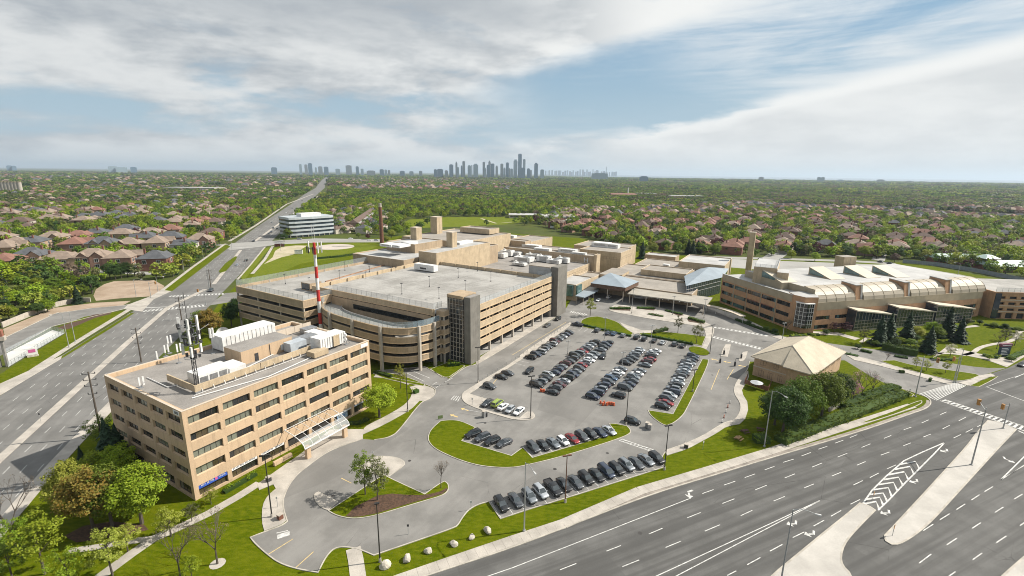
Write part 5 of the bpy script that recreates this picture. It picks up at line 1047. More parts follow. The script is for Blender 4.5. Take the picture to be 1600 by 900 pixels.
for i, (a0, a1) in enumerate(((20.5, 43), (44.5, 67), (68.5, 92))):
    w = MB(); zl, zr = 9.6, 6.4; b0, b1 = -5.2 - .4 * i, -.7
    w.hexa([PF.p(a0, b0, .6), PF.p(a1, b0, .6), PF.p(a1, b1, .6), PF.p(a0, b1, .6)], [PF.p(a0, b0, zl), PF.p(a1, b0, zr), PF.p(a1, b1, zr), PF.p(a0, b1, zl)]); w.build('wedge_glazing', M_gl_blue, pav_b)
    w = MB(); w.hexa([PF.p(a0 - .6, b0 - .8, zl), PF.p(a1 + .8, b0 - .8, zr - .1), PF.p(a1 - 4, b1, zr + .6), PF.p(a0 - .6, b1, zl + .4)], [PF.p(a0 - .6, b0 - .8, zl + .5), PF.p(a1 + .8, b0 - .8, zr + .4), PF.p(a1 - 4, b1, zr + 1.1), PF.p(a0 - .6, b1, zl + .9)]); w.build('wedge_roof', M_sawroof, pav_b)
    w = MB()
    for k in range(13): a = a0 + (a1 - a0) * k / 12; w.tube(PF.p(a, b0 - .05, .5), PF.p(a, b0 - .05, zl + (zr - zl) * k / 12), .07, n=4)
    for z in (1.8, 3.3, 4.8): w.tube(PF.p(a0, b0 - .05, z), PF.p(a1, b0 - .05, z), .09, n=4)
    w.tube(PF.p(a1, b0 - .2, 0), PF.p(a1, b0 - .2, zr), .2, n=6); w.box(PF, a0, a1, b0 - .05, b1, 0, .6); o = w.build('wedge_mullion', M_colm, pav_b)
# sawtooth skylights, penthouses
for px, py, lb in ((1190.5, 421, 'first'), (1264.7, 417, 'second'), (1319, 415, 'third'), (1363.5, 414.5, 'fourth')):
    q = PF.inv(G(px, py, 22.6)); a, c = q; t = thing('roof_skylight', PF.p(a, c, 16.2), f'{lb} cream sloping skylight monitor from the left on the pavilion roof', 'skylight', 'sawtooth monitors on the pavilion roof')
    s = MB(); W_, L_ = 9.0, 13.5; s.hexa([PF.p(a, c - L_, 13.6), PF.p(a + W_, c - L_, 13.6), PF.p(a + W_, c, 13.6), PF.p(a, c, 13.6)], [PF.p(a, c - L_, 18.75), PF.p(a + W_, c - L_, 18.75), PF.p(a + W_, c, 22.6), PF.p(a, c, 22.6)], 0, 1); s.build('roof', [M_beigeband, M_sawroof], t)
    s = MB(); s.hexa([PF.p(a - .1, c - 9, 19.0), PF.p(a - .01, c - 9, 19.0), PF.p(a - .01, c - .6, 19.0), PF.p(a - .1, c - .6, 19.0)], [PF.p(a - .1, c - 9, 19.9), PF.p(a - .01, c - 9, 19.9), PF.p(a - .01, c - .6, 22.0), PF.p(a - .1, c - .6, 22.0)]); s.build('glazing', M_gl_teal, t)
t = thing('roof_penthouse', SP(281, 12), 'broad tan penthouse with a railing behind the left skylight monitor', 'penthouse'); s = MB(); s.box(SITE, 267, 296, 7.8, 18.2, 13.6, 23.8, 0, 1); s.box(SITE, 262.5, 272, 2.6, 7.6, 13.6, 22.8, 0, 1); s.build('wall', [M_tan2, M_roofwhite], t)
fence_line('roof_railing', [SP(267.4, 17.8), SP(267.4, 8.2), SP(295, 8.2)], 23.8, 1.5, 'pale railing round the broad tan penthouse roof', gap=2.5)
q = PF.inv(G(1322, 414, 18.6)); t = thing('roof_penthouse', PF.p(*q, 16), 'small tan penthouse box behind the second skylight monitor', 'penthouse'); s = MB(); s.box(PF, q[0] - 2, q[0] + 7, q[1], q[1] + 6, 13.6, 23.2, 0, 1); s.box(PF, q[0] + 2.4, q[0] + 2.6, q[1] - .05, q[1], 18.8, 22.8, 1); s.build('wall', [M_tan2, M_rooftan], t)
# brick garage at the right edge
t = thing('brick_garage', PF.p(140, 10), 'orange brick parking garage with square openings at the right edge', 'parking garage'); GF = Frame(-5, PF.p(108.6, -4.0)[:2]); b = MB()
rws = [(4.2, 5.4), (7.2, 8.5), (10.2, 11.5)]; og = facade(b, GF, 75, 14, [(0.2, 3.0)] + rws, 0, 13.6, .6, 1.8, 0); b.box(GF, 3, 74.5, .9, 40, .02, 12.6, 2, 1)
for z in (3.4, 6.4, 9.4): b.box(GF, 1, 74, -.08, .5, z + .1, z + .45, 3)
b.box(GF, 0, .6, .6, 40, 0, 13.6, 0); b.build('structure', [M_brick, M_deck, M_dark, M_precast_cap], t); b = MB(); b.box(GF, .3, 3.0, -.3, -.02, .2, 13.0); b.build('glazing', M_gl_blue, t)
fence_line('deck_fence', [GF.p(.5, .4), GF.p(75, .4)], 13.6, 2.2, 'pale mesh fence on the brick garage roof edge', gap=2.8)
t = thing('roof_unit', PF.p(104, 14, 16), 'white cabinet on the pavilion roof beside the brick garage', 'roof unit'); b = MB(); b.box(PF, 108.2, 113, 10, 14, 12, 17.6); b.build('casing', M_metalw, t)
fence_line('boundary_fence', GP([(1410, 411), (1465, 416), (1520, 425), (1600, 441), (1680, 457)]), 0, 3.2, 'long grey mesh fence behind the pavilion on the right', mat('grey_screen', (0.22, 0.25, 0.28), .7, .1, .5), 3.0)
# ---------------------------------------------------------------- hip-roofed brick house beside the exit lane
M_hipbrick = mat('peach_brick', (0.50, 0.345, 0.225), 0.88, 0.10, 0.35, fine=0.35, fscale=6, coords='World', streak=.3)
HF = Frame(41, SP(170.9, -9.3)[:2]); hip = thing('hip_roof_building', HF.p(16, 10), 'two-storey brick building under a broad sand-coloured hip roof beside the exit lane', 'building')
b = MB(); b.box(HF, .9, 31.6, .9, 8.2, 0, 7.0, 0); b.box(HF, 1.9, 31.6, 8.2, 19.1, 0, 7.0, 0); b.build('wall', M_hipbrick, hip)
b = MB(); ev = [HF.p(0, 0, 7), HF.p(32.5, 0, 7), HF.p(32.5, 20, 7), HF.p(1.0, 20, 7), HF.p(1.0, 9.2, 7), HF.p(0, 9.2, 7)]; r0, r1 = HF.p(8.5, 10, 12), HF.p(24, 10, 12)
b.face([ev[0], ev[1], r1, r0]); b.face([ev[1], ev[2], r1]); b.face([ev[2], ev[3], r0, r1]); b.face([ev[3], ev[4], r0]); b.face([ev[5], ev[0], r0]); b.face([ev[4], ev[5], r0]); b.build('roof', M_hiproof, hip)
b = MB()
for i in range(6):
    a, c = ev[i], ev[(i + 1) % 6]; d = (c - a).normalized(); nn = Vector((-d.y, d.x, 0)); b.hexa([a - nn * .1 - Vector((0, 0, .35)), c - nn * .1 - Vector((0, 0, .35)), c + nn * .9 - Vector((0, 0, .3)), a + nn * .9 - Vector((0, 0, .3))], [a - nn * .1, c - nn * .1, c + nn * .9 - Vector((0, 0, .01)), a + nn * .9 - Vector((0, 0, .01))])
for a, c in ((ev[0], r0), (ev[1], r1), (ev[2], r1), (ev[3], r0), (r0, r1)): b.tube(a + Vector((0, 0, .03)), c + Vector((0, 0, .06)), .09, n=5)
b.build('eaves', M_precast_cap, hip)
LFh = Frame(-49, HF.p(1.9, 19.1)[:2])
for fr, a0, a1, bb, z0, z1, n in ((LFh, 2.2, 4.0, 0, 4.6, 6.2, 2), (LFh, 6.5, 8.0, 0, 4.6, 6.2, 2), (LFh, 2.0, 3.6, 0, .6, 2.6, 2), (LFh, 5.0, 6.4, 0, .4, 2.6, 2), (LFh, 8.2, 9.6, 0, .6, 2.6, 2), (HF, 3, 6, .9, 4.4, 6.3, 3), (HF, 9, 12, .9, 4.4, 6.3, 3), (HF, 15, 18, .9, 4.4, 6.3, 3), (HF, 21, 24, .9, 4.4, 6.3, 3), (HF, 27, 30, .9, 4.4, 6.3, 3)): strip(hip, fr, a0, a1, bb, z0, z1, n, 1)
b = MB(); b.box(LFh, 0, 17.2, -.06, -.004, 3.4, 3.75); b.build('string_course', M_precast_cap, hip)
t = thing('patio_fence', G(1175, 600), 'dark brown slatted fence round the patio of the brick building', 'fence'); pf = GP([(1168, 590), (1163, 600), (1200, 612), (1205, 600)]); k = 0
for i in range(len(pf) - 1):
    L = (pf[i + 1] - pf[i]).length; n = max(2, int(L / .45)); d = (pf[i + 1] - pf[i]).normalized()
    for j in range(n): q = pf[i] + d * (L * j / n); b = MB(); b.box(Frame(math.degrees(atan2(d.y, d.x)), q[:2]), .03, L / n - .03, -.04, .04, .15, 1.7 + rng.uniform(-.02, .02)); b.build('slat', M_copper, t)
t = thing('patio_umbrella', G(1180, 607), 'pale grey parasol open over the fenced patio', 'parasol'); q = G(1181, 607); b = MB(); b.tube(q + Vector((0, 0, 2.1)), q + Vector((0, 0, 2.7)), 2.0, .05, 10, cap=False); b.build('canopy', mat('parasol_cloth', (.42, .44, .47), .8, .1), t); b = MB(); b.tube(q, q + Vector((0, 0, 2.7)), .04, n=5); b.build('pole', M_metalg, t)
# ---------------------------------------------------------------- banded office by the helipad, silos, school, mall
def banded(base_l, base_r, h, dep, n, label):
    a, c = G(*base_l), G(*base_r); fr = Frame(math.degrees(atan2(c.y - a.y, c.x - a.x)), a[:2]); L = (c - a).length; t = thing('banded_office', fr.p(L / 2, dep / 2), label, 'office'); pr = [(0, 1.5), (L * .12, .2), (L * .5, -.8), (L * .88, .2), (L, 1.5), (L, dep), (0, dep)]
    b = MB(); fh = h / n
    b.prism([fr.p(x, y) for x, y in pr], .02, h - .3, 1)
    for i in range(n): b.prism([fr.p(x + (.4 if x > L * .5 else -.4), y + (-.45 if y < dep * .5 else .45)) for x, y in pr], fh * i + fh * .52, fh * (i + 1) + (.35 if i == n - 1 else 0), 0, bottom=True)
    b.build('structure', [mat('pale_blue_panel', (.42, .46, .49), .4, .06, .3, coords='World'), M_gl_blue], t); b = MB(); b.box(fr, L * .3, L * .75, 4, dep * .6, h, h + 3.6); b.build('penthouse', M_metalw, t)
    b = MB()
    for i in range(9): x = L * i / 8; y = 1.5 - 2.3 * math.sin(pi * i / 8); b.tube(fr.p(x, y - .6), fr.p(x, y - .6, fh * .6), .35, n=6)
    b.build('pillar', M_colm, t); return fr, L
fr, L = banded((455, 372), (523, 366), 20.4, 26, 5, 'five-storey office with white and dark glass bands beside the boulevard')
t = thing('office_annex', fr.p(L + 20, 6), 'low flat annex with pillars attached to the banded office', 'annex'); b = MB(); b.box(fr, L + 1, L + 42, 2, 9, 3.2, 5.4, 0); b.box(fr, L + 1, L + 42, 3.5, 9, .02, 3.2, 1); 
for i in range(7): b.box(fr, L + 2 + i * 6, L + 2.8 + i * 6, 2, 2.8, 0, 3.2, 0)
b.build('structure', [M_colm, M_gl_dark], t)
for i in range(7):
    q = G(2 + i * 5.2, 302.0); hs = 28.5; t = thing('silo', q, f'pale concrete grain silo, {nth(i)} from the left in the row at the left edge', 'silo', 'grain silos in a row'); b = MB(); b.tube(q, q + Vector((0, 0, hs)), 4.6, n=14); b.build('barrel', M_colm, t, smooth=False); b = MB(); b.tube(q + Vector((0, 0, hs)), q + Vector((0, 0, hs + 1.6)), 4.9, n=14); b.build('cap', M_tan, t)
def lowhall(x0, y0, x1, dep, h, label, wall=M_metalw, roof=M_roofwhite, name='school_hall', gable=0):
    a, c = G(x0, y0), G(x1, y0 + (x1 - x0) * .0126); fr = Frame(math.degrees(atan2(c.y - a.y, c.x - a.x)), a[:2]); L = (c - a).length; t = thing(name, fr.p(L / 2, dep / 2), label, 'building'); b = MB(); b.box(fr, 0, L, 0, dep, 0, h, 0); b.build('wall', wall, t); b = MB()
    if gable: b.hexa([fr.p(-1, -1.5, h), fr.p(L + 1, -1.5, h), fr.p(L + 1, dep + 1.5, h), fr.p(-1, dep + 1.5, h)], [fr.p(2, dep / 2 - .1, h + gable), fr.p(L - 2, dep / 2 - .1, h + gable), fr.p(L - 2, dep / 2 + .1, h + gable), fr.p(2, dep / 2 + .1, h + gable)])
    else: b.box(fr, -.3, L + .3, -.3, dep + .3, h + .003, h + .5)
    b.build('roof', roof, t); b = MB(); b.box(fr, 2, L - 2, -.08, -.005, h * .45, h * .72); b.build('window', M_gl_dark, t); return t
lowhall(846, 346, 898, 40, 7, 'white flat-roofed school hall beyond the hospital'); lowhall(795, 341, 850, 30, 5, 'low pale school wing at the far edge of the sports field', M_colm)
lowhall(870, 352, 925, 25, 6, 'tan school block in front of the white school hall', M_brickred, M_rooftan)
M_green = mat('pale_green_roof', (0.42, 0.54, 0.50), 0.5, 0.08, .2, coords='World')
lowhall(1468, 413, 1538, 16, 4.5, 'long pale green roofed mall building on the right, left half', M_brickred, M_green, 'mall_building', 3.2); lowhall(1548, 425, 1640, 16, 4.5, 'long pale green roofed mall building with red gables, right half', M_brickred, M_green, 'mall_building', 3.4)
q = G(1539, 421); t = thing('mall_tower', q, 'square pavilion tower with a pale green cap on the mall', 'tower'); b = MB(); b.box(Frame(0, q[:2]), -4, 4, -3, 4, 0, 9); b.build('wall', M_brickred, t); b = MB(); b.hexa([q + Vector((-6, -5, 9)), q + Vector((6, -5, 9)), q + Vector((6, 6, 9)), q + Vector((-6, 6, 9))], [q + Vector((-1.5, -1, 11.5)), q + Vector((1.5, -1, 11.5)), q + Vector((1.5, 2, 11.5)), q + Vector((-1.5, 2, 11.5))]); b.build('roof', M_green, t)
# ---------------------------------------------------------------- vehicles
def paint(name, col, metallic=0.35):
    mt = bpy.data.materials.new(name); mt.use_nodes = True; N = NT(mt.node_tree); b = N.n['Principled BSDF']; v = N.new('ShaderNodeTexCoord').outputs['Object']
    zc = N.new('ShaderNodeSeparateXYZ'); N.l.new(v, zc.inputs[0]); dirt = N.math('MULTIPLY', N.math('SUBTRACT', 1.0, N.ss(zc.outputs[2], 0.2, 0.75)), N.noise(v, 3.0, 4))
    N.l.new(N.mix(N.math('MULTIPLY', dirt, 0.45), col, (0.16, 0.14, 0.12)), b.inputs['Base Color']); b.inputs['Metallic'].default_value = metallic; b.inputs['Roughness'].default_value = 0.32
    b.inputs['Coat Weight'].default_value = 0.8; b.inputs['Coat Roughness'].default_value = 0.06; MATS[name] = mt; return mt
PAINT = {'black': paint('paint_black', (0.016, 0.018, 0.021)), 'navy': paint('paint_navy', (0.026, 0.040, 0.075)), 'charcoal': paint('paint_charcoal', (0.075, 0.084, 0.096)), 'grey': paint('paint_grey', (0.21, 0.235, 0.26), .5), 'silver': paint('paint_silver', (0.46, 0.49, 0.52), .5), 'white': paint('paint_white', (0.68, 0.69, 0.70), 0.0), 'red': paint('paint_red', (0.23, 0.012, 0.018)), 'maroon': paint('paint_maroon', (0.075, 0.012, 0.018)), 'blue': paint('paint_blue', (0.06, 0.11, 0.19), .5), 'green': paint('paint_lime', (0.25, 0.34, 0.06), 0.0)}
M_glasscar = glass('car_glass', (0.055, 0.070, 0.080), 0.06, 0.2, 1.5); M_tyre = mat('tyre_rubber', (0.022, 0.022, 0.023), 0.85, 0.2, 5.0); M_rim = mat('wheel_alloy', (0.40, 0.40, 0.41), 0.3, 0.1, 5.0, metallic=0.7)  # car glass colour is lightened in place of bright windscreen reflections
M_head = mat('headlamp_lens', (0.62, 0.64, 0.66), 0.12, 0.1, 5.0); M_tail = mat('tail_lens', (0.30, 0.012, 0.012), 0.2, 0.2, 5.0); M_trim = mat('black_trim', (0.025, 0.025, 0.027), 0.6, 0.2, 4.0)
CARS = {
 # stations: x, z low, z belt, half width ; cabin: belt x rear/front, roof x rear/front, belt z, roof z, belt hw, roof hw
 'sedan': ([(-2.38, .42, .82, .66), (-2.28, .30, .98, .80), (-1.75, .24, 1.03, .88), (-.8, .22, .97, .91), (.5, .22, .95, .91), (1.15, .22, .93, .90), (1.75, .24, .84, .88), (2.2, .28, .74, .80), (2.38, .38, .62, .62)], (-1.85, 1.20, -.95, .25, .94, 1.44, .80, .60)),
 'suv': ([(-2.30, .48, .95, .72), (-2.22, .36, 1.12, .86), (-1.6, .32, 1.14, .93), (-.6, .30, 1.08, .95), (.5, .30, 1.06, .95), (1.2, .30, 1.05, .94), (1.75, .32, 1.00, .91), (2.18, .36, .90, .84), (2.32, .46, .74, .68)], (-2.16, 1.22, -1.80, .35, 1.05, 1.70, .84, .66)),
 'hatch': ([(-2.02, .44, .88, .68), (-1.95, .32, 1.02, .82), (-1.4, .26, 1.04, .88), (-.6, .24, 1.0, .90), (.5, .24, .97, .90), (1.0, .24, .95, .89), (1.55, .26, .88, .86), (1.95, .30, .78, .78), (2.1, .40, .66, .62)], (-1.90, 1.12, -1.45, .25, .97, 1.50, .80, .62)),
 'van': ([(-2.50, .46, 1.0, .76), (-2.44, .34, 1.12, .90), (-1.6, .28, 1.12, .96), (-.5, .26, 1.06, .97), (.7, .26, 1.04, .97), (1.5, .28, 1.02, .95), (2.0, .30, .96, .91), (2.4, .36, .86, .82), (2.55, .46, .70, .66)], (-2.42, 1.75, -2.15, .75, 1.06, 1.76, .88, .70)),
 'pickup': ([(-2.80, .55, 1.05, .90), (-2.72, .45, 1.12, .95), (-1.6, .42, 1.12, .97), (-.6, .40, 1.12, .97), (.6, .40, 1.12, .97), (1.4, .40, 1.12, .96), (2.1, .42, 1.08, .94), (2.6, .46, .98, .90), (2.75, .56, .80, .76)], (-.75, 1.55, -.55, .75, 1.10, 1.86, .88, .70)),
}
def car_meshes(kind):
    st, (xr, xf, rr, rf, zb, zr, wb, wr) = CARS[kind]; b = MB(); rings = []
    for x, zl, zt, w in st:
        half = [(.80 * w, zl), (w * .98, zl + .10), (w, zl + (zt - zl) * .5), (w * .975, zl + (zt - zl) * .80), (w * .86, zt), (w * .45, zt + .025)]
        rings.append([(x, y, z) for y, z in half] + [(x, -y, z) for y, z in half[::-1]])
    n = len(rings[0]); 
    for r in rings: b.v += r
    for i in range(len(rings) - 1):
        for j in range(n): k = (j + 1) % n; b.f.append((i * n + j, i * n + k, (i + 1) * n + k, (i + 1) * n + j)); b.m.append(0)
    b.f.append(tuple(range(n))[::-1]); b.m.append(0); L = len(rings) - 1; b.f.append(tuple(range(L * n, L * n + n))); b.m.append(0)
    nb = len(b.f)
    # roof skin and pillars
    rp = []
    for x, w, dz in ((rr - .06, wr * .92, -.03), (rr + .25, wr, .02), ((rr + rf) / 2, wr * 1.03, .045), (rf - .2, wr, .02), (rf + .06, wr * .92, -.035)): rp.append([(x, -w, zr + dz - .03), (x, -w * .6, zr + dz + .02), (x, w * .6, zr + dz + .02), (x, w, zr + dz - .03)])
    k0 = len(b.v)
    for r in rp: b.v += r
    for i in range(4):
        for j in range(3): a = k0 + i * 4 + j; b.f.append((a, a + 4, a + 5, a + 1)); b.m.append(0)
    for s in (-1, 1):
        for p, q, r_ in (((xf, wb * s, zb), (rf, wr * s, zr - .04), .045), ((xr, wb * s, zb), (rr, wr * s, zr - .04), .07), ((rr + .05, wr * s, zr - .05), (rf - .05, wr * s, zr - .05), .04), (((xf + xr) / 2 - .1, wb * s * 1.0, zb), ((rr + rf) / 2 - .05, wr * s * 1.02, zr - .04), .04)): b.tube(p, q, r_, n=4, cap=False)
        b.box(WORLDF, xf - .35, xf - .15, min(s * (wb + .08), s * (wb + .26)), max(s * (wb + .08), s * (wb + .26)), zb + .02, zb + .16)
    if kind == 'pickup':
        b.box(WORLDF, -2.72, -.8, -.93, -.84, 1.10, 1.30); b.box(WORLDF, -2.72, -.8, .84, .93, 1.10, 1.30); b.box(WORLDF, -2.80, -2.70, -.93, .93, 1.0, 1.30); b.box(WORLDF, -2.69, -.82, -.83, .83, 1.14, 1.16, 1)
    if kind in ('suv', 'van'):
        for s in (-1, 1): b.tube((rr + .2, s * wr * .9, zr + .05), (rf - .25, s * wr * .9, zr + .05), .025, n=4, mi=1)
    b.box(WORLDF, st[-1][0] - .06, st[-1][0] + .015, -.5, .5, st[-1][1] + .02, st[-1][1] + .16, 1); b.box(WORLDF, st[0][0] - .015, st[0][0] + .06, -.55, .55, st[0][1], st[0][1] + .12, 1)
    me = b.mesh('body', [PAINT['black'], M_trim]); me.polygons.foreach_set('use_smooth', [i < nb + 12 for i in range(len(b.f))])
    g = MB(); e = .012
    B = {(-1, 0): (xr, -wb, zb), (1, 0): (xr, wb, zb), (-1, 1): (xf, -wb, zb), (1, 1): (xf, wb, zb)}; R_ = {(-1, 0): (rr, -wr, zr - .03), (1, 0): (rr, wr, zr - .03), (-1, 1): (rf, -wr, zr - .03), (1, 1): (rf, wr, zr - .03)}
    g.face([B[-1, 1], B[1, 1], R_[1, 1], R_[-1, 1]]); g.face([B[1, 0], B[-1, 0], R_[-1, 0], R_[1, 0]])
    for s in (-1, 1):
        q = [B[s, 0], B[s, 1], R_[s, 1], R_[s, 0]]; g.face(q if s < 0 else q[::-1])
    gm = g.mesh('window', M_glasscar)
    h = MB(); hs = st[-2]; h.box(WORLDF, hs[0] - .30, hs[0] + .04, .50, hs[3] * .97, hs[2] - .16, hs[2] - .02); hm = h.mesh('headlight', M_head)
    t = MB(); ts = st[1]; t.box(WORLDF, ts[0] - .05, ts[0] + .22, .52, ts[3] * .985, ts[2] - .26, ts[2] - .08); tm = t.mesh('tail_light', M_tail)
    return dict(body=me, window=gm, head=hm, tail=tm, ax=(st[2][0] + .35 if kind != 'pickup' else -1.75, st[-3][0] - .3), hw=st[3][3], r=.33 if kind in ('sedan', 'hatch') else .38, low=st[3][1])
wmb = MB(); wmb.tube((0, -.11, 0), (0, .11, 0), 1.0, n=14, mi=0); wmb.tube((0, -.125, 0), (0, .125, 0), .62, n=10, mi=1)
WHEEL = wmb.mesh('wheel', [M_tyre, M_rim]); CM = {k: car_meshes(k) for k in CARS}
KINDNAME = {'sedan': 'sedan', 'suv': 'sport utility vehicle', 'hatch': 'hatchback', 'van': 'minivan', 'pickup': 'pickup truck'}
def car(kind, col, pos, az_deg, label, group=None, name='parked_car', full=True):
    c = CM[kind]; t = thing(name, (pos[0], pos[1], pos[2] if len(pos) > 2 else .015), label, 'pickup' if kind == 'pickup' else 'car', group); t.rotation_euler = (0, 0, radians(az_deg))
    inst('body', c['body'], (0, 0, 0), t, mat=PAINT[col]); inst('window', c['window'], (0, 0, 0), t)
    for s in (-1, 1):
        for x in c['ax']: inst('wheel', WHEEL, (x, s * (c['hw'] - .08), c['r']), t, sc=(c['r'], 1.0, c['r']))
        if full: inst('headlight', c['head'], (0, 0, 0), t, sc=(1, s, 1)); inst('tail_light', c['tail'], (0, 0, 0), t, sc=(1, s, 1))
    return t
rc = random.Random(5)
def rnd_kind(): return rc.choices(['sedan', 'suv', 'hatch', 'van', 'pickup'], [42, 36, 13, 7, 2])[0]
def rnd_col(dark=1.0): return rc.choices(['black', 'navy', 'charcoal', 'grey', 'silver', 'white', 'red', 'maroon', 'blue'], [18, 10, 16, 18, 18, 10, 3, 3, 6])[0]
def row(p0, p1, n, head, phrase, group, cols=None, skip=(), kinds=None, jit=.18):
    a, c = G(*p0), G(*p1)
    for i in range(n):
        if i in skip: continue
        p = a.lerp(c, i / (n - 1)); col = cols[i] if cols and i < len(cols) and cols[i] else rnd_col(); k = kinds[i] if kinds and i < len(kinds) and kinds[i] else rnd_kind()
        hh = head + rc.uniform(-1.6, 1.6) + (180 if head == 149 and rc.random() < .45 else 0); d = Vector((cos(radians(head)), sin(radians(head)), 0)) * rc.uniform(-jit * 2, jit * 2)
        car(k, col, p + d, hh, f'{col} {KINDNAME[k]}, {nth(i - sum(1 for s in skip if s < i))} from near in {phrase}', group)
row1c = ['black', 'navy', 'silver', 'grey', 'charcoal', 'silver', 'maroon', 'grey', 'silver', 'navy', 'charcoal']
row((830.5, 560.5), (889, 521), 11, 149, 'the row along the concrete divider', 'cars beside the parking divider', row1c)
row((838, 603.5), (928, 536.5), 17, 149, 'the left file, first double row', 'cars of the first double row', ['black', 'grey', 'black', 'silver', 'navy', 'navy', 'grey', 'maroon', 'charcoal', 'charcoal', 'black', 'grey', 'red', 'charcoal', 'silver', 'grey', 'black'], kinds=['van'])
row((862, 614.5), (952, 537.5), 18, 149, 'the right file, first double row', 'cars of the first double row', ['black', 'charcoal', 'maroon', 'silver', 'black', 'navy', 'grey', 'charcoal', 'red', 'silver', 'white', 'silver', 'grey', None, 'grey', 'black', 'navy', 'black'], kinds=['sedan'], skip=(13,))
row((927, 622.5), (999, 548.5), 16, 149, 'the left file, second double row', 'cars of the second double row', ['navy', 'navy', 'grey', 'navy', 'charcoal', 'blue', 'silver', 'white', 'grey', None, 'black', 'black', 'charcoal', 'grey', 'silver', 'silver'], skip=(9,))
row((968, 620.5), (1024, 550.5), 15, 149, 'the right file, second double row', 'cars of the second double row', ['black', None, 'charcoal', 'navy', 'charcoal', 'grey', 'white', 'grey', None, 'grey', 'maroon', 'red', 'black', 'silver', 'white'], skip=(1, 8), kinds=['suv'])
row((1036, 637.5), (1083, 558.5), 18, 149, 'the row beside the narrow lawn', 'cars beside the narrow lawn', ['black', 'red', 'charcoal', 'silver', 'navy', 'grey', 'black', 'silver', 'silver', 'charcoal', 'black', 'silver', 'grey', 'silver', 'grey', 'black', 'charcoal', 'navy'])
for i, ((x, y), col, k) in enumerate(zip([(933.5, 518), (950, 522), (959.5, 523), (973.5, 526), (994.5, 529), (1006.5, 531.5), (1022, 534), (1035, 537), (1054, 539.5), (1066.5, 542)], ['charcoal', 'navy', 'blue', 'grey', 'black', 'black', 'black', 'silver', 'charcoal', 'black'], ['suv', 'sedan', 'sedan', 'hatch', 'suv', 'suv', 'sedan', 'sedan', 'suv', 'sedan'])):
    car(k, col, G(x, y), 59 + rc.uniform(-2, 2), f'{col} {KINDNAME[k]}, {nth(i)} from the left against the upper lawn', 'cars against the upper lawn')
for i, ((x, y), col, k) in enumerate(zip([(739.5, 681.5), (754, 687), (769, 692.5), (788, 695)], ['black', 'charcoal', 'black', 'charcoal'], ['suv', 'suv', 'suv', 'sedan'])): car(k, col, G(x, y), 218 + rc.uniform(-2, 2), f'{col} {KINDNAME[k]}, {nth(i)} from the left of four in the lawn notch', 'cars in the left lawn notch')
l9 = [('suv', 'charcoal'), ('sedan', 'black'), ('sedan', 'grey'), ('hatch', 'white'), ('sedan', 'red'), ('suv', 'charcoal'), ('suv', 'black'), ('sedan', 'navy'), ('sedan', 'silver')]
for i, (k, col) in enumerate(l9): car(k, col, G(833, 702).lerp(G(951.5, 675.5), i / 8), -58 + rc.uniform(-1.5, 1.5), f'{col} {KINDNAME[k]}, {nth(i)} from the left of nine on the lawn edge', 'row of nine cars on the lawn edge')
l15 = [(783, 791.5, 'suv', 'black'), (805.5, 785, 'sedan', 'charcoal'), (827, 779, 'suv', 'grey'), (844.5, 772, 'suv', 'silver'), (864, 766.5, 'pickup', 'black'), (881, 760.5, 'sedan', 'black'), (899.5, 756.5, 'sedan', 'charcoal'), (915.5, 750.5, 'suv', 'black'), (932, 745.5, 'sedan', 'black'), (947, 740, 'van', 'navy'), (963, 736, 'suv', 'black'), (978.5, 730, 'suv', 'grey'), (994, 726.5, 'sedan', 'charcoal'), (1009.5, 721.5, 'sedan', 'grey'), (1026, 719, 'suv', 'black')]
for i, (x, y, k, col) in enumerate(l15): car(k, col, G(x, y), -62 + rc.uniform(-1.5, 1.5), f'{col} {KINDNAME[k]}, {nth(i)} from the left beside the avenue lawn', 'row of cars beside the avenue lawn')
for x, y, k, col, h, lb in ((761.5, 632, 'sedan', 'charcoal', 239, 'charcoal sedan at the left of five on the divider nose'), (777, 633, 'van', 'green', 59, 'lime green and white minivan second on the divider nose'), (786, 638, 'sedan', 'white', 59, 'white sedan in the middle of five on the divider nose'), (797, 642.5, 'hatch', 'silver', 239, 'silver hatchback fourth of five on the divider nose'), (810.5, 645, 'sedan', 'white', 239, 'white sedan at the right of five on the divider nose'), (793.5, 585, 'sedan', 'charcoal', 329, 'charcoal sedan farther of two near the divider start'), (783.5, 591, 'sedan', 'black', 329, 'black sedan nearer of two near the divider start'), (765, 606, 'suv', 'charcoal', 329, 'dark sport utility vehicle alone at the divider corner'), (827, 582, 'suv', 'black', 239, 'black sport utility vehicle turning alone in the left aisle'), (902, 509, 'pickup', 'navy', 149, 'big navy pickup at the far end of the divider row'), (942, 559, 'suv', 'black', 250, 'black sport utility vehicle sticking out of the first double row'), (988, 661, 'suv', 'black', 329, 'black sport utility vehicle leaving the lot by the pay machines')):
    car(k, col, G(x, y), h + rc.uniform(-2, 2), lb)
for x, y, k, col, h, lb in ((855, 510, 'sedan', 'charcoal', 239, 'dark sedan driving on the lane beside the garage, nearer one'), (871.5, 500, 'suv', 'black', 239, 'black car driving on the lane near the far stair tower'), (935, 470.5, 'sedan', 'white', 239, 'white car waiting by the low flat canopy'), (951, 466, 'suv', 'white', 59, 'white car under the gabled canopy'), (1598, 572, 'sedan', 'black', 200, 'black car entering the junction at the right edge')): car(k, col, G(x, y), h, lb, None, 'car')
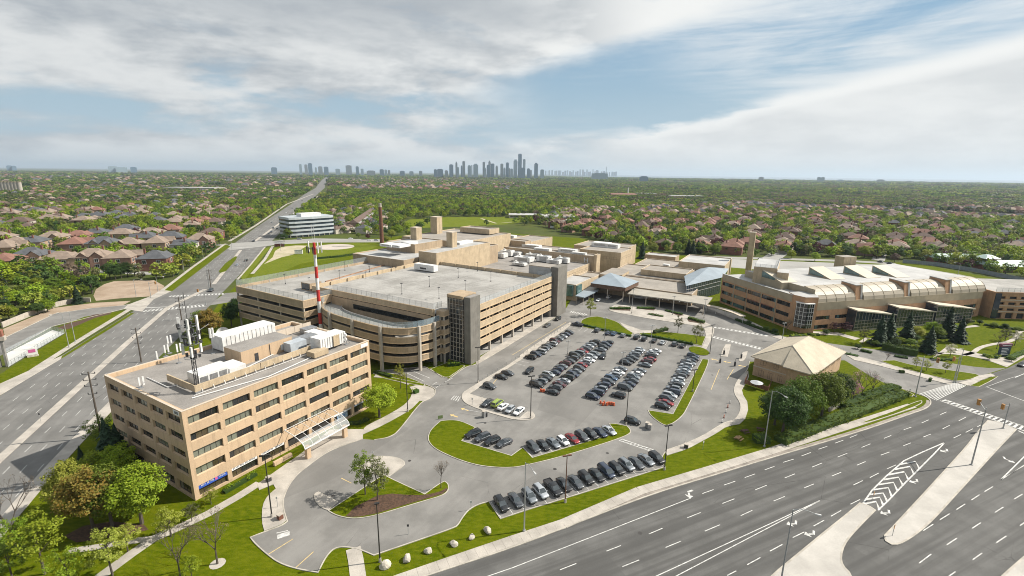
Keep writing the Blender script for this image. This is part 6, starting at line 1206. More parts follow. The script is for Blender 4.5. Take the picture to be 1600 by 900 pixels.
bl = [(385, 408, 'suv', 'black'), (370.5, 415, 'sedan', 'silver'), (396.5, 377.5, 'suv', 'charcoal'), (425, 348, 'sedan', 'silver'), (427, 357, 'suv', 'charcoal'), (433, 358, 'sedan', 'black'), (424, 363, 'sedan', 'navy'), (472, 314, 'suv', 'charcoal'), (447, 333, 'sedan', 'white'), (457, 326, 'suv', 'silver'), (420, 366, 'van', 'charcoal'), (440, 347, 'sedan', 'grey'), (452, 343, 'suv', 'black'), (330, 455, 'suv', 'charcoal')]
for i, (x, y, k, col) in enumerate(bl): car(k, col, G(x, y), 109 if x > 410 or x == 385 else 289, f'{col} {KINDNAME[k]} on the boulevard, {nth(i)} of the moving cars there', 'cars driving on the boulevard', 'car', full=i < 3)
sg = [(577, 376.5, 0), (588, 376.5, 0), (548, 373.5, 0), (468, 374.5, 0), (1378, 401, 1), (1390, 413, 1), (1188, 405, 1), (1375, 410, 1)]
for i, (x, y, z) in enumerate(sg): car('suv' if i % 2 else 'sedan', ('white', 'silver', 'white', 'silver', 'white', 'charcoal', 'grey', 'black')[i], G(x, y), 15 if not z else 100, ('white sedan first of two on the helipad road', 'silver car second of two on the helipad road', 'white car by the annex of the banded office', 'silver car before the banded office', 'white car on the side street behind the pavilion', 'charcoal car at the mouth of the side street behind the pavilion', 'grey car by the hospital chimney tower', 'black car on the side street kerb')[i], None, 'car', full=False)
# bus under the curved canopy
q = G(1003, 467); bf = Frame(-10, q[:2]); t = thing('shuttle_bus', q, 'white shuttle bus waiting beneath the long curved canopy', 'bus'); b = MB()
b.hexa([bf.p(-4.2, -1.2, .45), bf.p(4.0, -1.2, .45), bf.p(4.0, 1.2, .45), bf.p(-4.2, 1.2, .45)], [bf.p(-4.2, -1.15, 3.1), bf.p(3.2, -1.15, 3.1), bf.p(3.2, 1.15, 3.1), bf.p(-4.2, 1.15, 3.1)]); b.box(bf, 3.6, 5.2, -1.05, 1.05, .45, 1.5); b.build('body', PAINT['white'], t)
for i in range(5): b = MB(); b.box(bf, -3.9 + i * 1.35, -2.7 + i * 1.35, -1.22, -1.16, 1.55, 2.55); b.build('window', M_glasscar, t)
for a in (-2.8, 3.6):
    for s in (-1, 1): inst('wheel', WHEEL, bf.p(a, s * 1.05, .45) - parent_loc(t), t, bf.az, (.45, 1.2, .45))
# ---------------------------------------------------------------- lamps, poles, signals
M_lamppole = mat('black_lamp_paint', (0.03, 0.028, 0.027), 0.5, 0.2, 2.0); M_steel = mat('steel_pole', (0.36, 0.37, 0.37), 0.5, 0.12, 1.2, metallic=.3); M_brownpole = mat('brown_lamp_paint', (0.14, 0.07, 0.045), 0.6, 0.2, 1.0); M_wood = mat('weathered_pole_wood', (0.10, 0.082, 0.066), 0.9, 0.25, 1.5, stretch=(6, 6, .6)); M_sig = mat('signal_yellow_box', (0.42, 0.20, 0.05), 0.5, 0.15, 2.0)
def lamp(base, topy, mt, label, heads=2, group=None, hw=.55):
    p = G(*base); h = top_z(base, topy); t = thing('lamp_post', p, label, 'lamp post', group); b = MB(); b.tube(p, p + Vector((0, 0, .8)), .28, .24, 8); b.build('footing', M_conc, t); b = MB(); b.tube(p, p + Vector((0, 0, h)), .14, .09, 8); b.build('pole', mt, t)
    for i in range(heads):
        an = .3 + pi * i; c = p + Vector((cos(an) * hw, sin(an) * hw, h)); b = MB(); b.box(Frame(math.degrees(an), c[:2]), -.42, .42, -.2, .2, h - .06, h + .16); b.tube(p + Vector((0, 0, h)), c, .05, n=4); b.build('lamp_head', mt, t)
    return t
lamp((425, 808), 712, M_lamppole, 'black lamp post on the paved nose left of the turning loop'); lamp((594, 878), 787, M_lamppole, 'black lamp post on the lawn beside the white boulders', 1, hw=.05); lamp((747, 598), 543, M_lamppole, 'black lamp post at the start of the parking divider'); lamp((829, 654), 588, M_lamppole, 'dark lamp post on the divider nose beside white cars'); lamp((637, 643), 576, M_lamppole, 'black lamp post on the grass beside the bright round tree', 1, hw=.05)
lamp((883, 785), 712, M_brownpole, 'brown lamp post behind the long row by the avenue'); lamp((1038, 734), 665, M_lamppole, 'brown black lamp post at the right end of the long row'); lamp((978, 664), 610, M_lamppole, 'dark lamp post by the tip of the parking lawn'); lamp((1082, 612), 578, M_lamppole, 'dark lamp post on the narrow parking lawn'); lamp((1109, 553), 508, M_lamppole, 'dark lamp post on the corner paving by the bicycles')
for (x, y), ty, lb in (((887, 554), 533, 'grey lamp post in the first double row'), ((972, 577), 551, 'grey lamp post in the second double row'), ((944, 533), 497, 'grey lamp post on the far side of the upper left lawn'), ((1016, 546), 509, 'grey lamp post between cars at the upper lawn'), ((1051, 492), 463, 'white lamp post in the entrance plaza, left'), ((1100, 497), 468, 'white lamp post in the entrance plaza, right'), ((987, 490), 452, 'white lamp post between the entrance planters'), ((1222, 532), 505, 'grey lamp post before the pavilion corner')): lamp((x, y), ty, M_steel, lb, 2, 'grey campus lamp posts')
def cobra(base, topy, arm, label, group='street lights with curved arms', h=None):
    p = G(*base); h = top_z(base, topy); t = thing('street_light', p, label, 'street light', group); b = MB(); b.tube(p, p + Vector((0, 0, .35)), .3, n=8); b.tube(p, p + Vector((0, 0, h)), .15, .08, 8); b.build('pole', M_steel, t)
    b = MB(); a = Vector((cos(radians(arm)), sin(radians(arm)), 0)); pts = [p + Vector((0, 0, h - .1)), p + a * .9 + Vector((0, 0, h + .35)), p + a * 2.2 + Vector((0, 0, h + .3)), p + a * 3.2 + Vector((0, 0, h + .05))]
    for i in range(3): b.tube(pts[i], pts[i + 1], .06, .05, 6)
    b.build('arm', M_steel, t); b = MB(); b.tube(pts[3] - a * .1, pts[3] + a * .75 + Vector((0, 0, -.08)), .10, .2, 8); b.build('lamp_head', M_metalw, t); return t
cobra((819, 830), 723, -64, 'tall grey street light on the avenue lawn nearest the boulders'); cobra((1194, 698), 611, -64, 'tall grey street light by the hedge and picnic tables'); cobra((1219, 915), 796, -20, 'tall dark street light on the median nearest the camera')
cobra((1493, 598), 545, 200, 'grey street light at the junction beside the drive lawn'); cobra((108, 543), 491, 200, 'pale street light left of two by the fenced compound', h=10); cobra((118, 535), 488, 200, 'pale street light right of two by the fenced compound')
for i, (x, y, ty) in enumerate([(363, 394, 370), (384, 412, 390), (439, 392, 372), (213, 463, 437), (327, 452, 418), (318, 405, 385), (288, 427, 407), (247, 455, 433), (430, 345, 330), (462, 328, 314), (1555, 470, 444), (1496, 432, 412), (1478, 418, 401), (1178, 400, 385)]): cobra((x, y), ty, 20 if x < 600 else 100, f'slim distant street light, {nth(i)} counted along boulevard and mall', 'distant street lights')
def wood_pole(base, topy, label):
    p = G(*base); h = top_z(base, topy); t = thing('utility_pole', p, label, 'utility pole', 'utility poles along the boulevard'); b = MB(); b.tube(p, p + Vector((0, 0, h)), .26, .16, 8); b.build('pole', M_wood, t)
    for k, z in enumerate((h - .6, h - 2.2, h - 3.8, h - 6)): 
        b = MB(); a = Vector((cos(radians(19.5)), sin(radians(19.5)), 0)); w = 1.3 if k < 3 else .9; b.tube(p - a * w + Vector((0, 0, z)), p + a * w + Vector((0, 0, z)), .07, n=4)
        for s in (-1, 1): b.tube(p + a * w * s + Vector((0, 0, z)), p + a * w * s + Vector((0, 0, z + .45)), .1, n=6)
        b.build('crossarm', M_metald, t)
    return p + Vector((0, 0, h))
wp = [wood_pole((159, 684), 581, 'wooden utility pole beside the rear corner of the office'), wood_pole((221, 566), 512, 'wooden utility pole beyond the office roof'), wood_pole((284, 500), 464, 'wooden utility pole seen above the white aerials'), wood_pole((330, 452), 421, 'farthest wooden utility pole by the crossroads')]
def signal(base, topy, arm_az, L, label):
    p = G(*base); h = top_z(base, topy); t = thing('traffic_signal', p, label, 'traffic light'); b = MB(); b.tube(p, p + Vector((0, 0, h)), .17, .10, 8); b.tube(p, p + Vector((0, 0, .3)), .35, n=8); b.build('pole', M_steel, t)
    a = Vector((cos(radians(arm_az)), sin(radians(arm_az)), 0)); zc = h - .8; b = MB(); b.tube(p + Vector((0, 0, zc)), p + a * L + Vector((0, 0, zc + .5)), .08, .05, 6); b.build('arm', M_steel, t)
    fr = Frame(arm_az, (p + a * L)[:2]); b = MB(); b.box(fr, -.3, .3, -.3, .3, zc - .5, zc + 1.0); b.build('signal_head', M_sig, t)
    b = MB()
    for k in range(3): c = fr.p(0, -.34, zc - .25 + k * .45); b.tube(c, c - fr.b * -.06, .15, n=10)
    b.build('lens', M_metald, t); return t
signal((1517.5, 727), 637, 62, 4.5, 'tall traffic signal on the median with an arm and yellow head'); signal((1567, 670), 630, 200, 3.0, 'shorter traffic signal at the tip of the median'); signal((1430, 620), 557, -30, 3.4, 'traffic signal pole on the corner by the hedge'); signal((1490, 598), 556, 205, 3.6, 'traffic signal at the far side of the drive mouth')
signal((322, 476), 452, 190, 3, 'distant traffic signal at the boulevard crossing near the garage'); signal((236, 465), 441, 20, 3, 'distant traffic signal by the dirt lot')
# ---------------------------------------------------------------- small street furniture
def rock(px, s, label, seed):
    p = G(*px); r = random.Random(seed); bm = bmesh.new(); bmesh.ops.create_icosphere(bm, subdivisions=2, radius=1)
    dirs = [Vector((r.uniform(-1, 1), r.uniform(-1, 1), r.uniform(-.2, 1))).normalized() for _ in range(9)]
    for v in bm.verts:
        k = 1.0
        for d in dirs:
            q = v.co.dot(d)
            if q > .72: v.co -= d * (q - .72) * .9
        v.co = Vector((v.co.x * s * 1.05, v.co.y * s * .8, max(-.1, v.co.z * s * .75 + s * .45)))
    me = bpy.data.meshes.new('boulder'); bm.to_mesh(me); bm.free(); me.materials.append(M_rock); o = bpy.data.objects.new('boulder', me); COL.objects.link(o); o.location = p; o.rotation_euler = (0, 0, r.uniform(0, 6)); tag(o, label, 'boulder', 'boulders on the avenue lawn')
M_rock = mat('pale_limestone', (0.50, 0.46, 0.39), 0.9, 0.2, 1.6, fine=.4, fscale=9)
for i, (x, y, s) in enumerate([(602, 886, 1.15), (636, 876, 1.0), (669, 863, .85), (709, 852, .9), (737, 841, .75), (762, 831, 1.0)]): rock((x, y), s, f'pale boulder on the avenue lawn, {nth(i)} of six from the left', i)
def picnic(px, az, mt, label):
    p = G(*px); fr = Frame(az, p[:2]); t = thing('picnic_table', p, label, 'picnic table', 'picnic tables')
    for j in range(4): b = MB(); b.box(fr, -1.0, 1.0, -.44 + j * .22, -.24 + j * .22, .72, .76); b.build('top_plank', mt, t)
    for s in (-1, 1): b = MB(); b.box(fr, -1.0, 1.0, s * .82 - .15, s * .82 + .15, .43, .47); b.build('seat', mt, t)
    for s in (-1, 1):
        b = MB(); b.tube(fr.p(s * .7, -.75, 0), fr.p(s * .7, -.25, .72), .05, n=4); b.tube(fr.p(s * .7, .75, 0), fr.p(s * .7, .25, .72), .05, n=4); b.tube(fr.p(s * .7, -.85, .42), fr.p(s * .7, .85, .42), .045, n=4); b.build('leg', mt, t)
M_redwood = mat('dark_red_timber', (0.10, 0.045, 0.035), .8, .2, 2); M_pine = mat('fresh_timber', (0.36, 0.22, 0.11), .8, .15, 2)
picnic((1164, 676), 20, M_redwood, 'dark red picnic table on the lawn, middle of three'); picnic((1154, 687), 40, M_pine, 'fresh tan picnic table on the sunny lawn'); picnic((1188, 673), -20, M_redwood, 'dark picnic table in the shade of the big trees')
M_orange = mat('barrier_orange', (0.55, 0.12, 0.05), .5, .12, 2)
for g, (cx_, cy_, n, nm) in enumerate(((948.5, 632, 8, 'second'), (847.5, 612.5, 3, 'first'))):
    c = G(cx_, cy_)
    for i in range(n):
        p = c + Vector(((2.2 if n > 4 else .8) * (2 * (i + .5) / n - 1), rc.uniform(-.9, .9), 0)); fr = Frame(rc.uniform(0, 180), p[:2]); t = thing('traffic_barrel', p, f'{nth(i)} bright orange barrel from the left at the end of the {nm} double row', 'barrel', f'orange barrels at the {nm} double row'); b = MB(); b.tube(p, p + Vector((0, 0, 1.0)), .34, .27, 9); b.build('body', M_orange, t); b = MB(); b.tube(p, p + Vector((0, 0, .08)), .45, n=8); b.build('base', M_trim, t)
for px, lb in (((756, 652), 'grey pay machine on the exit lane by the divider nose'), ((1011, 668), 'grey pay machine left of two by the parking lawn'), ((1015, 671), 'grey pay machine right of two by the parking lawn'), ((1072, 700), 'dark litter bin on the curved footpath'), ((420, 752), 'dark bin on the office plaza'), ((438, 811), 'brown square planter on the paved nose')):
    p = G(*px); fr = Frame(59, p[:2]); t = thing('pay_machine' if 'pay' in lb else ('litter_bin' if 'bin' in lb else 'planter'), p, lb, 'machine' if 'pay' in lb else ('bin' if 'bin' in lb else 'planter')); b = MB(); hh = 1.9 if px[0] == 756 else (1.5 if 'pay' in lb else 1.1); b.box(fr, -.45, .45, -.45, .45, .1, hh); b.build('body', M_metalg if 'pay' in lb else (M_copper if 'planter' in lb else M_metald), t); b = MB(); b.box(fr, -.52, .52, -.52, .52, hh, hh + .1); b.build('lid', M_colm, t)
p = G(760, 651); t = thing('barrier_arm', p, 'slim boom barrier beside the grey pay machine', 'barrier'); b = MB(); b.tube(p + Vector((0, 0, 1)), G(725, 645) + Vector((0, 0, 1.1)), .06, n=4); b.build('boom', M_whitep, t); b = MB(); b.box(Frame(59, p[:2]), -.25, .25, -.25, .25, .05, 1.2); b.build('post', M_metald, t)
for i, (x, y) in enumerate([(1131, 554), (1158, 560), (1148, 572), (1125, 567)]):
    p = G(x, y); t = thing('gate_machine', p, f'black ticket machine at the exit booths, {nth(i)} of four', 'machine', 'ticket machines at the exit'); b = MB(); b.box(Frame(59, p[:2]), -.3, .3, -.3, .3, .05, 1.7); b.build('body', M_metald, t); b = MB(); b.tube(p + Vector((0, 0, 1.7)), p + Vector((0, 0, 2.8)), .05, n=4); b.build('post', M_metald, t)
for i, (x, y) in enumerate([(1140, 630), (1137, 637), (1134, 645), (1131, 653), (1128, 660)]):
    p = G(x, y); t = thing('marker_post', p, f'striped marker post on the exit lane, {nth(i)} from the building', 'post', 'striped posts on the exit lane'); b = MB(); b.tube(p, p + Vector((0, 0, 1.0)), .12, n=6); b.build('post', M_orange if i % 2 else M_whitep, t); b = MB(); b.tube(p, p + Vector((0, 0, .1)), .3, n=6); b.build('base', M_trim, t)
dv = [G(893, 505), G(846, 535), G(812, 557), G(770, 583), G(745, 600)]
k = 0
for i in range(len(dv) - 1):
    n = int((dv[i + 1] - dv[i]).length / 3)
    for j in range(n):
        p = dv[i].lerp(dv[i + 1], j / n); o = MB(); o.tube(p, p + Vector((0, 0, 1.0)), .07, n=5); tag(o.build('bollard', M_steel), f'thin grey bollard along the parking divider, {nth(k)} from its far end', 'bollard', 'bollards along the divider'); k += 1
def sign(px, h, w, hh, mt, az, label, name='road_sign'):
    p = G(*px); t = thing(name, p, label, 'sign'); b = MB(); b.tube(p, p + Vector((0, 0, h)), .05, n=5); b.build('post', M_steel, t); b = MB(); b.box(Frame(az, p[:2]), -w / 2, w / 2, -.07, -.05, h - hh, h); b.build('plate', mt, t)
sign((738, 633), 2.4, .45, .6, M_metalw, -20, 'small white sign on the divider nose'); sign((434, 793), 2.6, .35, .5, M_metalw, 0, 'thin sign post on the paved nose'); sign((1098, 702), 2.4, .4, .5, M_metalw, 30, 'thin sign post on the curved footpath'); sign((583, 717), 2.2, .4, .5, M_metalw, 0, 'small sign on the loop island tip'); sign((638, 835), 2.3, .4, .5, M_metald, 0, 'dark sign seen from behind at the loop kerb'); sign((736, 797), 2.3, .4, .6, M_metalw, 0, 'sign post where the long row begins'); sign((1394, 838), 2.6, .7, .9, M_sig, 40, 'keep right sign on the rounded median nose'); sign((1363, 782), 2.2, .7, .9, M_sig, 40, 'sign on the nose of the striped wedge'); sign((64, 659), 2.6, .4, .5, M_metald, 0, 'thin sign on the boulevard median'); sign((1420, 618), 2.4, .5, .6, M_metalw, 0, 'small sign at the hedge corner'); sign((688, 655), 1.2, 1.4, 1.0, mat('sign_green', (.16, .22, .08), .6, .1), 20, 'squat green sign at the tip of the parking lawn')
# hospital monument sign, pylon sign and compound at the left edge
p = G(1567, 557); fr = Frame(10, p[:2]); t = thing('monument_sign', p, 'dark blue hospital directory sign with a maroon top among shrubs', 'sign'); b = MB(); b.box(fr, -2.4, 2.4, -.4, .4, 0, 4.3); b.build('panel', mat('sign_navy', (.035, .06, .09), .5, .1), t); b = MB(); b.box(fr, -2.7, 2.7, -.5, .5, 4.32, 5.4); b.build('header', mat('sign_maroon', (.16, .04, .07), .5, .1), t); b = MB()
for i in range(5): b.box(fr, -2.1, 1.4 - (i % 3) * .5, -.44, -.41, .9 + i * .62, 1.15 + i * .62)
b.box(fr, -2.3, 2.2, -.54, -.51, 4.7, 4.95); b.build('lettering', M_signwhite, t)
p = G(4, 573); fr = Frame(30, p[:2]); t = thing('pylon_sign', p, 'tall brick and white pylon sign cut by the left picture edge', 'sign'); b = MB(); b.box(fr, -2.6, -.2, -.6, .6, 0, 9.5); b.box(fr, 1.0, 1.6, -.6, .6, 0, 9.5); b.build('leg', mat('grey_block', (.24, .23, .22), .9, .2), t); b = MB(); b.box(fr, -3.4, 2.4, -.9, .9, 9.5, 11.0); b.build('beam', M_colm, t); b = MB(); b.box(fr, -3.1, 2.0, -.8, .8, 11.0, 13.2); b.build('brick_band', M_brickred, t); b = MB(); b.box(fr, -2.8, 1.4, -.75, .75, 13.2, 17.0); b.build('panel', M_signwhite, t); b = MB(); b.box(fr, -2.2, .9, -.8, -.76, 13.8, 16.2); b.build('screen', mat('sign_screen', (.03, .05, .09), .2, .3), t)
fence_line('compound_fence', GP([(13, 574), (60, 545), (101, 521), (82, 516), (46, 534), (9, 553)]), .05, 1.9, 'white mesh fence round the concrete compound beside the side road', gap=2.2)
p = G(52, 557); fr = Frame(40, p[:2]); t = thing('notice_board', p, 'white notice board standing on the grass by the compound', 'board'); b = MB(); b.box(fr, -1.4, 1.4, -.1, .1, .7, 3.3); b.build('panel', M_signwhite, t); b = MB(); b.box(fr, -1.0, .9, -.14, -.11, 1.6, 2.8); b.build('print', M_pink, t); b = MB(); b.box(fr, -1.5, 1.5, -.5, .5, 0, .5); b.build('base', M_rock, t)
w = MB(); stroke(w, GP([(4, 512), (45, 495), (85, 480), (115, 473), (142, 472)]), .5, 0, 2.4); tag(w.build('retaining_wall', M_colm), 'long pale retaining wall above the side road on the left', 'wall')
w = MB(); stroke(w, GP([(1295, 643), (1310, 636), (1332, 627)]), .5, 0, 1.2); tag(w.build('garden_wall', M_colm), 'short pale stone wall showing in the hedge by the avenue', 'wall')
p = G(437, 386); t = thing('fire_truck', p, 'dark red truck parked at the corner of the helipad field', 'truck'); fr = Frame(20, p[:2]); b = MB(); b.box(fr, -4, 2, -1.3, 1.3, .7, 3.2); b.box(fr, 2.1, 4.2, -1.25, 1.25, .7, 2.9); b.build('body', PAINT['maroon'], t)
b = MB(); b.box(fr, 3.0, 4.25, -1.27, 1.27, 1.8, 2.6); b.build('window', M_glasscar, t)
for a in (-2.8, 3.0):
    for s in (-1, 1): inst('wheel', WHEEL, fr.p(a, s * 1.15, .5) - parent_loc(t), t, fr.az, (.5, 1.2, .5))
p = G(467, 397); t = thing('site_cabin', p, 'small white cabin on the field behind the mast', 'cabin'); fr = Frame(15, p[:2]); b = MB(); b.box(fr, -3, 3, -1.4, 1.4, .3, 3.3); b.build('body', M_metalw, t); b = MB(); b.box(fr, -3.05, 3.05, -1.45, 1.45, 3.3, 3.5); b.build('roof', M_metalg, t)
# ---------------------------------------------------------------- foliage
def leaf_mat(name, a, b, trans=0.35):
    mt = bpy.data.materials.new(name); mt.use_nodes = True; N = NT(mt.node_tree); N.n.remove(N.n['Principled BSDF'])
    g = N.new('ShaderNodeNewGeometry'); oi = N.new('ShaderNodeObjectInfo')
    c = N.mix(g.outputs['Random Per Island'], a, b); h = N.new('ShaderNodeHueSaturation'); N.put(h.inputs['Hue'], N.lin(oi.outputs['Random'], 0, 1, .482, .515)); N.put(h.inputs['Value'], N.lin(N.math('FRACT', N.math('MULTIPLY', oi.outputs['Random'], 7.31)), 0, 1, .72, 1.25)); N.l.new(c, h.inputs['Color'])
    d = N.new('ShaderNodeBsdfPrincipled'); N.l.new(h.outputs[0], d.inputs['Base Color']); d.inputs['Roughness'].default_value = .6; d.inputs['Specular IOR Level'].default_value = .2
    t = N.new('ShaderNodeBsdfTranslucent'); N.l.new(h.outputs[0], t.inputs[0]); mx = N.new('ShaderNodeMixShader'); mx.inputs[0].default_value = trans; N.l.new(d.outputs[0], mx.inputs[1]); N.l.new(t.outputs[0], mx.inputs[2]); N.l.new(mx.outputs[0], N.n['Material Output'].inputs[0])
    MATS[name] = mt; return mt
LM = {'bright': leaf_mat('leaf_bright', (0.175, 0.270, 0.014), (0.280, 0.355, 0.030)), 'mid': leaf_mat('leaf_mid', (0.095, 0.165, 0.018), (0.160, 0.230, 0.028)), 'dark': leaf_mat('leaf_dark', (0.036, 0.074, 0.018), (0.062, 0.112, 0.024)), 'yellow': leaf_mat('leaf_yellowgreen', (0.210, 0.250, 0.028), (0.290, 0.310, 0.060)), 'rust': leaf_mat('leaf_rust', (0.220, 0.130, 0.025), (0.200, 0.185, 0.040)), 'olive': leaf_mat('leaf_olive', (0.110, 0.120, 0.045), (0.165, 0.165, 0.075)), 'wine': leaf_mat('leaf_wine', (0.055, 0.016, 0.020), (0.10, 0.035, 0.035)), 'pink': leaf_mat('blossom_pink', (0.42, 0.20, 0.26), (0.52, 0.34, 0.38)), 'bare': leaf_mat('bud_brown', (0.150, 0.110, 0.085), (0.190, 0.145, 0.105)), 'spruce': leaf_mat('spruce_needles', (0.020, 0.042, 0.022), (0.040, 0.070, 0.036), .15), 'cream': leaf_mat('blossom_cream', (0.36, 0.36, 0.26), (0.46, 0.44, 0.33))}
M_bark = mat('grey_bark', (0.095, 0.078, 0.064), .95, .25, 3.0, stretch=(4, 4, .7), bump=.4)
def leafcloud(mb, centres, per, leaf, r, up=.45, out=.6, mid=None):
    for c in centres:
        c = Vector(c[:3]); 
        for _ in range(per):
            d = Vector((r.gauss(0, 1), r.gauss(0, 1), r.gauss(0, 1))).normalized(); rad = mb._cr * (r.random() ** .45); p = c + Vector((d.x, d.y, d.z * .75)) * rad
            o = (p - (mid or Vector((0, 0, 0)))).normalized(); n = (o * out + Vector((0, 0, up)) + Vector((r.uniform(-1, 1), r.uniform(-1, 1), r.uniform(-1, 1))) * .75).normalized()
            u = n.orthogonal().normalized(); w = n.cross(u); a = r.uniform(0, 6.3); u, w = u * cos(a) + w * sin(a), w * cos(a) - u * sin(a); s = leaf * r.uniform(.6, 1.3)
            mb.face([p - u * s * .5, p + w * s * .38, p + u * s * .5, p - w * s * .38])
def crown(seed, ncl, per, leaf, cr, rx=1.0, rz=.8, z0=.55, low=-.75):
    """unit tree: total height about 1, crown radius about .42"""
    r = random.Random(seed); mb = MB(); mb._cr = cr; cs = []
    while len(cs) < ncl:
        d = Vector((r.uniform(-1, 1), r.uniform(-1, 1), r.uniform(low, 1)))
        if .35 < d.length < 1: 
            k = 1 - .25 * max(0, d.z) ** 2; cs.append((d.x * .36 * rx * k, d.y * .36 * rx * k, z0 + .03 + d.z * .36 * rz))
    leafcloud(mb, cs, per, leaf, r, mid=Vector((0, 0, z0 - .1))); return mb, cs
def trunk_mb(cs, seed, z0=.5, thick=.022, limbs=9):
    r = random.Random(seed); mb = MB(); top = Vector((r.uniform(-.02, .02), r.uniform(-.02, .02), z0 + .12)); base = Vector((0, 0, -.01)); m1 = Vector((r.uniform(-.01, .01), r.uniform(-.01, .01), .28)); mb.tube(base, m1, thick * 1.25, thick * .85, 7); mb.tube(m1, top, thick * .85, thick * .4, 6)
    for c in r.sample(cs, min(limbs, len(cs))):
        s = m1.lerp(top, r.uniform(0, .9)); e = Vector(c[:3]); mm = s.lerp(e, .5) + Vector((0, 0, .03)); mb.tube(s, mm, thick * .38, thick * .25, 4, cap=False); mb.tube(mm, e, thick * .25, thick * .08, 4, cap=False)
    return mb
TREES = {}
def reg(key, mb, cs, seed, mt='mid', thick=.022, z0=.5): TREES.setdefault(key, []).append((mb.mesh('crown', LM[mt]), trunk_mb(cs, seed, z0, thick).mesh('trunk', M_bark)))
for s in range(4): mb, cs = crown(s + 1, 130, 62, .032, .088, rz=1.0 if s % 2 else .88); reg('near', mb, cs, s)
for s in range(3): mb, cs = crown(s + 21, 60, 40, .028, .062, rx=.8, rz=1.0); reg('airy', mb, cs, s, thick=.014)
for s in range(5): mb, cs = crown(s + 31, 24, 15, .105, .13, rz=.95, z0=.5, low=-.95); reg('far', mb, cs, s)
def spruce(seed, lv, per):
    r = random.Random(seed); mb = MB()
    for i in range(lv):
        t = i / (lv - 1); z = .06 + .9 * t; R = (.21 * (1 - t) ** .85 + .012) * r.uniform(.82, 1.16)
        for k in range(max(4, int(per * (1 - t * .6)))):
            a = r.uniform(0, 6.3); rr = R * r.uniform(.58, 1.22); u = Vector((cos(a), sin(a), 0)); w = Vector((-sin(a), cos(a), 0)); b0 = Vector((0, 0, z + .035)) + u * rr * .12; e = u * rr + Vector((0, 0, z - .05 * (1 - t) - .01)); wd = rr * .30 + .008
            mb.face([b0, (b0 + e) / 2 - w * wd, e, (b0 + e) / 2 + w * wd]); mb.face([b0 + Vector((0, 0, .02)), (b0 + e) / 2 + Vector((0, 0, -.015)) - w * wd * .5, e + Vector((0, 0, -.03)), (b0 + e) / 2 + Vector((0, 0, .03))])
    mb.face([(0, 0, 1.0), (.012, 0, .93), (0, .012, .93)]); tr = MB(); tr.tube((0, 0, -.01), (0, 0, .9), .016, .004, 6); return mb.mesh('crown', LM['spruce']), tr.mesh('trunk', M_bark)
TREES['spruce'] = [spruce(s, 26, 24) for s in range(3)]; TREES['sprucefar'] = [spruce(s + 5, 9, 9) for s in range(2)]
def bare(seed, depth=6):
    r = random.Random(seed); mb = MB(); tips = []
    def grow(p, d, L, rad, k):
        e = p + d * L; mb.tube(p, e, rad, rad * .62, 5 if k > 2 else 3, cap=False)
        if k == 0: tips.append(e); return
        for _ in range(3 if k > 2 else 2):
            nd = (d + Vector((r.uniform(-1, 1), r.uniform(-1, 1), r.uniform(-.25, .6))) * .62).normalized(); grow(e, nd, L * r.uniform(.62, .82), rad * .6, k - 1)
    grow(Vector((0, 0, -.01)), Vector((0, 0, 1)), .27, .017, depth); cr = MB(); cr._cr = .025; leafcloud(cr, [t for t in tips if r.random() < .5], 2, .018, r); return cr.mesh('crown', LM['bare']), mb.mesh('trunk', M_bark)
TREES['bare'] = [bare(s) for s in range(2)]
def tree(kind, px, h, mt, label, cat='tree', name=None, group=None, w=1.0, pos=None, v=None):
    p = pos if pos is not None else G(*px); vs = TREES[kind]; cm, tm = vs[(v if v is not None else rc.randrange(len(vs))) % len(vs)]
    nm = name or {'near': 'broadleaf_tree', 'airy': 'young_tree', 'far': 'broadleaf_tree', 'spruce': 'spruce_tree', 'sprucefar': 'spruce_tree', 'bare': 'bare_tree'}[kind]
    t = thing(nm, p, label, cat, group); t.rotation_euler = (0, 0, rc.uniform(0, 6.28)); t.scale = (h * w, h * w, h); inst('trunk', tm, (0, 0, 0), t); o = inst('crown', cm, (0, 0, 0), t)
    if mt: setmat(o, LM[mt])
    return t
# foreground, left of the office
tree('near', (148, 832), 14.5, 'rust', 'large rusty orange and green tree in front of the office side', w=.85); tree('near', (176, 822), 14.0, 'mid', 'tall green tree between the orange tree and the brightest maple', w=.85); tree('near', (222, 818), 13.5, 'bright', 'brightest full maple at the office front corner', w=1.02, v=1)
tree('near', (116, 800), 12.0, 'yellow', 'yellow-green tree on the kerb side of the orange tree', w=.9); tree('near', (190, 748), 9.5, 'bright', 'fresh green tree tucked behind the orange tree by the office wall', w=1.05); tree('near', (150, 757), 8.5, 'bright', 'light green tree at the kerb beyond the orange tree', w=1.0)
tree('spruce', (177, 738), 14, None, 'dark spruce close to the office side wall', w=1.15); tree('spruce', (190, 728), 11, None, 'second dark spruce right against the office side wall', w=1.2); tree('spruce', (128, 722), 4.5, None, 'small dark spruce by the footpath shadow'); tree('airy', (162, 705), 10.5, 'mid', 'airy green tree at the rear office corner by the wooden pole', w=1.1)
tree('airy', (70, 897), 13.0, 'bright', 'fresh light green young tree near the bottom left corner', w=.95); tree('airy', (176, 899), 10.5, 'yellow', 'pale yellow-green young tree at the bottom beside the path', w=1.0); tree('airy', (28, 868), 9, 'bright', 'fresh young tree at the left edge under the bare tree', w=.9)
tree('bare', (24, 852), 15, 'bare', 'tall bare tree at the left edge over the pavement', w=.8); tree('bare', (340, 881), 11.5, 'bare', 'bare tree in its mulch ring on the sunny lawn', w=1.0, v=1); tree('bare', (282, 902), 11, 'bare', 'bare tree with fresh leaves at its foot near the bottom', w=.9)
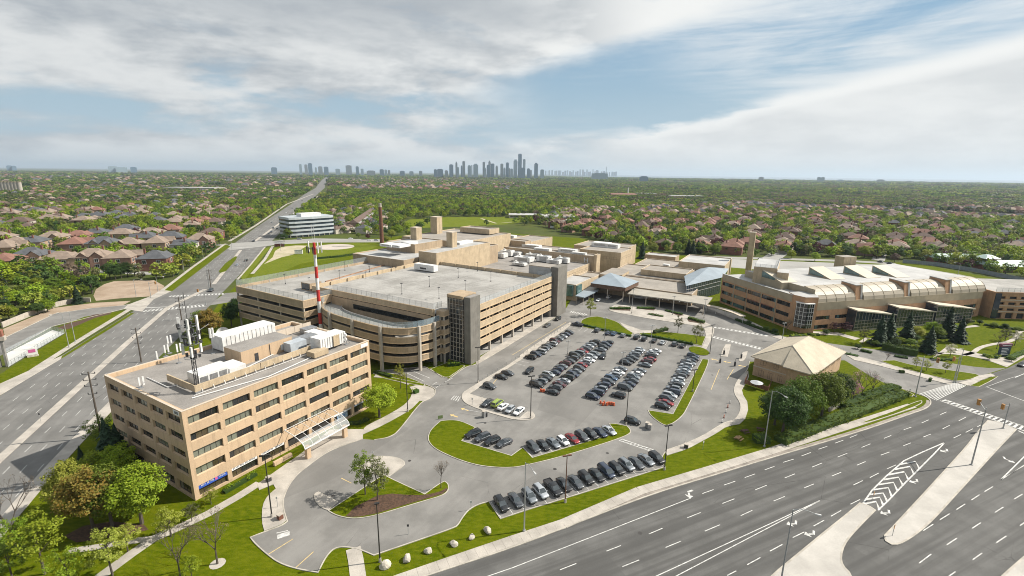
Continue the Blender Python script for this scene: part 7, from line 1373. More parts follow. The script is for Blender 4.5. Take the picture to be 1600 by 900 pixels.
tree('airy', (268, 838), 7, 'yellow', 'low yellow-green tree leaning over the footpath', w=1.2); tree('airy', (200, 862), 6, 'yellow', 'low lime shrub tree beside the path fork', w=1.3); tree('airy', (300, 905), 5, 'bright', 'small bright sapling at the bottom lawn edge', w=1.1); tree('airy', (110, 915), 8, 'bright', 'bright sapling cut by the bottom edge', w=1.1); tree('airy', (20, 905), 8, 'mid', 'leafy sapling in the bottom left corner', w=1.1)
tree('airy', (300, 815), 4.5, 'olive', 'brownish shrub tree at the office corner', w=1.2); tree('airy', (330, 788), 4.0, 'yellow', 'yellow shrub tree below the blue sign', w=1.3)
sheet('mulch_bed', GP([(100, 838), (130, 822), (175, 815), (225, 820), (232, 828), (200, 836), (160, 842), (120, 848)]), .05, M_mulch); sheet('mulch_bed', [(G(340, 881) + Vector((1.3 * cos(i * .52), 1.3 * sin(i * .52), 0)))[:] for i in range(12)], .05, M_conc)
tree('near', (593, 652), 11.0, 'bright', 'round bright green maple by the office end wall', w=1.22, v=0); tree('airy', (626, 607), 9.5, 'yellow', 'slender yellow-green tree in front of the garage ramp', w=.75)
tree('airy', (571, 773), 11.5, 'mid', 'left airy green tree on the loop island', w=.85); tree('airy', (590, 782), 11.5, 'olive', 'right thin olive tree on the loop island', w=.85, v=1); tree('bare', (689, 763), 8.0, 'bare', 'small bare tree on the tip of the loop island', w=.85)
tree('near', (330, 527), 13, 'rust', 'golden and green tree behind the office by the boulevard', w=1.0); tree('near', (314, 522), 11, 'mid', 'green tree left of the golden tree behind the office', w=1.0); tree('near', (362, 510), 12, 'dark', 'dark tree between the golden tree and the left garage', w=.9); tree('near', (372, 496), 10, 'dark', 'second dark tree against the left garage end'); tree('near', (345, 545), 9, 'mid', 'green tree right behind the office roof container')
# upper lot and drop-off
tree('airy', (922, 494), 10.5, 'yellow', 'yellow-green tree at the upper left corner of the lot', w=.9); tree('airy', (1059, 520), 8.5, 'olive', 'left thin tree on the right upper lawn', w=.85); tree('airy', (1088, 537), 10, 'olive', 'right thin tree on the right upper lawn', w=.85)
# beside the hip-roofed building
for x, y, h, m_, w_, lb in ((1222, 680, 15.0, 'dark', .95, 'big dark green tree nearest the street light by the avenue'), (1248, 662, 15.5, 'mid', .95, 'big dark green tree in the middle before the hip roof'), (1283, 652, 15.5, 'mid', .95, 'big green tree right of the hip roof building'), (1210, 664, 11, 'dark', 1.1, 'lower dark tree beside the patio'), (1303, 638, 13, 'dark', .9, 'dark tree behind the big green tree')): tree('near', (x, y), h, m_, lb, w=w_)
tree('bare', (1345, 625), 11, 'pink', 'pink budding tree at the end of the brick building', w=.9); tree('bare', (1332, 630), 10, 'bare', 'bare grey tree left of the pink budding tree'); tree('bare', (1362, 618), 9.5, 'olive', 'thin budding tree right of the pink tree'); tree('airy', (1330, 622), 7, 'pink', 'low pink blossoming tree by the brick wall', w=1.3)
for x, y, h, lb in ((1372, 538, 13, 'leftmost spruce of the garden pair before the glass wedges'), (1386, 536, 13.5, 'second spruce of the garden pair before the glass wedges'), (1415, 533, 13.5, 'spruce before the second glass wedge'), (1449, 551, 11.5, 'spruce standing alone beside the clipped hedge'), (1478, 526, 14, 'tall spruce at the end of the glass wedges'), (1498, 535, 11.5, 'spruce at the left edge of the garden lawn')): tree('spruce', (x, y), h, None, lb, w=1.25)
for x, y, k, h, m_, w_, lb in ((1348, 537, 'airy', 8, 'olive', 1, 'thin tree on the path before the first glass wedge'), (1320, 521, 'airy', 6, 'wine', 1.5, 'dark red shrub tree at the pavilion wall, right one'), (1303, 520, 'airy', 5.5, 'wine', 1.5, 'dark red shrub tree at the pavilion wall, left one'), (1557, 545, 'bare', 7.5, 'bare', 1.1, 'bare spreading tree beside the garden sign'), (1585, 540, 'airy', 7, 'cream', 1.2, 'cream blossoming tree on the far garden bank'), (1570, 533, 'airy', 6.5, 'olive', 1.3, 'olive tree behind the cream blossoming tree'), (1484, 557, 'airy', 6, 'cream', 1.2, 'round cream blossoming tree over the garden wall'), (1431, 575, 'airy', 5, 'yellow', 1.0, 'yellow sapling first on the drive lawn'), (1447, 580, 'airy', 5, 'yellow', 1.0, 'yellow sapling second on the drive lawn'), (1477, 583, 'airy', 5.5, 'yellow', .9, 'yellow sapling third on the drive lawn'), (1384, 566, 'bare', 4.5, 'bare', 1, 'small bare tree by the drive kerb'), (1430, 530, 'near', 6.5, 'yellow', 1.2, 'yellow-green tree among the garden spruces'), (1455, 525, 'near', 7, 'bright', 1.2, 'bright tree right behind the lone spruce'), (1464, 530, 'near', 6, 'mid', 1.2, 'green tree beside the tall garden spruce'), (1228, 519, 'bare', 7, 'olive', 1.2, 'thin olive tree at the pavilion corner')): tree(k, (x, y), h, m_, lb, w=w_)
# hedges and shrubs
def hedge(path, w, h, mt, label, name='hedge', dens=24, leaf=.26):
    r = random.Random(len(label)); mb = MB(); mb._cr = .42; cs = []
    for i in range(len(path) - 1):
        a, c = path[i], path[i + 1]; L = (c - a).length; d = (c - a).normalized(); nn = Vector((-d.y, d.x, 0))
        for _ in range(max(2, int(L * w * h * 1.1) + int(L * 1.5))): cs.append(a + d * r.uniform(0, L) + nn * r.uniform(-w / 2, w / 2) + Vector((0, 0, r.uniform(.25, 1) * h * r.uniform(.8, 1.1))))
    leafcloud(mb, cs, dens, leaf, r, up=.7, out=.0); t = thing(name, path[0], label, 'hedge' if name == 'hedge' else 'shrub'); mb.build('foliage', LM[mt], t); b = MB(); stroke(b, path, w * .75, 0, h * .7); b.build('stem', LM['dark'], t); return t
hedge(GP([(1218, 692), (1260, 676), (1300, 660), (1345, 643), (1385, 628), (1410, 617)]), 4.6, 2.0, 'mid', 'long leafy hedge climbing beside the avenue pavement'); hedge(GP([(1320, 640), (1350, 625), (1385, 612), (1400, 608)]), 4.0, 2.2, 'mid', 'dense hedge below the pink budding trees'); hedge(GP([(1178, 690), (1200, 690)]), 3.2, 2.4, 'mid', 'rounded shrub at the foot of the grey street light', 'shrub')
hedge(GP([(1380, 545), (1400, 551), (1432, 556)]), 3.4, 3.6, 'dark', 'tall clipped dark hedge along the hospital drive'); hedge(GP([(912, 509), (950, 518), (986, 526)]), 1.3, 1.1, 'dark', 'low dark hedge along the left upper lawn'); hedge(GP([(1003, 524), (1042, 531), (1083, 539)]), 1.3, 1.1, 'dark', 'low dark hedge along the right upper lawn'); hedge(GP([(1022, 521), (1042, 516)]), 2.0, 1.8, 'olive', 'clump of yellowish grasses on the right upper lawn', 'shrub')
hedge(GP([(350, 771), (375, 757), (400, 742)]), 1.5, .9, 'bright', 'low bright hedge below the white sign of the office'); hedge(GP([(700, 572), (718, 571)]), 2.2, 1.9, 'bright', 'round bright shrub at the foot of the glazed stair tower', 'shrub'); hedge(GP([(540, 662), (560, 662), (575, 655)]), 2.0, .7, 'mid', 'flowering bed below the poster at the office end', 'shrub'); hedge(GP([(585, 582), (612, 590)]), 1.4, 1.0, 'dark', 'dark hedge along the ramp lawn')
for i, (q, hh, m_, lb) in enumerate([([(953, 483), (985, 483)], 1.2, 'mid', 'first planter shrubs of the entrance plaza'), ([(995, 482), (1022, 483)], 1.1, 'mid', 'second planter shrubs below the curved canopy'), ([(1013, 491), (1036, 495)], .7, 'olive', 'low brownish planter shrubs in the plaza middle'), ([(1040, 486), (1066, 492)], 1.0, 'mid', 'long planter shrubs toward the walkway'), ([(1076, 498), (1100, 505)], 1.4, 'mid', 'bushy shrubs at the right tip of the plaza'), ([(1150, 500), (1180, 512), (1215, 524)], 1.2, 'dark', 'dark shrubs along the pavilion foot'), ([(1235, 527), (1258, 526)], 1.3, 'bright', 'bright shrubs before the pavilion corner'), ([(1305, 549), (1340, 557)], .6, 'dark', 'low shrubs on the drive divider'), ([(1535, 556), (1555, 560), (1560, 556)], 1.4, 'bright', 'bright shrubs left of the garden sign'), ([(1575, 562), (1600, 552), (1612, 546)], 1.5, 'mid', 'shrubs right of the garden sign'), ([(1538, 508), (1560, 512), (1600, 517)], 1.2, 'dark', 'dark shrub bank before the brick garage'), ([(1345, 548), (1362, 552)], 1.0, 'dark', 'dark shrubs along the drive before the hedge'), ([(1398, 557), (1418, 560)], .8, 'dark', 'low clipped shrubs by the garden wall'), ([(1455, 562), (1490, 563)], .9, 'bright', 'bright shrubs at the foot of the garden path'), ([(1408, 582), (1409, 583)], 1.4, 'dark', 'dark ball shrub on the drive divider, left'), ([(1451, 595), (1455, 596)], 1.6, 'dark', 'dark ball shrub on the drive divider, right'), ([(1390, 610), (1408, 612)], 1.0, 'mid', 'low shrubs on the hedge corner lawn'), ([(1460, 540), (1440, 537)], 1.6, 'bright', 'bright shrubs between the garden spruces'), ([(1280, 524), (1262, 523)], 1.0, 'mid', 'shrubs under the pavilion basement windows'), ([(1500, 505), (1520, 503)], 1.2, 'olive', 'shrubs at the pavilion end door'), ([(648, 613), (652, 615)], 1.6, 'bright', 'bright bush in the round planter by the ramp'), ([(495, 405), (530, 402), (556, 398)], 2.2, 'bright', 'bright bushes before the far garage fence')]): hedge(GP(q), 2.2, hh, m_, lb, 'shrub', 18)
for i, (x, y, h, m_) in enumerate(sorted([(1366, 541, 3.0, 'mid'), (1397, 541, 4.0, 'dark'), (1406, 537, 3.2, 'bright'), (1422, 541, 3.6, 'mid'), (1440, 543, 3.0, 'bright'), (1430, 534, 3.4, 'dark'), (1470, 533, 3.2, 'dark'), (1462, 522, 4.0, 'bright'), (1490, 515, 3.0, 'mid'), (1512, 505, 2.6, 'olive'), (1530, 507, 2.6, 'dark'), (1552, 512, 2.8, 'mid'), (1570, 513, 2.6, 'dark'), (1590, 520, 3.2, 'mid'), (1545, 562, 2.2, 'bright'), (1580, 565, 2.4, 'mid'), (1290, 523, 2.6, 'dark'), (1270, 527, 2.0, 'bright'), (1340, 545, 2.2, 'dark'), (1170, 507, 2.2, 'dark'), (1197, 517, 2.4, 'mid'), (1210, 521, 2.6, 'dark')])): tree('near', (x, y), h, m_, f'{m_} green rounded shrub of the hospital garden, {nth(i)} from the left' if m_ != 'olive' else f'olive rounded shrub of the hospital garden, {nth(i)} from the left', 'shrub', 'garden_shrub', 'rounded shrubs of the hospital garden', 1.5)
# ---------------------------------------------------------------- suburb
ROOFS = {'tan': mat('shingle_tan', (0.235, 0.182, 0.145), .9, .12, .5, fine=.4, fscale=7), 'slate': mat('shingle_slate', (0.085, 0.090, 0.10), .9, .15, .5, fine=.4, fscale=7), 'red': mat('shingle_red', (0.205, 0.105, 0.078), .9, .12, .5, fine=.4, fscale=7), 'brown': mat('shingle_brown', (0.115, 0.078, 0.062), .9, .15, .5, fine=.4, fscale=7)}
WALLS = {'tan': mat('house_brick_tan', (0.36, 0.255, 0.175), .9, .1, .6), 'red': mat('house_brick_red', (0.19, 0.085, 0.06), .9, .15, .6), 'pale': mat('house_stucco', (0.46, 0.42, 0.36), .9, .08, .6), 'rose': mat('house_brick_rose', (0.27, 0.16, 0.12), .9, .12, .6)}
def hip(mb, x0, x1, y0, y1, z, h, ov=.5):
    x0 -= ov; x1 += ov; y0 -= ov; y1 += ov; e = [(x0, y0, z), (x1, y0, z), (x1, y1, z), (x0, y1, z)]; w = min(x1 - x0, y1 - y0) / 2 * .95
    if x1 - x0 >= y1 - y0: a, c = (x0 + w, (y0 + y1) / 2, z + h), (x1 - w, (y0 + y1) / 2, z + h); mb.face([e[0], e[1], c, a]); mb.face([e[1], e[2], c]); mb.face([e[2], e[3], a, c]); mb.face([e[3], e[0], a])
    else: a, c = ((x0 + x1) / 2, y0 + w, z + h), ((x0 + x1) / 2, y1 - w, z + h); mb.face([e[0], e[1], a]); mb.face([e[1], e[2], c, a]); mb.face([e[2], e[3], c]); mb.face([e[3], e[0], a, c])
    mb.face(e[::-1])
def gable(mb, wm, x0, x1, y0, y1, z, h):
    xm = (x0 + x1) / 2; a, c = (xm, y0 - .4, z + h), (xm, y1, z + h); mb.face([(x0 - .4, y0 - .4, z - .1), a, c, (x0 - .4, y1, z - .1)][::-1]); mb.face([(x1 + .4, y0 - .4, z - .1), (x1 + .4, y1, z - .1), c, a][::-1]); wm.face([(x0, y0, z - .1), (x1, y0, z - .1), (xm, y0, z + h - .15)])
def house_proto(v):
    w = MB(); r = MB(); F = WORLDF; H_ = 5.9
    dims = [(-6.5, 6.5, -6, 6), (-7, 7, -5.5, 6.5), (-6, 6, -7, 6), (-7.5, 7.5, -6, 5.5)][v]; w.box(F, *dims, 0, H_); hip(r, *dims, H_, [3.4, 3.6, 3.3, 3.5][v])
    if v in (0, 2): w.box(F, -5.5, .5, dims[2] - 3, dims[2], 0, 3.2); hip(r, -5.5, .5, dims[2] - 3, dims[2] + 2.4, 3.2, 1.6, .3); 
    if v in (1, 3): w.box(F, .8, 6.2, dims[2] - 2.2, dims[2], 0, H_); gable(r, w, .8, 6.2, dims[2] - 2.2, -1, H_, 2.6)
    if v in (0, 3): gable(r, w, -5.2, -.8, dims[2] - .02, -1, H_, 2.2)
    c = MB(); c.box(F, 3.4, 4.2, 1, 1.8, H_ + .4, H_ + 4.3); wn = MB(); fr = MB()
    wp_ = [(-4.6, dims[2]), (-1.6, dims[2]), (3.4, dims[2])]
    win = MB(); win.box(F, -.75, .75, -.05, .02, 0, 1.5); frm = MB(); frm.box(F, -.9, .9, -.09, .0, -.15, 0); frm.box(F, -.9, .9, -.09, .0, 1.5, 1.62); frm.box(F, -.9, -.75, -.09, 0, 0, 1.5); frm.box(F, .75, .9, -.09, 0, 0, 1.5); frm.box(F, -.04, .04, -.07, 0, 0, 1.5)
    dr = MB(); dr.box(F, -4.9, -.2, (dims[2] - 3 if v in (0, 2) else dims[2]) - .06, dims[2] - (2.9 if v in (0, 2) else -.02), .05, 2.4)
    spots = [(-4.6, dims[2] - .01, 3.6, 0), (-1.7, dims[2] - .01, 3.6, 0), (3.5, dims[2] - (2.21 if v in (1, 3) else .01), 3.6, 0), (3.5, dims[2] - (2.21 if v in (1, 3) else .01), .9, 0), (dims[1] + .01, -3, 3.6, pi / 2), (dims[1] + .01, 2.5, 3.6, pi / 2), (dims[1] + .01, 2.5, .9, pi / 2), (dims[0] - .01, 0, 3.6, -pi / 2), (-3, dims[3] + .01, 3.6, pi), (3, dims[3] + .01, 3.6, pi)]
    return dict(wall=w.mesh('wall', WALLS['tan']), roof=r.mesh('roof', ROOFS['tan']), chim=c.mesh('chimney', WALLS['red']), win=win.mesh('window', M_gl_dark), frm=frm.mesh('frame', M_metalw), door=dr.mesh('garage_door', M_metalw), spots=spots)
HP = [house_proto(v) for v in range(4)]; houses_xy = []; n_house = 0
def house(pos, az_, roof, wall, sc, label, group, lod):
    P_ = HP[rc.randrange(4)]; t = thing('house', pos, label, 'house', group); t.rotation_euler = (0, 0, radians(az_)); t.scale = (sc, sc, sc * rc.uniform(.92, 1.08)); inst('wall', P_['wall'], (0, 0, 0), t, mat=WALLS[wall]); rf = inst('roof', P_['roof'], (0, 0, 0), t, mat=ROOFS[roof])
    if lod < 2: inst('chimney', P_['chim'], (0, 0, 0), rf); inst('garage_door', P_['door'], (0, 0, 0), t)
    if lod < 2:
        for x, y, z, a in P_['spots']:
            o = inst('window', P_['win'], (x, y, z), t, a)
            if lod == 0: inst('frame', P_['frm'], (0, 0, 0), o)
    houses_xy.append((pos[0], pos[1], (11 if lod else 14) * sc))
HWRD = {'tan': 'tan-roofed', 'slate': 'slate-grey-roofed', 'red': 'red-tiled', 'brown': 'brown-roofed'}; WWRD = {'tan': 'tan brick', 'red': 'red brick', 'pale': 'pale', 'rose': 'rose brick'}
near_h = [('tan', 400, 765, 'tan'), ('tan', 600, 755, 'rose'), ('tan', 785, 755, 'rose'), ('slate', 985, 768, 'red'), ('red', 490, 665, 'rose'), ('slate', 215, 745, 'tan'), ('tan', 60, 690, 'tan'), ('slate', 1160, 665, 'pale'), ('tan', 1258, 640, 'rose'), ('slate', 660, 665, 'tan'), ('tan', 820, 668, 'red'), ('tan', 1000, 660, 'tan'), ('slate', 1075, 625, 'red'), ('slate', 925, 618, 'tan'), ('slate', 625, 585, 'tan'), ('slate', 800, 565, 'pale'), ('tan', 955, 585, 'tan'), ('red', 1075, 570, 'rose'), ('red', 500, 605, 'rose'), ('tan', 345, 622, 'tan'), ('slate', 225, 650, 'tan'), ('tan', 120, 660, 'tan'), ('tan', 770, 595, 'tan'), ('red', 45, 780, 'rose'), ('brown', 1330, 590, 'red'), ('tan', 20, 620, 'pale'), ('tan', -60, 700, 'tan')]
near_h.sort(key=lambda q: q[1])
for i, (rf, x, y, wl) in enumerate(near_h): house(G(x / 4, 230 + y / 4 - 2), 19.5 + (90 if i % 3 == 0 else 0) + rc.uniform(-4, 4) - (0 if i % 2 else 180), rf, wl, 1.38, f'{HWRD[rf]} {WWRD[wl]} house, {nth(i)} from the left of the near houses by the boulevard', 'near houses left of the boulevard', 0)
def zone(poly_px, dx, dy, az_, keep, roofs, walls, sc, phrase, group, lod, jit=.22, exclude=()):
    poly = GP(poly_px); xs = [p.x for p in poly]; ys = [p.y for p in poly]; fr = Frame(az_); cand = []
    inv = [fr.inv(p) for p in poly]; a0, a1 = min(q[0] for q in inv), max(q[0] for q in inv); b0, b1 = min(q[1] for q in inv), max(q[1] for q in inv)
    a = a0
    while a < a1:
        b_ = b0; j = 0
        while b_ < b1:
            p = fr.p(a + rc.uniform(-jit, jit) * dx, b_ + rc.uniform(-jit, jit) * dy)
            if in_poly(np.array([p.x]), np.array([p.y]), poly)[0] and rc.random() < keep and all(hypot(p.x - q[0], p.y - q[1]) > q[2] * 1.35 for q in houses_xy) and not blocked(p.x, p.y): cand.append(p); houses_xy.append((p.x, p.y, 4))
            b_ += dy
        a += dx
    for k in range(len(cand)): houses_xy.pop()
    cand.sort(key=lambda p: PX(p.x, p.y)[0])
    for i, p in enumerate(cand):
        rf = rc.choices(list(roofs), list(roofs.values()))[0]; wl = rc.choices(list(walls), list(walls.values()))[0]
        house(p, az_ + rc.choice([0, 90, 180, 270]) + rc.uniform(-6, 6), rf, wl, sc * rc.uniform(.9, 1.12), f'{nth(i)} house from the left {phrase}, {HWRD[rf]}', group, lod)
    return len(cand)
road_band = GP([(-60, 592), (95, 552), (269, 452), (360, 382), (450, 317), (492, 302), (500, 302), (470, 330), (436, 366), (414, 386), (371, 434), (330, 480), (127, 690), (0, 850), (-100, 950)]); campus_band = GP([(127, 690), (240, 560), (356, 440), (420, 364), (448, 366), (600, 368), (640, 362), (700, 352), (800, 349), (860, 356), (905, 371), (985, 391), (1060, 398), (1180, 398), (1300, 402), (1430, 407), (1610, 440), (1900, 470), (1700, 1100), (-400, 1100), (120, 690)])
field_px = [(622, 352), (640, 343), (700, 339), (845, 339), (848, 343), (815, 347), (800, 350), (745, 353.5), (690, 355), (640, 357)]; field = GP(field_px)
river = GP([(1190, 322), (1240, 318.5), (1330, 322), (1420, 326), (1500, 331), (1640, 336), (1640, 346), (1500, 338), (1420, 331), (1320, 327), (1240, 324)])
def blocked(x, y): x = np.array([x]); y = np.array([y]); return bool(in_poly(x, y, road_band)[0] or in_poly(x, y, campus_band)[0] or in_poly(x, y, field)[0] or in_poly(x, y, river)[0])
LR = {'tan': 5, 'slate': 4, 'brown': 2, 'red': 1}; LW = {'tan': 4, 'pale': 2, 'rose': 2}; RR = {'red': 4, 'brown': 4, 'tan': 2, 'slate': 1.2}; RW = {'red': 6, 'rose': 3, 'pale': 1}
c1 = zone([(-60, 372), (120, 360), (300, 362), (352, 372), (400, 335), (330, 326), (150, 330), (-60, 336)], 25, 36, 19.5, .6, LR, LW, 1.25, 'in the field of houses beyond the near left ones', 'houses farther left of the boulevard', 1)
c2 = zone([(845, 372), (900, 378), (985, 384), (1060, 396), (1180, 397), (1300, 401), (1440, 402), (1620, 400), (1620, 372), (1400, 352), (1200, 347), (1000, 352), (860, 354)], 24, 32, 59, .66, RR, RW, 1.18, 'in the brick suburb behind the hospital', 'brick houses behind the hospital', 1)
c3 = zone([(860, 354), (1000, 352), (1200, 347), (1400, 352), (1620, 372), (1620, 356), (1400, 338), (1200, 334), (1000, 338), (860, 345)], 26, 36, 40, .5, RR, RW, 1.15, 'in the far brick suburb on the right', 'brick houses farther right', 2)
c4 = zone([(505, 368), (600, 366), (600, 340), (592, 326), (530, 326), (500, 345)], 17, 26, 70, .5, {'brown': 3, 'slate': 3, 'tan': 2}, {'pale': 3, 'rose': 1}, .95, 'by the banded office', 'houses by the banded office', 2)
# long terrace with white bays near the brown chimney
ta, tb = G(560, 360), G(586, 338); tf = Frame(math.degrees(atan2(tb.y - ta.y, tb.x - ta.x)), ta[:2]); TL = (tb - ta).length; t = thing('terrace', ta, 'long terrace of houses with white bays under one grey roof', 'terrace'); b = MB(); b.box(tf, 0, TL, 0, 11, 0, 8.5); b.build('wall', WALLS['tan'], t); b = MB(); b.hexa([tf.p(-1, -1, 8.5), tf.p(TL + 1, -1, 8.5), tf.p(TL + 1, 12, 8.5), tf.p(-1, 12, 8.5)], [tf.p(1, 5.4, 12.5), tf.p(TL - 1, 5.4, 12.5), tf.p(TL - 1, 5.6, 12.5), tf.p(1, 5.6, 12.5)]); b.build('roof', ROOFS['brown'], t)
for i in range(int(TL / 7)): b = MB(); b.box(tf, 1 + i * 7, 4 + i * 7, -1.6, 0, 0, 8.9); b.build('bay', M_metalw, t)
sheet('sports_field', field, .05, M_field); sheet('river_bank', river, .06, mat('river_mud', (.10, .09, .075), .9, .2, .01, coords='World')); fl = MB(); flat_stroke(fl, GP([(752, 341.5), (775, 349), (800, 347)]), 4, .08); fl.build('field_path', M_sand)['kind'] = 'structure'
st_ = MB(); flat_stroke(st_, GP([(1372, 407), (1376, 396), (1384, 385), (1370, 373)]), 9, .03); flat_stroke(st_, GP([(1110, 402), (1200, 404), (1330, 408), (1400, 412)]), 10, .034); flat_stroke(st_, GP([(1240, 378), (1215, 397), (1205, 404)]), 14, .038); flat_stroke(st_, GP([(352, 383), (250, 377), (120, 372), (-40, 372)]), 8, .03); flat_stroke(st_, GP([(260, 428), (150, 424), (30, 415)]), 8, .034); st_.build('suburban_street', M_salt)['kind'] = 'structure'
HAZE = 0.000048
BOUL_FAR = [tuple(p) for p in stroke_pts([Vector((-257, 760, 0)), Vector((-440, 1000, 0))] + [Vector((-594, 1432, 0))] + far_road, 75)[0]] + [tuple(p) for p in stroke_pts([Vector((-257, 760, 0)), Vector((-440, 1000, 0))] + [Vector((-594, 1432, 0))] + far_road, 75)[1]][::-1]
# ---------------------------------------------------------------- trees of the suburbs: the nearest as things, the rest as one woodland
def sample_trees(n, dmin, dmax, spread=1.02):
    a = rng.uniform(-spread, spread, n); d = np.sqrt(rng.uniform(dmin ** 2, dmax ** 2, n)); return np.sin(a) * d, np.cos(a) * d
def mask_free(x, y, houses=True):
    ok = ~(in_poly(x, y, road_band) | in_poly(x, y, campus_band) | in_poly(x, y, field) | in_poly(x, y, river) | in_poly(x, y, DIRT))
    if houses and len(HXY):
        for i in range(0, len(x), 4000):
            s = slice(i, i + 4000); dd = np.min(np.hypot(x[s, None] - HXY[None, :, 0], y[s, None] - HXY[None, :, 1]) / HXY[None, :, 2], axis=1); ok[s] &= dd > .86
    return ok
DIRT = GP([(140, 468), (150, 448), (178, 436), (245, 432), (262, 440), (360, 376), (372, 384), (270, 458), (215, 495), (95, 566), (0, 622), (-120, 690), (-90, 565), (0, 508)])
HXY = np.array([(q[0], q[1], q[2]) for q in houses_xy if q[2] > 5])
x1, y1 = sample_trees(21000, 170, 1150); k = mask_free(x1, y1); x1, y1 = x1[k], y1[k]
# thin out so that neighbours do not stand inside each other
keepi = []; cell = {}
for i in range(len(x1)):
    c = (int(x1[i] // 7.5), int(y1[i] // 7.5))
    if any((c[0] + a, c[1] + b_) in cell and hypot(x1[i] - x1[cell[(c[0] + a, c[1] + b_)]], y1[i] - y1[cell[(c[0] + a, c[1] + b_)]]) < 5.2 for a in (-1, 0, 1) for b_ in (-1, 0, 1)): continue
    cell[c] = i; keepi.append(i)
x1, y1 = x1[keepi], y1[keepi]
kinds = np.array(['bright', 'mid', 'dark', 'yellow', 'olive', 'wine', 'bare', 'spruce'])
def pick_kind(x, y):
    right = x > 0.25 * y; p = np.array([.30, .22, .11, .17, .06, .02, .03, .09]) if not right else np.array([.28, .23, .12, .17, .06, .04, .05, .05]); return rng.choice(len(kinds), p=p)
kd = np.array([pick_kind(a, b_) for a, b_ in zip(x1, y1)]); ht = rng.uniform(7.5, 13.5, len(x1)); ht[kd == 7] *= rng.uniform(.8, 1.1)
inview = []
for i in range(len(x1)):
    px_ = PX(x1[i], y1[i], 4)
    if px_[2] > 0 and -20 < px_[0] < 1620: inview.append((ht[i] / px_[2], i))
inview.sort(reverse=True); broad = [i for _, i in inview if kd[i] != 7][:225]; sprs = [i for _, i in inview if kd[i] == 7][:60]; chosen = set(broad) | set(sprs)
WORD = {'bright': 'bright green', 'mid': 'mid green', 'dark': 'dark green', 'yellow': 'yellow-green', 'olive': 'olive budding', 'wine': 'wine-red', 'bare': 'grey bare-budding', 'spruce': 'dark'}
for lst, nm in ((broad, 'broadleaf tree'), (sprs, 'spruce')):
    byz = {}
    for i in sorted(lst, key=lambda i: PX(x1[i], y1[i])[0]):
        px_ = PX(x1[i], y1[i]); zn = 'left of the boulevard' if px_[0] < 480 and x1[i] < -0.36 * y1[i] + 40 else ('by the sports field' if px_[0] < 830 else 'behind the hospital'); kk = kinds[kd[i]]; byz.setdefault((kk, zn), []).append(i)
    for (kk, zn), ids in byz.items():
        for n_, i in enumerate(ids): tree('far' if kk != 'spruce' else 'sprucefar', None, ht[i], kk if kk != 'spruce' else None, f'{nth(n_)} {WORD[kk]} {nm} from the left {zn}', group=f'{nm} crowns {zn}', pos=Vector((x1[i], y1[i], 0)), w=rng.uniform(.95, 1.25))
# a row of bright bushes along the lower left suburb and the boulevard verge
for i, (x, y, h, mk_) in enumerate([(8, 470, 9, 'bright'), (25, 478, 9, 'bright'), (40, 470, 10, 'mid'), (55, 482, 8, 'bright'), (70, 470, 10, 'bright'), (88, 474, 8, 'yellow'), (100, 466, 9, 'bright'), (30, 452, 10, 'bright'), (60, 455, 9, 'bright'), (85, 455, 9, 'mid'), (110, 455, 8, 'bright'), (10, 440, 12, 'bright'), (35, 432, 12, 'bright'), (128, 452, 8, 'bright'), (145, 447, 8, 'mid'), (158, 440, 7, 'bright'), (5, 490, 8, 'dark'), (220, 437, 6, 'olive'), (245, 434, 6, 'olive'), (275, 420, 7, 'mid'), (292, 416, 8, 'bright'), (300, 410, 8, 'bright'), (15, 500, 8, 'bright'), (130, 462, 7, 'mid'), (75, 488, 7, 'bright'), (60, 492, 7, 'dark')]): tree('near' if y > 440 else 'far', (x, y), h * .95, mk_, f'{WORD[mk_]} bushy tree above the side road, {nth(i)} of the thicket', group='thicket above the side road', w=1.25)
tree('spruce', (122, 474), 9.5, None, 'dark spruce behind the retaining wall by the dirt lot', w=1.3)
for i, (x, y) in enumerate([(172, 434), (181, 437), (190, 435), (200, 433)]): tree('near', (x, y), 10.5, 'dark', f'dark dense tree before the near houses, {nth(i)} of four', group='dark trees before the near houses', w=1.0)
tree('near', (62, 428), 6.5, 'pink', 'pink blossoming tree before the near houses', w=1.4)
for i, (x, y, m_) in enumerate([(1003, 404, 'spruce'), (985, 405, 'spruce'), (1018, 406, 'spruce'), (990, 398, 'mid'), (1075, 397, 'spruce'), (1090, 396, 'spruce'), (1082, 398, 'spruce')]): tree('spruce' if m_ == 'spruce' else 'near', (x, y), (15, 12, 8, 9, 14, 13, 13)[i], None if m_ == 'spruce' else m_, f'dark tree close behind the brick hospital block, {nth(i)} from the left', group='trees close behind the hospital', w=1.2)
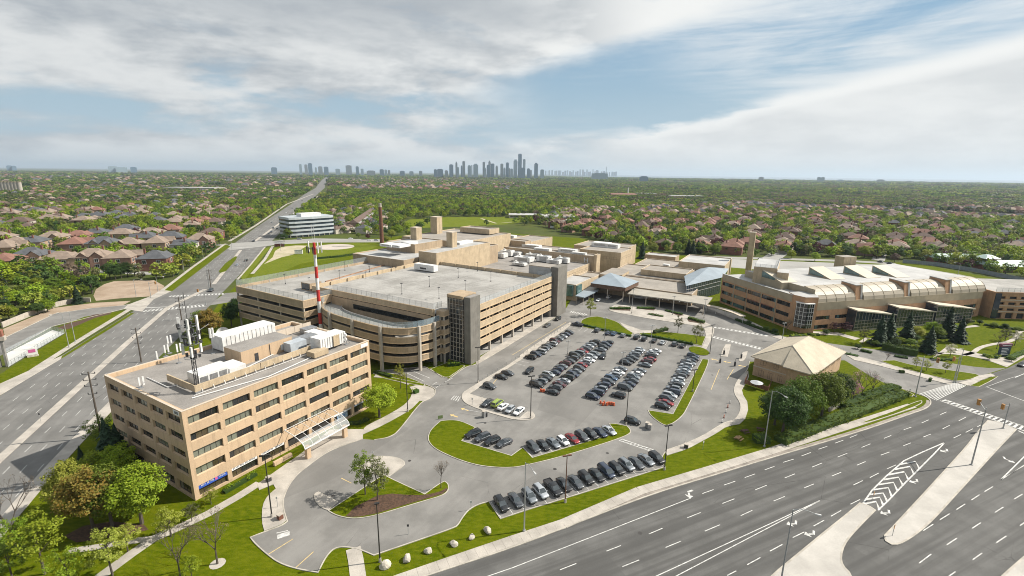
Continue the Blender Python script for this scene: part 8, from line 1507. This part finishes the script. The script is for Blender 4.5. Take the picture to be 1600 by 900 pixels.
for i, (x, y, k_, h, m_) in enumerate(sorted([(1205, 400, 'far', 8, 'mid'), (1218, 393, 'far', 10, 'bright'), (1236, 404, 'near', 8, 'bright'), (1256, 399, 'near', 11, 'olive'), (1263, 393, 'near', 13, 'yellow'), (1273, 408, 'near', 8, 'bright'), (1306, 399, 'near', 9, 'dark'), (1320, 402, 'near', 11, 'dark'), (1350, 403, 'near', 12, 'bright'), (1361, 399, 'near', 10, 'bright'), (1397, 410, 'near', 8, 'bare'), (1412, 405, 'far', 7, 'mid'), (1428, 404, 'near', 9, 'mid'), (1446, 404, 'near', 11, 'dark'), (1462, 408, 'near', 10, 'mid'), (1486, 418, 'far', 7, 'yellow'), (1508, 422, 'far', 7, 'dark'), (1440, 410, 'far', 6, 'dark'), (1180, 400, 'far', 8, 'mid'), (1150, 398, 'near', 9, 'yellow'), (1165, 395, 'far', 9, 'mid'), (1118, 398, 'near', 10, 'mid'), (1130, 395, 'far', 9, 'bright'), (1060, 395, 'near', 10, 'bright'), (1040, 392, 'near', 11, 'mid'), (1020, 396, 'near', 10, 'yellow'), (975, 378, 'near', 11, 'bright'), (900, 366, 'near', 12, 'bright'), (885, 364, 'near', 10, 'mid'), (1000, 390, 'near', 12, 'bright'), (870, 362, 'far', 9, 'yellow'), (915, 368, 'near', 9, 'yellow'), (820, 352, 'far', 11, 'dark'), (760, 352, 'far', 9, 'dark'), (640, 372, 'near', 11, 'yellow'), (622, 368, 'near', 13, 'bright'), (612, 372, 'near', 10, 'yellow'), (604, 380, 'near', 8, 'yellow'), (655, 360, 'far', 10, 'dark'), (668, 350, 'far', 11, 'dark'), (450, 372, 'near', 11, 'mid'), (444, 378, 'near', 9, 'dark'), (448, 364, 'near', 11, 'mid'), (560, 372, 'near', 6, 'mid'), (575, 374, 'near', 6, 'wine')])): tree(k_, (x, y), h, m_, f'{WORD[m_]} tree edging the hospital grounds, {nth(i)} from the left', group='trees edging the hospital grounds', w=1.15)
# prototypes for the woodland, each colour a mesh of its own
protos = bpy.data.collections.new('woodland_patterns'); plist = []
def proto(me, mt, lod):
    me = me.copy(); me.materials.clear(); me.materials.append(LM[mt]); o = bpy.data.objects.new(f'pattern_{len(plist):02d}', me); protos.objects.link(o); plist.append((mt, lod))
for mt in kinds[:7]:
    for v in (0, 1): proto(TREES['far'][v + (2 if mt in ('bright', 'mid') else 0)][0], mt, 0)
proto(TREES['sprucefar'][0][0], 'spruce', 0); proto(TREES['sprucefar'][1][0], 'spruce', 0)
def clump(seed, mts):
    r = random.Random(seed); mb = MB()
    for _ in range(5):
        cx_, cy_ = r.uniform(-.8, .8), r.uniform(-.8, .8); hh = r.uniform(.32, .52); mb._cr = .20
        cs = [(cx_ + r.uniform(-.18, .18), cy_ + r.uniform(-.18, .18), hh * r.uniform(.35, 1.0)) for _ in range(5)]; leafcloud(mb, cs, 8, .20, r, mid=Vector((cx_, cy_, .1)))
    return mb.mesh('clump', LM[mts])
for mt in ('bright', 'mid', 'dark', 'yellow', 'olive', 'bare', 'spruce'):
    o = bpy.data.objects.new(f'pattern_{len(plist):02d}', clump(hash(mt) % 97 if False else len(plist), mt)); protos.objects.link(o); plist.append((mt, 1))
idx = {}
for i, q in enumerate(plist): idx.setdefault(q, []).append(i)
rest = [i for i in range(len(x1)) if i not in chosen]
pts = [(x1[i], y1[i], 0.0) for i in rest]; pk = [int(rng.choice(idx[(kinds[kd[i]], 0)])) for i in rest]; sc_ = [ht[i] * 1.05 for i in rest]
FARM = ['bright', 'mid', 'dark', 'yellow', 'olive', 'bare', 'spruce']
for n_, d0, d1, s0, s1 in ((16000, 1150, 2300, 12, 19), (14000, 2300, 4600, 18, 29), (11000, 4600, 9500, 28, 44)):
    x, y = sample_trees(n_, d0, d1, .92); ok = mask_free(x, y, d0 < 2000); x, y = x[ok], y[ok]
    if d0 > 1100:
        bx, by = np.array(x), np.array(y); hw = np.abs(bx + .36 * by + (0 if d0 > 2300 else 0)); ok2 = ~in_poly(bx, by, BOUL_FAR); x, y = x[ok2], y[ok2]
    for a, b_ in zip(x, y):
        rr_ = math.sin(a * .0031 + b_ * .0012) + math.sin(b_ * .0043 - a * .0017); pr = np.array([.17, .28, .27, .11, .05, .04, .08]) if rr_ > -.3 else np.array([.08, .20, .28, .08, .12, .14, .10]); kk = FARM[rng.choice(7, p=pr)]
        pts.append((a, b_, 0.0)); pk.append(idx[(kk, 1)][0]); sc_.append(rng.uniform(s0, s1))
def scatter(name, pts, pk, sc_, coll, flat=None):
    me = bpy.data.meshes.new(name); me.from_pydata(pts, [], []); a = me.attributes.new('pick', 'INT', 'POINT'); a.data.foreach_set('value', pk); a = me.attributes.new('size', 'FLOAT', 'POINT'); a.data.foreach_set('value', sc_); a = me.attributes.new('turn', 'FLOAT', 'POINT'); a.data.foreach_set('value', rng.uniform(0, 6.28, len(pts)).astype(np.float32))
    o = bpy.data.objects.new(name, me); COL.objects.link(o); ng = bpy.data.node_groups.new(name, 'GeometryNodeTree'); ng.interface.new_socket('Geometry', in_out='INPUT', socket_type='NodeSocketGeometry'); ng.interface.new_socket('Geometry', in_out='OUTPUT', socket_type='NodeSocketGeometry')
    N = NT(ng); gi = N.new('NodeGroupInput'); go = N.new('NodeGroupOutput'); ip = N.new('GeometryNodeInstanceOnPoints'); ci = N.new('GeometryNodeCollectionInfo'); ci.inputs['Collection'].default_value = coll; ci.inputs['Separate Children'].default_value = True; ci.inputs['Reset Children'].default_value = True
    def na(nm, ty): n = N.new('GeometryNodeInputNamedAttribute', data_type=ty); n.inputs[0].default_value = nm; return n.outputs[0]
    cv = N.new('ShaderNodeCombineXYZ'); N.l.new(na('turn', 'FLOAT'), cv.inputs[2]); N.l.new(gi.outputs[0], ip.inputs['Points']); N.l.new(ci.outputs[0], ip.inputs['Instance']); ip.inputs['Pick Instance'].default_value = True; N.l.new(na('pick', 'INT'), ip.inputs['Instance Index']); N.l.new(cv.outputs[0], ip.inputs['Rotation'])
    sv = N.new('ShaderNodeCombineXYZ'); z = na('size', 'FLOAT'); [N.l.new(z, sv.inputs[i]) for i in range(3)]; N.l.new(sv.outputs[0], ip.inputs['Scale']); N.l.new(ip.outputs[0], go.inputs[0]); md = o.modifiers.new('scatter', 'NODES'); md.node_group = ng; o['kind'] = 'stuff'; return o
scatter('woodland', pts, pk, sc_, protos)
# distant roofs among the woods, too many and too small to single out
hm = MB(); 
def far_house(x, y, s):
    a = rng.uniform(0, 3.1); fr = Frame(math.degrees(a), (x, y)); w_, l_ = 5.5 * s, 7 * s; mi = int(rng.choice([0, 1, 2, 3, 4], p=[.3, .2, .2, .2, .1]))
    lo = [fr.p(-l_, -w_, 0), fr.p(l_, -w_, 0), fr.p(l_, w_, 0), fr.p(-l_, w_, 0)]; up = [q + Vector((0, 0, 6 * s)) for q in lo]; hm.hexa(lo, up, 5 + int(rng.integers(0, 2)), None, False); hm.hexa(up, [fr.p(-l_ * .4, 0, 10 * s), fr.p(l_ * .4, 0, 10 * s), fr.p(l_ * .4, .1, 10 * s), fr.p(-l_ * .4, .1, 10 * s)], mi, None, False)
for n_, poly, s in ((230, [(-20, 336), (330, 326), (445, 312), (470, 300), (300, 292), (-20, 292)], 1.1), (480, [(-20, 292), (490, 294), (505, 280), (300, 274), (-20, 268)], 1.8), (300, [(520, 298), (800, 300), (830, 288), (700, 281), (525, 280)], 1.6), (260, [(860, 345), (1200, 334), (1620, 352), (1620, 330), (1200, 320), (860, 330)], 1.2)):
    P_ = GP(poly); xs = [p.x for p in P_]; ys = [p.y for p in P_]; c_ = 0; tr = 0
    while c_ < n_ and tr < 60000:
        tr += 1; x, y = rng.uniform(min(xs), max(xs)), rng.uniform(min(ys), max(ys))
        if in_poly(np.array([x]), np.array([y]), P_)[0] and not blocked(x, y) and not in_poly(np.array([x]), np.array([y]), BOUL_FAR)[0]: far_house(x, y, s); c_ += 1
o = hm.build('distant_houses', [ROOFS['tan'], ROOFS['slate'], ROOFS['red'], ROOFS['brown'], ROOFS['brown'], WALLS['rose'], WALLS['tan']]); o['kind'] = 'stuff'
# ---------------------------------------------------------------- skyline
def tower_mat(name, a, b):
    mt = bpy.data.materials.new(name); mt.use_nodes = True; N = NT(mt.node_tree); bs = N.n['Principled BSDF']; v = N.new('ShaderNodeNewGeometry').outputs['Position']; s = N.new('ShaderNodeSeparateXYZ'); N.l.new(v, s.inputs[0])
    f = N.math('GREATER_THAN', N.math('FRACT', N.math('MULTIPLY', s.outputs[2], 1 / 7.0)), .45); N.l.new(N.mix(f, a, b), bs.inputs['Base Color']); bs.inputs['Roughness'].default_value = .35; return mt
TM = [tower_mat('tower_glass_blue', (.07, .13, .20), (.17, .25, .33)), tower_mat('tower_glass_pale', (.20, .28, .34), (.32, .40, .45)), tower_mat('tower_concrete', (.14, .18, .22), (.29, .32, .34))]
def tower(x0, x1, yt, d, mi, lb, grp, crown_=False, depth=None):
    horizon = 270.5 + (x0 + x1 - 1600) / 2 * .0126; xc = (x0 + x1) / 2; gx = G(xc, horizon + CAM_H * FPX / d * 1.06); k = d / gx.y; gx = Vector((gx.x * k, gx.y * k, 0)); dep = PX(gx.x, gx.y)[2]; w = (x1 - x0) * dep / FPX; lo, hi = 0, 700
    for _ in range(30):
        mm_ = (lo + hi) / 2
        if PX(gx.x, gx.y, mm_)[1] > yt: lo = mm_
        else: hi = mm_
    h = lo; t = thing('skyline_tower', gx, lb, 'tower block', grp); fr = Frame(-math.degrees(atan2(gx.x, gx.y)), gx[:2]); D = depth or w * .8; b = MB(); b.box(fr, -w / 2, w / 2, -D / 2, D / 2, 0, h * (.93 if crown_ else 1)); b.build('shaft', TM[mi], t)
    b = MB(); b.box(fr, -w * .32, w * .32, -D * .3, D * .3, h * (.93 if crown_ else 1) + .1, h + (0 if crown_ else 5)); b.build('crown', TM[mi], t); return h
sk = [(205, 240, 250, 0), (243, 310, 252, 0), (328, 365, 262, 2), (380, 425, 200, 0), (450, 472, 165, 2), (456, 490, 230, 1), (510, 528, 208, 0), (529, 559, 162, 2), (588, 625, 203, 1), (629, 641, 205, 1), (652, 706, 188, 1), (757, 785, 172, 2), (776, 798, 234, 1), (803, 842, 205, 0), (822, 847, 153, 2), (848, 890, 190, 0), (903, 930, 210, 2), (958, 990, 192, 2), (992, 1016, 232, 1), (1020, 1053, 178, 0), (1054, 1068, 235, 2), (1070, 1100, 248, 1), (1106, 1150, 140, 1), (1157, 1198, 80, 0), (1180, 1238, 232, 0), (1212, 1240, 140, 1), (1258, 1293, 240, 0), (1294, 1313, 262, 2), (1340, 1382, 178, 0), (1410, 1452, 258, 1)]
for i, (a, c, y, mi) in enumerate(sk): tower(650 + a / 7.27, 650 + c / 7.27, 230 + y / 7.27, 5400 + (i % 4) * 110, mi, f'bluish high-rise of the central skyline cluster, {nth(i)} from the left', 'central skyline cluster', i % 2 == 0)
s2 = [(100, 133, 128), (275, 290, 108), (308, 326, 110), (331, 355, 102), (372, 383, 128), (393, 418, 122), (428, 455, 124), (500, 526, 137), (565, 600, 115), (627, 645, 122), (657, 674, 137), (695, 745, 148), (775, 800, 140), (805, 820, 142), (825, 840, 145), (900, 930, 150), (960, 985, 152), (1020, 1040, 150)]
for i, (a, c, y) in enumerate(s2): tower(400 + a / 4, 400 + c / 4, 230 + y / 4, 6300 + (i % 3) * 150, i % 3, f'grey-blue high-rise left of the central cluster, {nth(i)} from the left', 'left skyline towers')
for i, (x0, x1_, yt, d, lb) in enumerate([(13, 20, 259, 7200, 'dark slab at the far left horizon, left of a pair'), (21, 26, 259.5, 7200, 'dark slab at the far left horizon, right of a pair'), (172, 183, 260, 6000, 'white apartment slab, left of the white group on the left horizon'), (184, 198, 261.5, 6000, 'long white apartment slab on the left horizon'), (206, 214, 261.5, 6100, 'low dark block beside the white apartments'), (1276, 1281, 277.2, 5600, 'white apartment tower, left of the pair on the right horizon'), (1282, 1287, 277.2, 5600, 'white apartment tower, right of the pair on the right horizon'), (1265, 1275, 283, 5600, 'low pale block before the white right-hand pair'), (1370, 1380, 281, 6200, 'grey block alone on the right horizon'), (1416, 1424, 283, 6400, 'small grey block farther right on the horizon'), (1308, 1317, 281.2, 6000, 'flat grey block right of the white pair'), (999, 1012, 276, 4300, 'dark blue cube office on the horizon'), (924, 949, 271.0, 5200, 'wide pale blue hall on the horizon right of the cluster'), (1185, 1192, 277, 6000, 'small grey tower over the right woods')]): tower(x0, x1_, yt, d, 0 if 'dark' in lb else (1 if 'pale' in lb or 'white' in lb else 2), lb, None, depth=60)
far_c = random.Random(3)
for i in range(34):
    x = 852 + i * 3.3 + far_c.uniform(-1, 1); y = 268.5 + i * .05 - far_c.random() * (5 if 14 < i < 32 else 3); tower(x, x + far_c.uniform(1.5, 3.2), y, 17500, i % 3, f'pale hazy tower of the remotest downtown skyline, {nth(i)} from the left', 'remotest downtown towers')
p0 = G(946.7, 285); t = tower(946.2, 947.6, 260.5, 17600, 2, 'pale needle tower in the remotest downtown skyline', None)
t = thing('water_tower', G(981, 306), 'slim white tower above the red roofs in the right woods', 'tower'); q = G(981, 306); b = MB(); b.tube(q, q + Vector((0, 0, 26)), 2.2, 1.8, 10); b.build('shaft', M_whitep, t); b = MB(); b.tube(q + Vector((0, 0, 26)), q + Vector((0, 0, 28)), 2.4, 2.0, 10); b.build('cap', M_colm, t)
lowhall(955, 308, 995, 45, 8, 'long red-roofed hall among the right woods', WALLS['rose'], ROOFS['red'], 'hall', 4); lowhall(996, 306, 1026, 40, 8, 'white-roofed hall right of the red-roofed hall', M_colm, M_roofwhite, 'hall'); lowhall(1050, 311, 1100, 40, 9, 'long pale hall far out in the right woods', M_colm, M_rooflight, 'hall'); lowhall(1045, 286, 1070, 120, 12, 'white warehouse on the right horizon', M_metalw, M_roofwhite, 'hall'); lowhall(255, 298.5, 335, 60, 11, 'low pale warehouse in the left woods', M_colm, M_rooflight, 'hall')
# ---------------------------------------------------------------- air
hz = MB(); hz.box(WORLDF, -75000, 75000, -75000, 75000, -1.0, 420.0); ho = hz.build('haze', []); ho['kind'] = 'stuff'
mt = bpy.data.materials.new('haze_air'); mt.use_nodes = True; N = NT(mt.node_tree); N.n.clear(); pv_ = N.new('ShaderNodeVolumePrincipled'); pv_.inputs['Color'].default_value = (0.68, 0.82, 0.97, 1); pv_.inputs['Density'].default_value = HAZE; pv_.inputs['Anisotropy'].default_value = 0.2; oo = N.new('ShaderNodeOutputMaterial'); N.l.new(pv_.outputs[0], oo.inputs['Volume']); ho.data.materials.append(mt)
